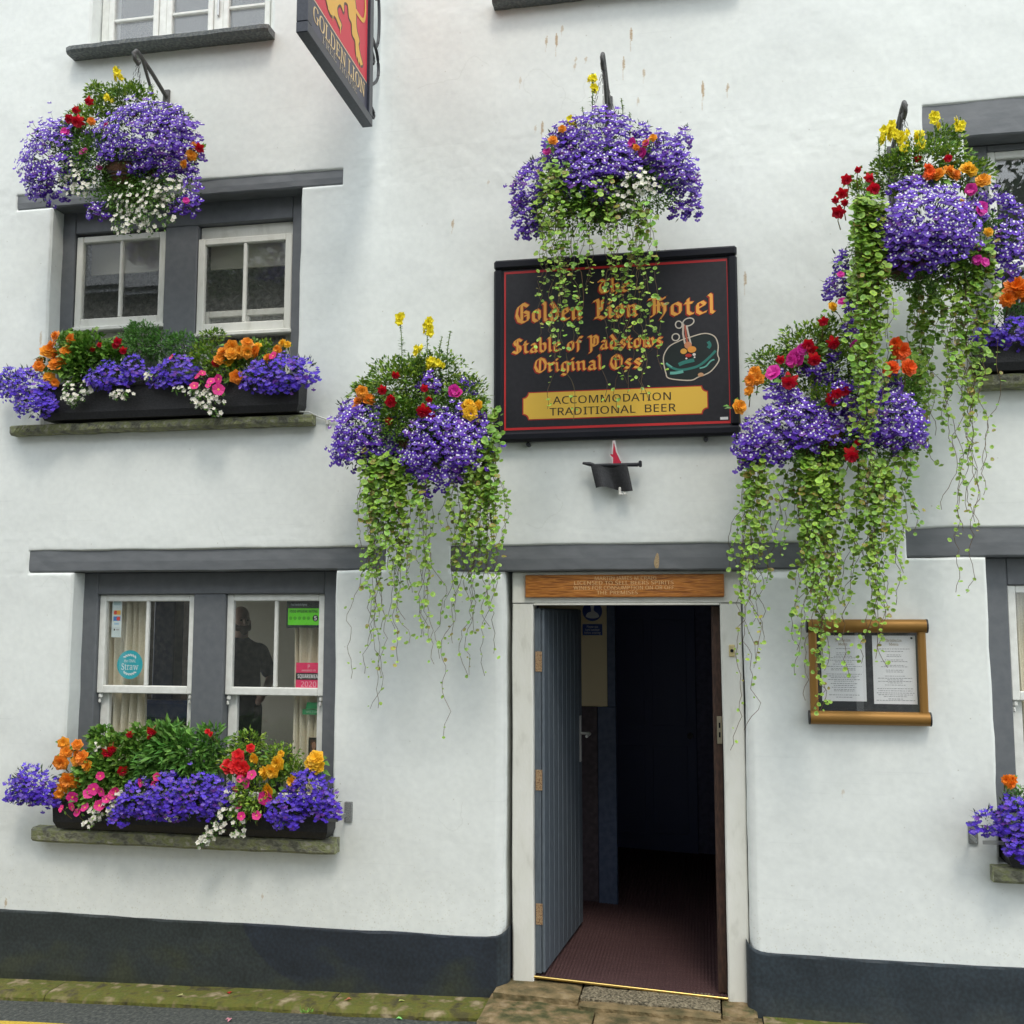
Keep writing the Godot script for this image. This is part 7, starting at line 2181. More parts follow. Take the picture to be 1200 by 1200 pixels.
	["ivy", "long green ivy strands falling past the menu case", 0.548, 2.421, 0.280, "trailing ivy in the baskets", [[-0.345, -0.123, 0.086, -0.412, -0.578, 0.015, 1.823, 0.016, 1], [-0.33, -0.151, 0.12, -0.381, -0.744, 0.043, 2.634, 0.016, 1], [-0.33, -0.104, 0.105, -0.322, -0.663, 0.034, 2.331, 0.016, 1], [-0.326, -0.096, 0.091, -0.385, -0.591, 0.049, 1.807, 0.016, 1], [-0.301, -0.131, 0.123, -0.35, -0.732, 0.101, 3.072, 0.016, 1], [-0.305, -0.117, 0.065, -0.301, -0.617, -0.006, 1.937, 0.016, 1], [-0.282, -0.108, 0.137, -0.234, -0.558, 0.076, 1.918, 0.016, 1], [-0.284, -0.124, 0.092, -0.267, -0.565, 0.082, 1.593, 0.016, 1], [-0.266, -0.112, 0.09, -0.237, -0.654, 0.017, 2.631, 0.016, 1], [-0.337, -0.168, 0.053, -0.356, -0.999, 0.001, 1.648, 0.014, 1], [-0.316, -0.224, 0.074, -0.333, -1.034, 0.067, 1.2, 0.014, 1], [-0.301, -0.192, 0.044, -0.304, -0.929, 0.03, 1.211, 0.014, 1], [-0.289, -0.174, 0.066, -0.287, -0.834, 0.028, 1.554, 0.014, 1], [-0.267, -0.171, 0.093, -0.286, -0.818, 0.039, 0.816, 0.014, 1], [-0.106, -0.124, 0.073, -0.078, -0.559, 0.053, 3.026, 0.016, 1], [-0.101, -0.129, 0.136, -0.162, -0.542, 0.106, 2.103, 0.016, 1], [-0.092, -0.124, 0.082, -0.113, -0.673, 0.003, 3.006, 0.016, 1], [-0.074, -0.147, 0.103, -0.097, -0.779, 0.094, 3.006, 0.016, 1], [-0.076, -0.108, 0.139, -0.085, -0.689, 0.086, 3.136, 0.016, 1], [-0.067, -0.163, 0.137, -0.107, -0.708, 0.137, 2.229, 0.016, 1], [-0.036, -0.104, 0.073, -0.003, -0.795, 0.04, 3.087, 0.016, 1], [-0.026, -0.159, 0.144, 0.013, -0.67, 0.093, 1.91, 0.016, 1], [-0.006, -0.1, 0.085, 0.028, -0.717, 0.058, 1.903, 0.016, 1], [-0.004, -0.118, 0.108, -0.002, -0.523, 0.1, 2.59, 0.016, 1], [-0.002, -0.116, 0.151, -0.043, -0.76, 0.12, 3.031, 0.016, 1], [0.027, -0.151, 0.085, 0.061, -0.637, 0.044, 1.967, 0.016, 1], [0.033, -0.134, 0.11, 0.041, -0.586, 0.058, 3.207, 0.016, 1], [0.05, -0.162, 0.132, 0.059, -0.594, 0.101, 2.499, 0.016, 1], [-0.092, -0.141, 0.106, -0.124, -0.813, 0.038, 1.711, 0.015, 1], [-0.091, -0.18, 0.139, -0.096, -0.884, 0.105, 1.89, 0.015, 1], [-0.059, -0.168, 0.086, -0.061, -0.858, 0.015, 2.491, 0.015, 1], [-0.045, -0.136, 0.135, -0.095, -0.954, 0.127, 1.971, 0.015, 1], [-0.033, -0.137, 0.063, -0.037, -0.793, 0.034, 2.76, 0.015, 1], [-0.018, -0.135, 0.065, -0.039, -0.859, 0.036, 1.73, 0.015, 1], [0.006, -0.155, 0.09, -0.015, -0.871, 0.051, 1.321, 0.015, 1], [0.028, -0.148, 0.062, 0.051, -0.833, 0.038, 2.213, 0.015, 1], [0.04, -0.139, 0.134, 0.035, -0.895, 0.054, 1.872, 0.015, 1], [-0.072, -0.199, 0.034, -0.149, -1.064, 0.015, 1.931, 0.014, 1], [-0.072, -0.228, 0.082, -0.048, -1.22, 0.016, 2.017, 0.014, 1], [-0.057, -0.214, 0.059, -0.101, -1.177, 0.001, 1.128, 0.014, 1], [-0.041, -0.18, 0.094, -0.037, -1.041, 0.083, 1.037, 0.014, 1], [-0.008, -0.186, 0.099, -0.019, -1.043, 0.044, 1.311, 0.014, 1], [-0.001, -0.206, 0.101, -0.061, -1.162, 0.022, 1.66, 0.014, 1], [0.03, -0.227, 0.02, -0.045, -1.222, -0.033, 1.926, 0.014, 1], [0.131, -0.131, 0.128, 0.144, -0.613, 0.085, 3.234, 0.016, 1], [0.139, -0.155, 0.107, 0.078, -0.738, 0.063, 3.06, 0.016, 1], [0.147, -0.163, 0.131, 0.137, -0.674, 0.099, 1.894, 0.016, 1], [0.172, -0.183, 0.094, 0.184, -0.611, 0.077, 2.174, 0.016, 1], [0.175, -0.138, 0.094, 0.19, -0.765, 0.034, 2.229, 0.016, 1], [0.177, -0.177, 0.129, 0.19, -0.543, 0.123, 2.299, 0.016, 1], [0.195, -0.157, 0.091, 0.149, -0.674, 0.078, 2.952, 0.016, 1], [0.208, -0.142, 0.094, 0.232, -0.583, 0.031, 2.471, 0.016, 1], [0.237, -0.146, 0.078, 0.274, -0.762, 0.041, 1.896, 0.016, 1], [0.25, -0.15, 0.076, 0.291, -0.622, 0.026, 2.936, 0.016, 1], [0.251, -0.138, 0.102, 0.208, -0.771, 0.087, 2.311, 0.016, 1], [0.265, -0.187, 0.109, 0.257, -0.564, 0.07, 2.983, 0.016, 1], [0.146, -0.193, 0.054, 0.07, -1.058, 0.011, 1.567, 0.015, 1], [0.168, -0.194, 0.076, 0.173, -0.855, 0.019, 1.271, 0.015, 1], [0.192, -0.18, 0.046, 0.221, -1.03, 0.033, 1.079, 0.015, 1], [0.191, -0.214, 0.112, 0.134, -1.013, 0.034, 1.879, 0.015, 1], [0.209, -0.206, 0.065, 0.195, -0.991, 0.038, 1.993, 0.015, 1], [0.233, -0.175, 0.113, 0.17, -0.872, 0.104, 2.042, 0.015, 1], [0.236, -0.176, 0.105, 0.206, -0.823, 0.08, 0.941, 0.015, 1], [-0.227, -0.169, 0.104, -0.217, -0.446, 0.102, 1.595, 0.016, 1], [-0.19, -0.169, 0.07, -0.134, -0.351, 0.012, 2.291, 0.016, 1], [-0.159, -0.158, 0.089, -0.179, -0.369, 0.024, 2.21, 0.016, 1], [-0.135, -0.161, 0.062, -0.105, -0.423, 0.019, 1.676, 0.016, 1], [-0.125, -0.147, 0.083, -0.163, -0.412, 0.066, 1.508, 0.016, 1], [0.356, 0.352, -0.008, 0.382, -0.051, -0.019, 2.365, 0.017, 1], [0.387, 0.365, -0.029, 0.411, -0.012, -0.037, 2.711, 0.017, 1], [0.379, 0.36, -0.003, 0.339, -0.13, -0.068, 1.912, 0.017, 1], [0.404, 0.326, 0.011, 0.403, -0.128, -0.035, 3.061, 0.017, 1], [0.396, 0.317, 0.032, 0.448, -0.016, -0.006, 1.225, 0.017, 1], [0.409, 0.328, 0.024, 0.367, -0.159, 0.011, 1.308, 0.017, 1], [0.418, 0.324, 0.016, 0.383, -0.131, -0.045, 1.507, 0.017, 1], [0.438, 0.32, 0.013, 0.452, -0.141, -0.05, 2.883, 0.017, 1], [0.266, -0.11, 0.09, 0.224, -0.27, 0.054, 2.115, 0.015, 1], [0.279, -0.129, 0.097, 0.261, -0.35, 0.075, 1.159, 0.015, 1], [0.316, -0.082, 0.035, 0.365, -0.468, -0.003, 2.431, 0.015, 1], [0.329, -0.126, 0.096, 0.386, -0.357, 0.031, 2.573, 0.015, 1], [0.353, -0.128, 0.091, 0.356, -0.447, 0.015, 2.441, 0.015, 1], [-0.357, -0.216, 0.025, -0.391, -1.404, -0.028, 1.025, 0.012, 1], [-0.32, -0.217, 0.021, -0.348, -1.315, -0.034, 0.714, 0.012, 1]]],
	["lobelia_w", "great violet lobelia ball at the front of the highest basket at the right", 1.006, 3.245, 0.320, "lobelia mounds in the baskets", [[-0.035, 0.032, 0.18, 0.198, 0.175, 0.14], [-0.073, -0.06, 0.18, 0.145, 0.107, 0.085], [-0.159, -0.017, 0.18, 0.1, 0.1, 0.08], [0.049, -0.012, 0.18, 0.113, 0.106, 0.084], [-0.072, 0.242, 0.14, 0.1, 0.039, 0.031]]],
	["lobelia_w", "violet lobelia at the right side of the highest basket at the right", 1.006, 3.245, 0.320, "lobelia mounds in the baskets", [[0.315, -0.038, 0.1, 0.075, 0.113, 0.06], [0.272, 0.182, 0.08, 0.076, 0.046, 0.037], [0.303, -0.125, 0.08, 0.053, 0.068, 0.042], [0.344, 0.127, 0.06, 0.046, 0.038, 0.03], [0.169, 0.112, 0.13, 0.061, 0.061, 0.048]]],
	["lobelia_w", "loose violet lobelia trailing left under the highest basket at the right", 1.006, 3.245, 0.320, "lobelia mounds in the baskets", [[-0.369, -0.042, 0.02, 0.036, 0.057, 0.03], [-0.389, -0.156, 0.01, 0.053, 0.073, 0.042], [-0.32, -0.261, 0.02, 0.04, 0.048, 0.032]]],
	["bush_yellow", "yellow-green leafy top of the highest basket at the right", 1.006, 3.245, 0.320, "", [[-0.002, 0.359, 0.08, 0.187, 0.094, 0.075], [-0.144, 0.321, 0.06, 0.103, 0.087, 0.07], [0.159, 0.296, 0.06, 0.131, 0.07, 0.056], [-0.252, 0.259, 0.04, 0.08, 0.056, 0.045], [-0.28, -0.146, 0.02, 0.056, 0.136, 0.045], [0.082, 0.469, 0.04, 0.086, 0.063, 0.05]]],
	["bush_small", "dark green undergrowth of the highest basket at the right", 1.006, 3.245, 0.320, "", [[-0.041, -0.18, 0.08, 0.155, 0.054, 0.043], [0.132, -0.121, 0.1, 0.099, 0.114, 0.079], [-0.243, -0.037, 0.04, 0.088, 0.159, 0.07], [0.217, 0.002, 0.06, 0.115, 0.115, 0.092], [-0.313, -0.21, -0.02, 0.057, 0.081, 0.045]]],
	["snap", "yellow snapdragons crowning the highest basket at the right", 1.006, 3.245, 0.320, "", [[-0.187, 0.307, 0.1, -0.171, 0.509, 0.11, 0.7], [-0.133, 0.303, 0.1, -0.138, 0.534, 0.11, 0.8], [-0.105, 0.3, 0.1, -0.096, 0.491, 0.11, 1], [-0.025, 0.333, 0.1, -0.028, 0.493, 0.11, 1], [0.039, 0.347, 0.1, 0.031, 0.554, 0.11, 0.6], [0.115, 0.321, 0.1, 0.143, 0.54, 0.11, 0.6], [0.074, 0.344, 0.1, 0.065, 0.535, 0.11, 0], [-0.204, 0.328, 0.1, -0.204, 0.481, 0.11, 0]]],
	["fuchsia", "red fuchsia bells at the left of the highest basket at the right", 1.006, 3.245, 0.320, "", [[-0.35, 0.287, 0.15, 0.031, 0], [-0.366, 0.226, 0.15, 0.031, 0], [-0.244, 0.224, 0.15, 0.036, 0], [-0.253, 0.279, 0.15, 0.025, 0], [-0.387, 0.138, 0.15, 0.031, 0], [-0.4, 0.185, 0.15, 0.017, 0], [-0.302, 0.314, 0.15, 0.02, 0], [-0.36, 0.179, 0.15, 0.02, 0], [0.07, 0.337, 0.15, 0.02, 0], [-0.045, 0.359, 0.15, 0.02, 0]]],
	["begonia_o", "orange and red begonias across the highest basket at the right", 1.006, 3.245, 0.320, "", [[0.07, 0.275, 0.17, 0.036, 0], [-0.007, 0.266, 0.17, 0.036, 1], [-0.013, 0.293, 0.17, 0.03, 1], [0.028, 0.259, 0.17, 0.03, 0], [0.205, 0.218, 0.17, 0.036, 0], [-0.311, 0.14, 0.17, 0.024, 0], [0.097, 0.261, 0.17, 0.027, 0]]],
	["begonia_y", "yellow begonias at the right of the highest basket at the right", 1.006, 3.245, 0.320, "", [[0.15, 0.283, 0.17, 0.034, 0], [0.119, 0.126, 0.17, 0.023, 0], [0.166, 0.271, 0.17, 0.026, 0], [-0.427, -0.292, 0.17, 0.023, 0], [-0.258, 0.109, 0.17, 0.023, 0], [0.216, -0.009, 0.17, 0.021, 0]]],
	["petunia", "magenta petunias at the right of the highest basket at the right", 1.006, 3.245, 0.320, "", [[0.153, 0.18, 0.18, 0.029, 0], [0.19, 0.091, 0.18, 0.029, 0], [0.164, -0.132, 0.18, 0.021, 0], [0.194, -0.145, 0.18, 0.023, 0], [0.17, -0.076, 0.18, 0.021, 0], [-0.392, -0.161, 0.18, 0.018, 0], [-0.389, -0.275, 0.18, 0.021, 0]]],
	["ivy", "pale ivy rope falling in front of the lower right basket", 1.006, 3.245, 0.320, "trailing ivy in the baskets", [[-0.321, 0.154, 0.234, -0.346, -0.871, 0.199, 3.006, 0.018, 1], [-0.323, 0.133, 0.26, -0.308, -0.803, 0.21, 3.497, 0.018, 1], [-0.289, 0.144, 0.182, -0.318, -0.86, 0.174, 2.89, 0.018, 1], [-0.295, 0.152, 0.216, -0.309, -0.843, 0.192, 3.508, 0.018, 1], [-0.273, 0.187, 0.172, -0.347, -0.884, 0.147, 3.479, 0.018, 1], [-0.277, 0.169, 0.197, -0.265, -0.747, 0.18, 1.467, 0.018, 1], [-0.262, 0.146, 0.221, -0.315, -0.756, 0.165, 1.877, 0.018, 1], [-0.263, 0.148, 0.238, -0.269, -0.867, 0.192, 2.169, 0.018, 1], [-0.24, 0.136, 0.211, -0.27, -0.889, 0.171, 2.144, 0.018, 1], [-0.25, 0.144, 0.246, -0.271, -0.845, 0.176, 3.094, 0.018, 1], [-0.234, 0.124, 0.228, -0.308, -0.829, 0.17, 1.978, 0.018, 1], [-0.221, 0.125, 0.223, -0.197, -0.638, 0.184, 2.284, 0.018, 1], [-0.309, 0.028, 0.229, -0.294, -0.45, 0.203, 2.116, 0.018, 1], [-0.303, 0.055, 0.234, -0.287, -0.388, 0.225, 3.132, 0.018, 1], [-0.294, 0.062, 0.246, -0.326, -0.351, 0.231, 2.693, 0.018, 1], [-0.295, 0.054, 0.254, -0.358, -0.404, 0.214, 1.459, 0.018, 1], [-0.277, 0.088, 0.187, -0.23, -0.316, 0.118, 3.464, 0.018, 1], [-0.271, 0.058, 0.212, -0.236, -0.336, 0.177, 1.944, 0.018, 1], [-0.267, 0.038, 0.212, -0.317, -0.281, 0.142, 1.682, 0.018, 1], [-0.253, 0.079, 0.198, -0.208, -0.417, 0.131, 2.062, 0.018, 1], [-0.239, 0.055, 0.197, -0.282, -0.444, 0.19, 2.534, 0.018, 1], [-0.238, 0.041, 0.23, -0.212, -0.311, 0.165, 1.72, 0.018, 1], [-0.241, 0.017, 0.251, -0.276, -0.273, 0.179, 2.277, 0.018, 1], [-0.218, 0.027, 0.246, -0.205, -0.465, 0.245, 2.135, 0.018, 1], [-0.307, -0.087, 0.233, -0.325, -1.186, 0.154, 0.933, 0.015, 1], [-0.278, -0.066, 0.206, -0.298, -1.102, 0.159, 1.542, 0.015, 1], [-0.27, -0.063, 0.173, -0.286, -1.012, 0.154, 1.436, 0.015, 1], [-0.251, -0.09, 0.17, -0.324, -1.126, 0.138, 0.97, 0.015, 1], [-0.241, -0.109, 0.237, -0.293, -1.201, 0.225, 1.325, 0.015, 1], [-0.324, 0.18, 0.157, -0.298, -0.219, 0.103, 2.437, 0.018, 1], [-0.318, 0.139, 0.192, -0.358, -0.151, 0.117, 2.673, 0.018, 1], [-0.302, 0.128, 0.201, -0.305, -0.088, 0.176, 3.387, 0.018, 1], [-0.292, 0.145, 0.236, -0.239, -0.218, 0.164, 2.496, 0.018, 1], [-0.281, 0.136, 0.222, -0.325, -0.072, 0.143, 3.393, 0.018, 1], [-0.267, 0.117, 0.199, -0.254, -0.178, 0.12, 2.073, 0.018, 1], [-0.251, 0.169, 0.164, -0.3, -0.132, 0.105, 1.74, 0.018, 1], [-0.249, 0.133, 0.24, -0.268, -0.28, 0.211, 1.659, 0.018, 1], [-0.241, 0.147, 0.209, -0.22, -0.173, 0.204, 1.514, 0.018, 1]]],
	["ivy", "green ivy strand hanging close to the wall behind the right-hand baskets", 1.006, 3.245, 0.320, "trailing ivy in the baskets", [[-0.033, -0.092, -0.161, -0.114, -0.792, -0.179, 1.499, 0.017, 1], [-0.012, -0.105, -0.165, 0.006, -0.603, -0.203, 2.156, 0.017, 1], [-0.023, -0.084, -0.12, -0.061, -0.907, -0.134, 2.092, 0.017, 1], [-0.017, -0.089, -0.1, -0.003, -0.879, -0.127, 3.514, 0.017, 1], [-0.003, -0.1, -0.1, -0.078, -0.815, -0.118, 2.464, 0.017, 1], [0.008, -0.084, -0.131, -0.03, -0.723, -0.144, 3.265, 0.017, 1], [0.032, -0.072, -0.161, 0.028, -0.727, -0.19, 2.481, 0.017, 1], [0.038, -0.118, -0.116, 0.008, -0.762, -0.141, 2.921, 0.017, 1], [0.048, -0.078, -0.165, -0.018, -0.584, -0.183, 2.66, 0.017, 1], [0.062, -0.073, -0.143, 0.076, -0.754, -0.209, 2.644, 0.017, 1], [0.064, -0.109, -0.164, 0.087, -0.724, -0.174, 3.366, 0.017, 1], [0.074, -0.103, -0.135, 0.041, -0.625, -0.198, 3.29, 0.017, 1]]],
	["ivy", "thin pale ivy strands at the far right ending above the menu case", 1.006, 3.245, 0.320, "trailing ivy in the baskets", [[0.061, -0.096, 0.097, 0.071, -0.731, 0.078, 1.947, 0.017, 1], [0.09, -0.063, 0.092, 0.12, -0.71, 0.015, 2.006, 0.017, 1], [0.107, -0.11, 0.132, 0.074, -0.656, 0.092, 1.12, 0.017, 1], [0.129, -0.072, 0.088, 0.16, -0.765, 0.015, 2.175, 0.017, 1], [0.144, -0.09, 0.118, 0.13, -0.641, 0.078, 1.145, 0.017, 1], [0.164, -0.087, 0.136, 0.106, -0.711, 0.125, 1.932, 0.017, 1], [0.174, -0.114, 0.104, 0.164, -0.806, 0.057, 1.022, 0.017, 1], [0.201, -0.108, 0.131, 0.174, -0.613, 0.055, 2.308, 0.017, 1], [0.207, -0.099, 0.143, 0.15, -0.73, 0.091, 1.108, 0.017, 1], [0.232, -0.132, 0.139, 0.173, -0.704, 0.08, 2.542, 0.017, 1], [0.07, -0.136, 0.101, 0.045, -1.179, 0.068, 0.855, 0.015, 1], [0.098, -0.103, 0.117, 0.054, -1.27, 0.038, 1.924, 0.015, 1], [0.106, -0.096, 0.106, 0.123, -1.18, 0.048, 1.351, 0.015, 1], [0.124, -0.13, 0.134, 0.071, -0.927, 0.091, 1.521, 0.015, 1], [0.161, -0.118, 0.062, 0.14, -1.233, 0.06, 1.357, 0.015, 1], [0.171, -0.119, 0.144, 0.115, -1.264, 0.088, 1.668, 0.015, 1], [0.17, -0.121, 0.15, 0.145, -1.02, 0.113, 1.825, 0.015, 1], [0.124, -0.194, 0.122, 0.106, -1.536, 0.073, 0.68, 0.013, 1], [0.147, -0.172, 0.099, 0.063, -1.532, 0.034, 1.115, 0.013, 1], [0.042, -0.031, 0.148, 0.055, -0.491, 0.082, 2.436, 0.018, 1], [0.078, -0.063, 0.11, 0.111, -0.245, 0.063, 1.833, 0.018, 1], [0.088, -0.071, 0.17, 0.086, -0.329, 0.139, 2.423, 0.018, 1], [0.122, -0.073, 0.17, 0.123, -0.305, 0.151, 1.493, 0.018, 1], [0.158, -0.035, 0.1, 0.106, -0.393, 0.055, 1.959, 0.018, 1], [0.156, -0.061, 0.161, 0.164, -0.318, 0.124, 2.435, 0.018, 1], [0.192, -0.059, 0.114, 0.122, -0.468, 0.105, 1.225, 0.018, 1], [0.207, -0.063, 0.166, 0.227, -0.407, 0.094, 2.731, 0.018, 1], [0.238, -0.055, 0.16, 0.179, -0.346, 0.155, 2.481, 0.018, 1], [0.256, -0.45, 0.094, 0.194, -1.12, 0.054, 0.625, 0.011, 1]]],
	["lobelia_b", "deep blue lobelia spilling off the left end of the upper left window box", -2.765, 2.842, 0.060, "lobelia mounds in the window boxes", [[-0.801, 0.008, 0.07, 0.154, 0.103, 0.082], [-0.748, -0.09, 0.08, 0.113, 0.082, 0.065], [-0.913, 0.053, 0.04, 0.083, 0.073, 0.058], [-0.672, -0.083, 0.08, 0.061, 0.051, 0.041]]],
	["lobelia_b", "deep blue lobelia left of centre in the upper left window box", -2.765, 2.842, 0.060, "lobelia mounds in the window boxes", [[-0.305, 0.039, 0.09, 0.124, 0.079, 0.064], [-0.164, 0.072, 0.08, 0.074, 0.084, 0.059], [-0.337, 0.005, 0.1, 0.07, 0.04, 0.032]]],
	["lobelia_b", "deep blue lobelia right of centre in the upper left window box", -2.765, 2.842, 0.060, "lobelia mounds in the window boxes", [[0.081, 0.058, 0.09, 0.116, 0.073, 0.058], [0.045, -0.002, 0.1, 0.077, 0.044, 0.035], [-0.024, 0.026, 0.09, 0.058, 0.058, 0.047]]],
	["lobelia_b", "deep blue lobelia over the right end of the upper left window box", -2.765, 2.842, 0.060, "lobelia mounds in the window boxes", [[0.563, 0.001, 0.09, 0.112, 0.084, 0.067], [0.684, 0.012, 0.08, 0.112, 0.102, 0.082], [0.774, 0.019, 0.05, 0.07, 0.084, 0.056], [0.634, -0.058, 0.1, 0.084, 0.037, 0.03]]],
	["begonia_o", "orange-yellow begonia cluster at the left of the upper left window box", -2.765, 2.842, 0.060, "", [[-0.637, 0.209, 0.1, 0.04, 0], [-0.661, 0.177, 0.1, 0.04, 0], [-0.56, 0.177, 0.1, 0.043, 0], [-0.709, 0.128, 0.1, 0.036, 0], [-0.617, 0.105, 0.1, 0.043, 0], [-0.664, 0.042, 0.1, 0.036, 0], [-0.622, 0.013, 0.1, 0.029, 0], [-0.62, 0.264, 0.1, 0.032, 0], [-0.533, 0.246, 0.1, 0.029, 0], [-0.708, 0.1, 0.1, 0.029, 0], [-0.583, 0.141, 0.1, 0.036, 0], [-0.625, 0.162, 0.1, 0.036, 0]]],
	["begonia_o", "orange begonia cluster right of centre in the upper left window box", -2.765, 2.842, 0.060, "", [[0.385, 0.16, 0.1, 0.04, 0], [0.348, 0.121, 0.1, 0.04, 0], [0.479, 0.169, 0.1, 0.04, 0], [0.517, 0.131, 0.1, 0.036, 0], [0.437, 0.13, 0.1, 0.036, 0], [0.422, -0.004, 0.1, 0.045, 0], [0.593, 0.087, 0.1, 0.036, 0], [0.639, 0.134, 0.1, 0.032, 0], [0.395, 0.114, 0.1, 0.036, 0], [0.33, 0.09, 0.1, 0.029, 0], [0.48, 0.123, 0.1, 0.036, 0]]],
	["begonia_y", "yellow begonias at the right of the upper left window box", -2.765, 2.842, 0.060, "", [[0.373, 0.077, 0.09, 0.03, 0], [0.666, 0.166, 0.09, 0.027, 0], [0.694, 0.156, 0.09, 0.024, 0], [0.521, 0.16, 0.09, 0.024, 0]]],
	["fuchsia", "small red fuchsia flowers in the upper left window box", -2.765, 2.842, 0.060, "", [[-0.275, 0.203, 0.11, 0.024, 0], [-0.25, 0.215, 0.11, 0.024, 0], [-0.224, 0.168, 0.11, 0.022, 0], [0.307, 0.08, 0.11, 0.029, 0], [-0.408, 0.186, 0.11, 0.017, 0], [-0.359, 0.202, 0.11, 0.014, 0]]],
	["pink", "small pink starry flowers in the upper left window box", -2.765, 2.842, 0.060, "", [[0.224, 0.002, 0.13, 0.022, 0], [0.329, -0.012, 0.13, 0.024, 0], [0.296, -0.028, 0.13, 0.022, 0], [0.345, -0.075, 0.13, 0.031, 0], [0.212, -0.051, 0.13, 0.024, 0], [0.625, 0.096, 0.13, 0.026, 0], [0.077, 0.108, 0.13, 0.022, 0], [0.252, 0.014, 0.13, 0.018, 0], [0.288, -0.05, 0.13, 0.018, 0]]],
	["bacopa", "white bacopa trailing over the front of the upper left window box", -2.765, 2.842, 0.060, "", [[-0.53, -0.054, 0.09, 0.05, 0.071, 0.04, 0.75], [-0.479, -0.083, 0.09, 0.04, 0.04, 0.032, 0.75], [-0.427, -0.016, 0.09, 0.05, 0.04, 0.032, 0.75], [-0.245, -0.067, 0.1, 0.039, 0.03, 0.03, 0.75], [-0.185, -0.074, 0.1, 0.039, 0.025, 0.03, 0.75], [-0.037, 0.022, 0.11, 0.058, 0.029, 0.03, 0.75], [0.212, -0.085, 0.1, 0.057, 0.048, 0.038, 0.75], [0.275, -0.124, 0.1, 0.086, 0.057, 0.046, 0.75], [0.3, -0.178, 0.1, 0.043, 0.033, 0.03, 0.75], [0.106, -0.063, 0.1, 0.039, 0.024, 0.03, 0.75]]],
	["bush_fine", "dense fine-leaved green bush in the middle of the upper left window box", -2.765, 2.842, 0.060, "", [[-0.168, 0.241, 0, 0.12, 0.1, 0.1], [-0.057, 0.212, 0, 0.109, 0.08, 0.08], [0.072, 0.203, 0.01, 0.108, 0.069, 0.069], [-0.231, 0.284, -0.01, 0.04, 0.071, 0.04]]],
	["bush_broad", "mixed green leaves filling the left of the upper left window box", -2.765, 2.842, 0.060, "", [[-0.484, 0.185, 0, 0.143, 0.112, 0.112], [-0.518, 0.111, 0.02, 0.122, 0.092, 0.092], [-0.349, 0.153, 0.01, 0.101, 0.071, 0.071], [-0.596, 0.255, -0.01, 0.072, 0.052, 0.052]]],
	["bush_yellow", "light green leaves filling the right of the upper left window box", -2.765, 2.842, 0.060, "", [[0.198, 0.104, 0.01, 0.088, 0.107, 0.088], [0.324, 0.073, 0.02, 0.116, 0.087, 0.087], [0.481, 0.14, 0, 0.144, 0.067, 0.067], [0.232, 0.247, -0.01, 0.078, 0.039, 0.039], [0.425, 0.066, 0.03, 0.067, 0.048, 0.048]]],
	["lobelia_b", "blue lobelia ball at the left end of the lower left window box", -2.617, 0.669, 0.060, "lobelia mounds in the window boxes", [[-0.793, 0.083, 0.08, 0.132, 0.108, 0.086], [-0.858, 0.049, 0.07, 0.089, 0.079, 0.063], [-0.711, 0.036, 0.09, 0.078, 0.068, 0.054]]],
	["lobelia_b", "blue lobelia drift in the middle of the lower left window box", -2.617, 0.669, 0.060, "lobelia mounds in the window boxes", [[-0.18, 0.033, 0.1, 0.121, 0.103, 0.082], [-0.018, 0.059, 0.1, 0.12, 0.12, 0.096], [0.121, 0.055, 0.1, 0.128, 0.119, 0.095], [0.229, 0.085, 0.09, 0.091, 0.082, 0.066], [-0.287, -0.053, 0.11, 0.056, 0.056, 0.045], [-0.102, -0.026, 0.11, 0.093, 0.046, 0.037]]],
	["lobelia_b", "blue lobelia mass at the right end of the lower left window box", -2.617, 0.669, 0.060, "lobelia mounds in the window boxes", [[0.595, 0.016, 0.1, 0.106, 0.08, 0.064], [0.717, 0.099, 0.08, 0.106, 0.106, 0.085], [0.78, 0.038, 0.07, 0.088, 0.088, 0.07], [0.65, 0.138, 0.08, 0.053, 0.053, 0.043], [0.6, -0.051, 0.11, 0.062, 0.031, 0.03]]],
	["begonia_o", "bright orange begonia at the left of the lower left window box", -2.617, 0.669, 0.060, "", [[-0.634, 0.292, 0.1, 0.037, 0.2], [-0.612, 0.246, 0.1, 0.034, 0], [-0.547, 0.286, 0.1, 0.031, 0], [-0.629, 0.198, 0.1, 0.041, 0], [-0.552, 0.204, 0.1, 0.041, 0], [-0.515, 0.222, 0.1, 0.037, 0], [-0.479, 0.181, 0.1, 0.041, 0], [-0.582, 0.109, 0.1, 0.041, 0], [-0.604, 0.079, 0.1, 0.037, 0], [-0.657, 0.06, 0.1, 0.031, 0], [-0.549, 0.239, 0.1, 0.034, 0], [-0.631, 0.04, 0.1, 0.027, 0], [-0.547, 0.093, 0.1, 0.034, 0], [-0.664, 0.022, 0.1, 0.024, 0]]],
	["begonia_y", "yellow begonia at the right of the lower left window box", -2.617, 0.669, 0.060, "", [[0.55, 0.224, 0.1, 0.047, 0], [0.484, 0.173, 0.1, 0.043, 0], [0.524, 0.186, 0.1, 0.04, 0], [0.632, 0.14, 0.1, 0.04, 0], [0.508, 0.091, 0.1, 0.04, 0], [0.727, 0.221, 0.1, 0.043, 0], [0.748, 0.25, 0.1, 0.04, 0], [0.753, 0.209, 0.1, 0.036, 0], [0.558, 0.266, 0.1, 0.022, 0], [0.433, 0.246, 0.1, 0.029, 0]]],
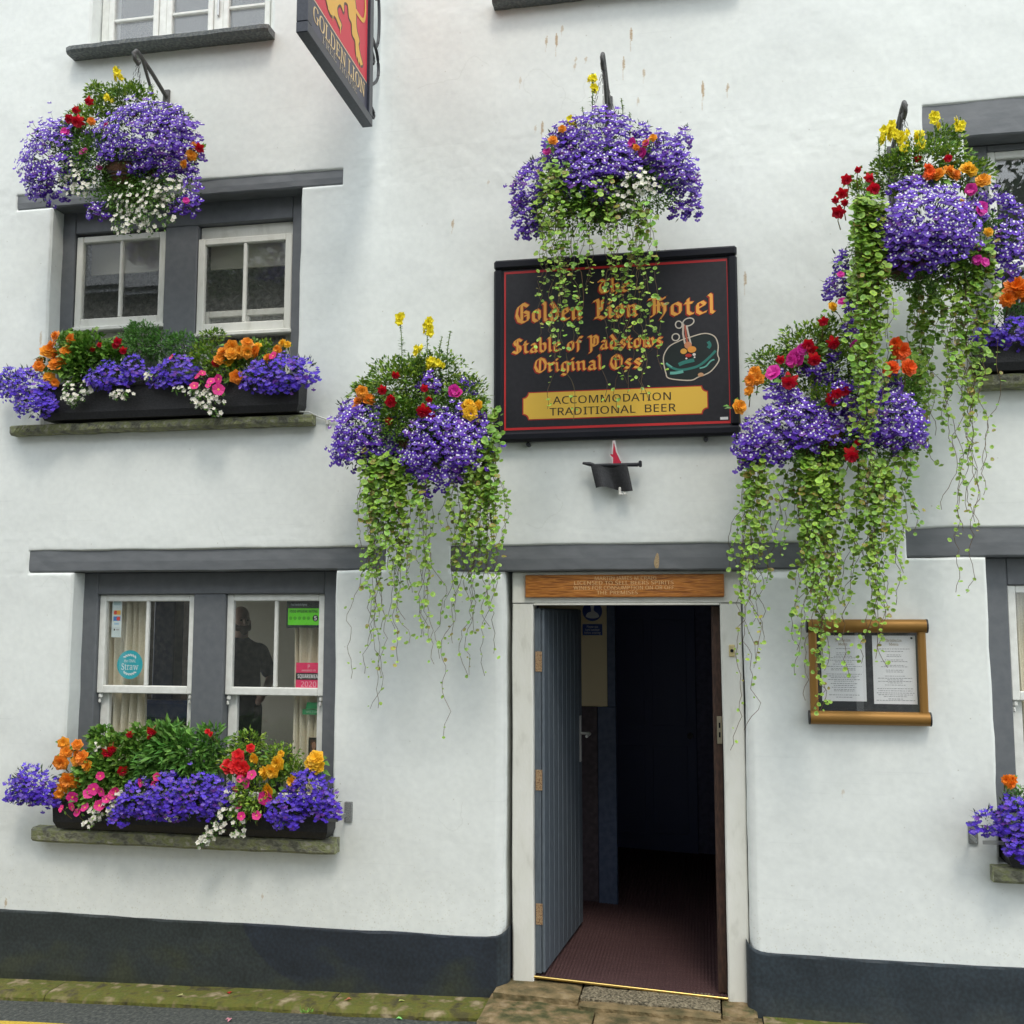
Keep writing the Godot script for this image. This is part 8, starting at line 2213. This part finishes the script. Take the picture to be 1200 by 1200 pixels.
	["fuchsia", "red fuchsia blooms at the left of the lower left window box", -2.617, 0.669, 0.060, "", [[-0.37, 0.259, 0.09, 0.034, 0], [-0.347, 0.276, 0.09, 0.028, 0], [-0.299, 0.167, 0.09, 0.031, 0], [-0.128, 0.371, 0.09, 0.028, 0], [-0.259, 0.347, 0.09, 0.022, 0], [-0.15, 0.336, 0.09, 0.02, 0], [-0.641, 0.291, 0.09, 0.014, 0]]],
	["begonia_r", "scarlet begonia right of centre in the lower left window box", -2.617, 0.669, 0.060, "", [[0.276, 0.195, 0.09, 0.04, 0], [0.334, 0.201, 0.09, 0.043, 0], [0.366, 0.197, 0.09, 0.04, 0], [0.329, 0.25, 0.09, 0.033, 0], [0.395, 0.289, 0.09, 0.026, 0], [0.358, 0.172, 0.09, 0.033, 0], [0.156, 0.364, 0.09, 0.017, 0], [0.179, 0.351, 0.09, 0.017, 0]]],
	["pink", "hot pink petunias at the left front of the lower left window box", -2.617, 0.669, 0.060, "", [[-0.546, 0.028, 0.14, 0.029, 0], [-0.53, -0.014, 0.14, 0.026, 0], [-0.591, -0.028, 0.14, 0.018, 0], [-0.448, 0.052, 0.14, 0.029, 0], [-0.42, 0.074, 0.14, 0.029, 0], [-0.368, 0.067, 0.14, 0.026, 0], [-0.468, -0.02, 0.14, 0.029, 0], [-0.384, -0.005, 0.14, 0.026, 0], [-0.32, 0.048, 0.14, 0.029, 0], [-0.514, -0.047, 0.14, 0.02, 0], [-0.347, 0.026, 0.14, 0.022, 0], [-0.381, 0.142, 0.14, 0.02, 0], [-0.298, 0.069, 0.14, 0.022, 0]]],
	["pink", "pink petunias right of centre in the lower left window box", -2.617, 0.669, 0.060, "", [[-0.159, 0.115, 0.14, 0.022, 0], [-0.077, 0.143, 0.14, 0.022, 0], [0.396, 0.123, 0.14, 0.031, 0], [0.422, 0.165, 0.14, 0.026, 0], [0.369, 0.147, 0.14, 0.02, 0], [0.496, 0.057, 0.14, 0.035, 0], [0.339, 0.097, 0.14, 0.02, 0], [0.387, -0.028, 0.14, 0.02, 0], [0.458, -0.026, 0.14, 0.022, 0], [0.359, 0.016, 0.14, 0.018, 0], [-0.089, 0.105, 0.14, 0.018, 0]]],
	["bacopa", "white bacopa at the left front of the lower left window box", -2.617, 0.669, 0.060, "", [[-0.42, -0.049, 0.11, 0.047, 0.043, 0.034, 0.8], [-0.355, -0.022, 0.11, 0.047, 0.042, 0.034, 0.8], [-0.455, -0.105, 0.11, 0.028, 0.024, 0.03, 0.8], [-0.292, 0.052, 0.11, 0.028, 0.028, 0.03, 0.8], [-0.449, 0.263, 0.04, 0.034, 0.043, 0.03, 0.8], [-0.003, -0.05, 0.12, 0.032, 0.023, 0.03, 0.8], [-0.328, 0.009, 0.11, 0.038, 0.028, 0.03, 0.8]]],
	["bacopa", "white bacopa tail hanging below the middle of the lower left window box", -2.617, 0.669, 0.060, "", [[0.271, 0.057, 0.11, 0.036, 0.041, 0.03, 0.8], [0.33, 0.059, 0.11, 0.032, 0.027, 0.03, 0.8], [0.274, -0.034, 0.11, 0.045, 0.054, 0.036, 0.8], [0.231, -0.105, 0.11, 0.045, 0.041, 0.033, 0.8], [0.196, -0.139, 0.11, 0.045, 0.036, 0.03, 0.8], [0.357, -0.092, 0.11, 0.04, 0.049, 0.032, 0.8], [0.17, -0.169, 0.11, 0.036, 0.027, 0.03, 0.8], [0.328, -0.011, 0.11, 0.031, 0.036, 0.03, 0.8]]],
	["bush_lance", "tall leafy green bush in the middle of the lower left window box", -2.617, 0.669, 0.060, "", [[-0.067, 0.252, -0.02, 0.152, 0.133, 0.133], [-0.149, 0.188, 0, 0.124, 0.105, 0.105], [0.052, 0.233, -0.02, 0.132, 0.122, 0.122], [0.139, 0.298, -0.03, 0.066, 0.085, 0.066], [0.005, 0.152, 0.02, 0.187, 0.075, 0.075], [-0.123, 0.327, -0.03, 0.077, 0.067, 0.067]]],
	["bush_broad", "broad green leaves filling the left of the lower left window box", -2.617, 0.669, 0.060, "", [[-0.378, 0.223, -0.02, 0.165, 0.116, 0.116], [-0.429, 0.139, 0.01, 0.164, 0.106, 0.106], [-0.242, 0.29, -0.03, 0.106, 0.087, 0.087], [-0.301, 0.101, 0.02, 0.143, 0.067, 0.067], [-0.478, 0.034, 0.04, 0.125, 0.067, 0.067], [-0.486, 0.32, -0.03, 0.069, 0.039, 0.039]]],
	["bush_yellow", "fine light green foliage at the right of the lower left window box", -2.617, 0.669, 0.060, "", [[0.335, 0.303, -0.03, 0.102, 0.065, 0.065], [0.314, 0.22, -0.01, 0.111, 0.083, 0.083], [0.52, 0.225, -0.01, 0.109, 0.082, 0.082], [0.415, 0.064, 0.05, 0.109, 0.109, 0.109], [0.602, 0.168, 0.02, 0.09, 0.063, 0.063], [0.358, 0.003, 0.07, 0.063, 0.072, 0.063]]],
	["lobelia_b", "blue lobelia along the front of the upper right window box", 1.433, 2.866, 0.060, "lobelia mounds in the window boxes", [[-0.124, 0.022, 0.06, 0.08, 0.058, 0.046], [-0.021, 0.019, 0.08, 0.093, 0.072, 0.057], [0.103, 0.005, 0.08, 0.092, 0.064, 0.051]]],
	["marigold", "orange pompom blooms rising from the upper right window box", 1.433, 2.866, 0.060, "", [[-0.015, 0.221, 0.09, 0.052, 0], [-0.053, 0.168, 0.09, 0.036, 0], [0.037, 0.191, 0.09, 0.044, 0], [0.006, 0.204, 0.09, 0.044, 0]]],
	["bush_fine", "dark green leaves in the upper right window box", 1.433, 2.866, 0.060, "", [[-0.019, 0.115, 0.02, 0.08, 0.047, 0.047], [0.114, 0.114, 0, 0.087, 0.058, 0.058]]],
	["lobelia_b", "blue lobelia spilling from the left end of the lower right window box", 1.334, 0.687, 0.060, "lobelia mounds in the window boxes", [[-0.122, 0.038, 0.07, 0.084, 0.063, 0.05], [-0.039, 0.07, 0.09, 0.083, 0.09, 0.066], [-0.012, -0.034, 0.1, 0.068, 0.075, 0.055], [0.063, 0.056, 0.09, 0.089, 0.096, 0.071], [-0.046, 0.119, 0.06, 0.035, 0.035, 0.03]]],
	["marigold", "single orange bloom above the lower right window box", 1.334, 0.687, 0.060, "", [[-0.047, 0.217, 0.08, 0.027, 0], [-0.026, 0.214, 0.08, 0.027, 0], [-0.037, 0.202, 0.08, 0.024, 0]]],
	["bush_fine", "small dark green leaves in the lower right window box", 1.334, 0.687, 0.060, "", [[0.005, 0.135, 0.04, 0.056, 0.042, 0.042], [0.088, 0.153, 0.02, 0.063, 0.056, 0.056]]],
]
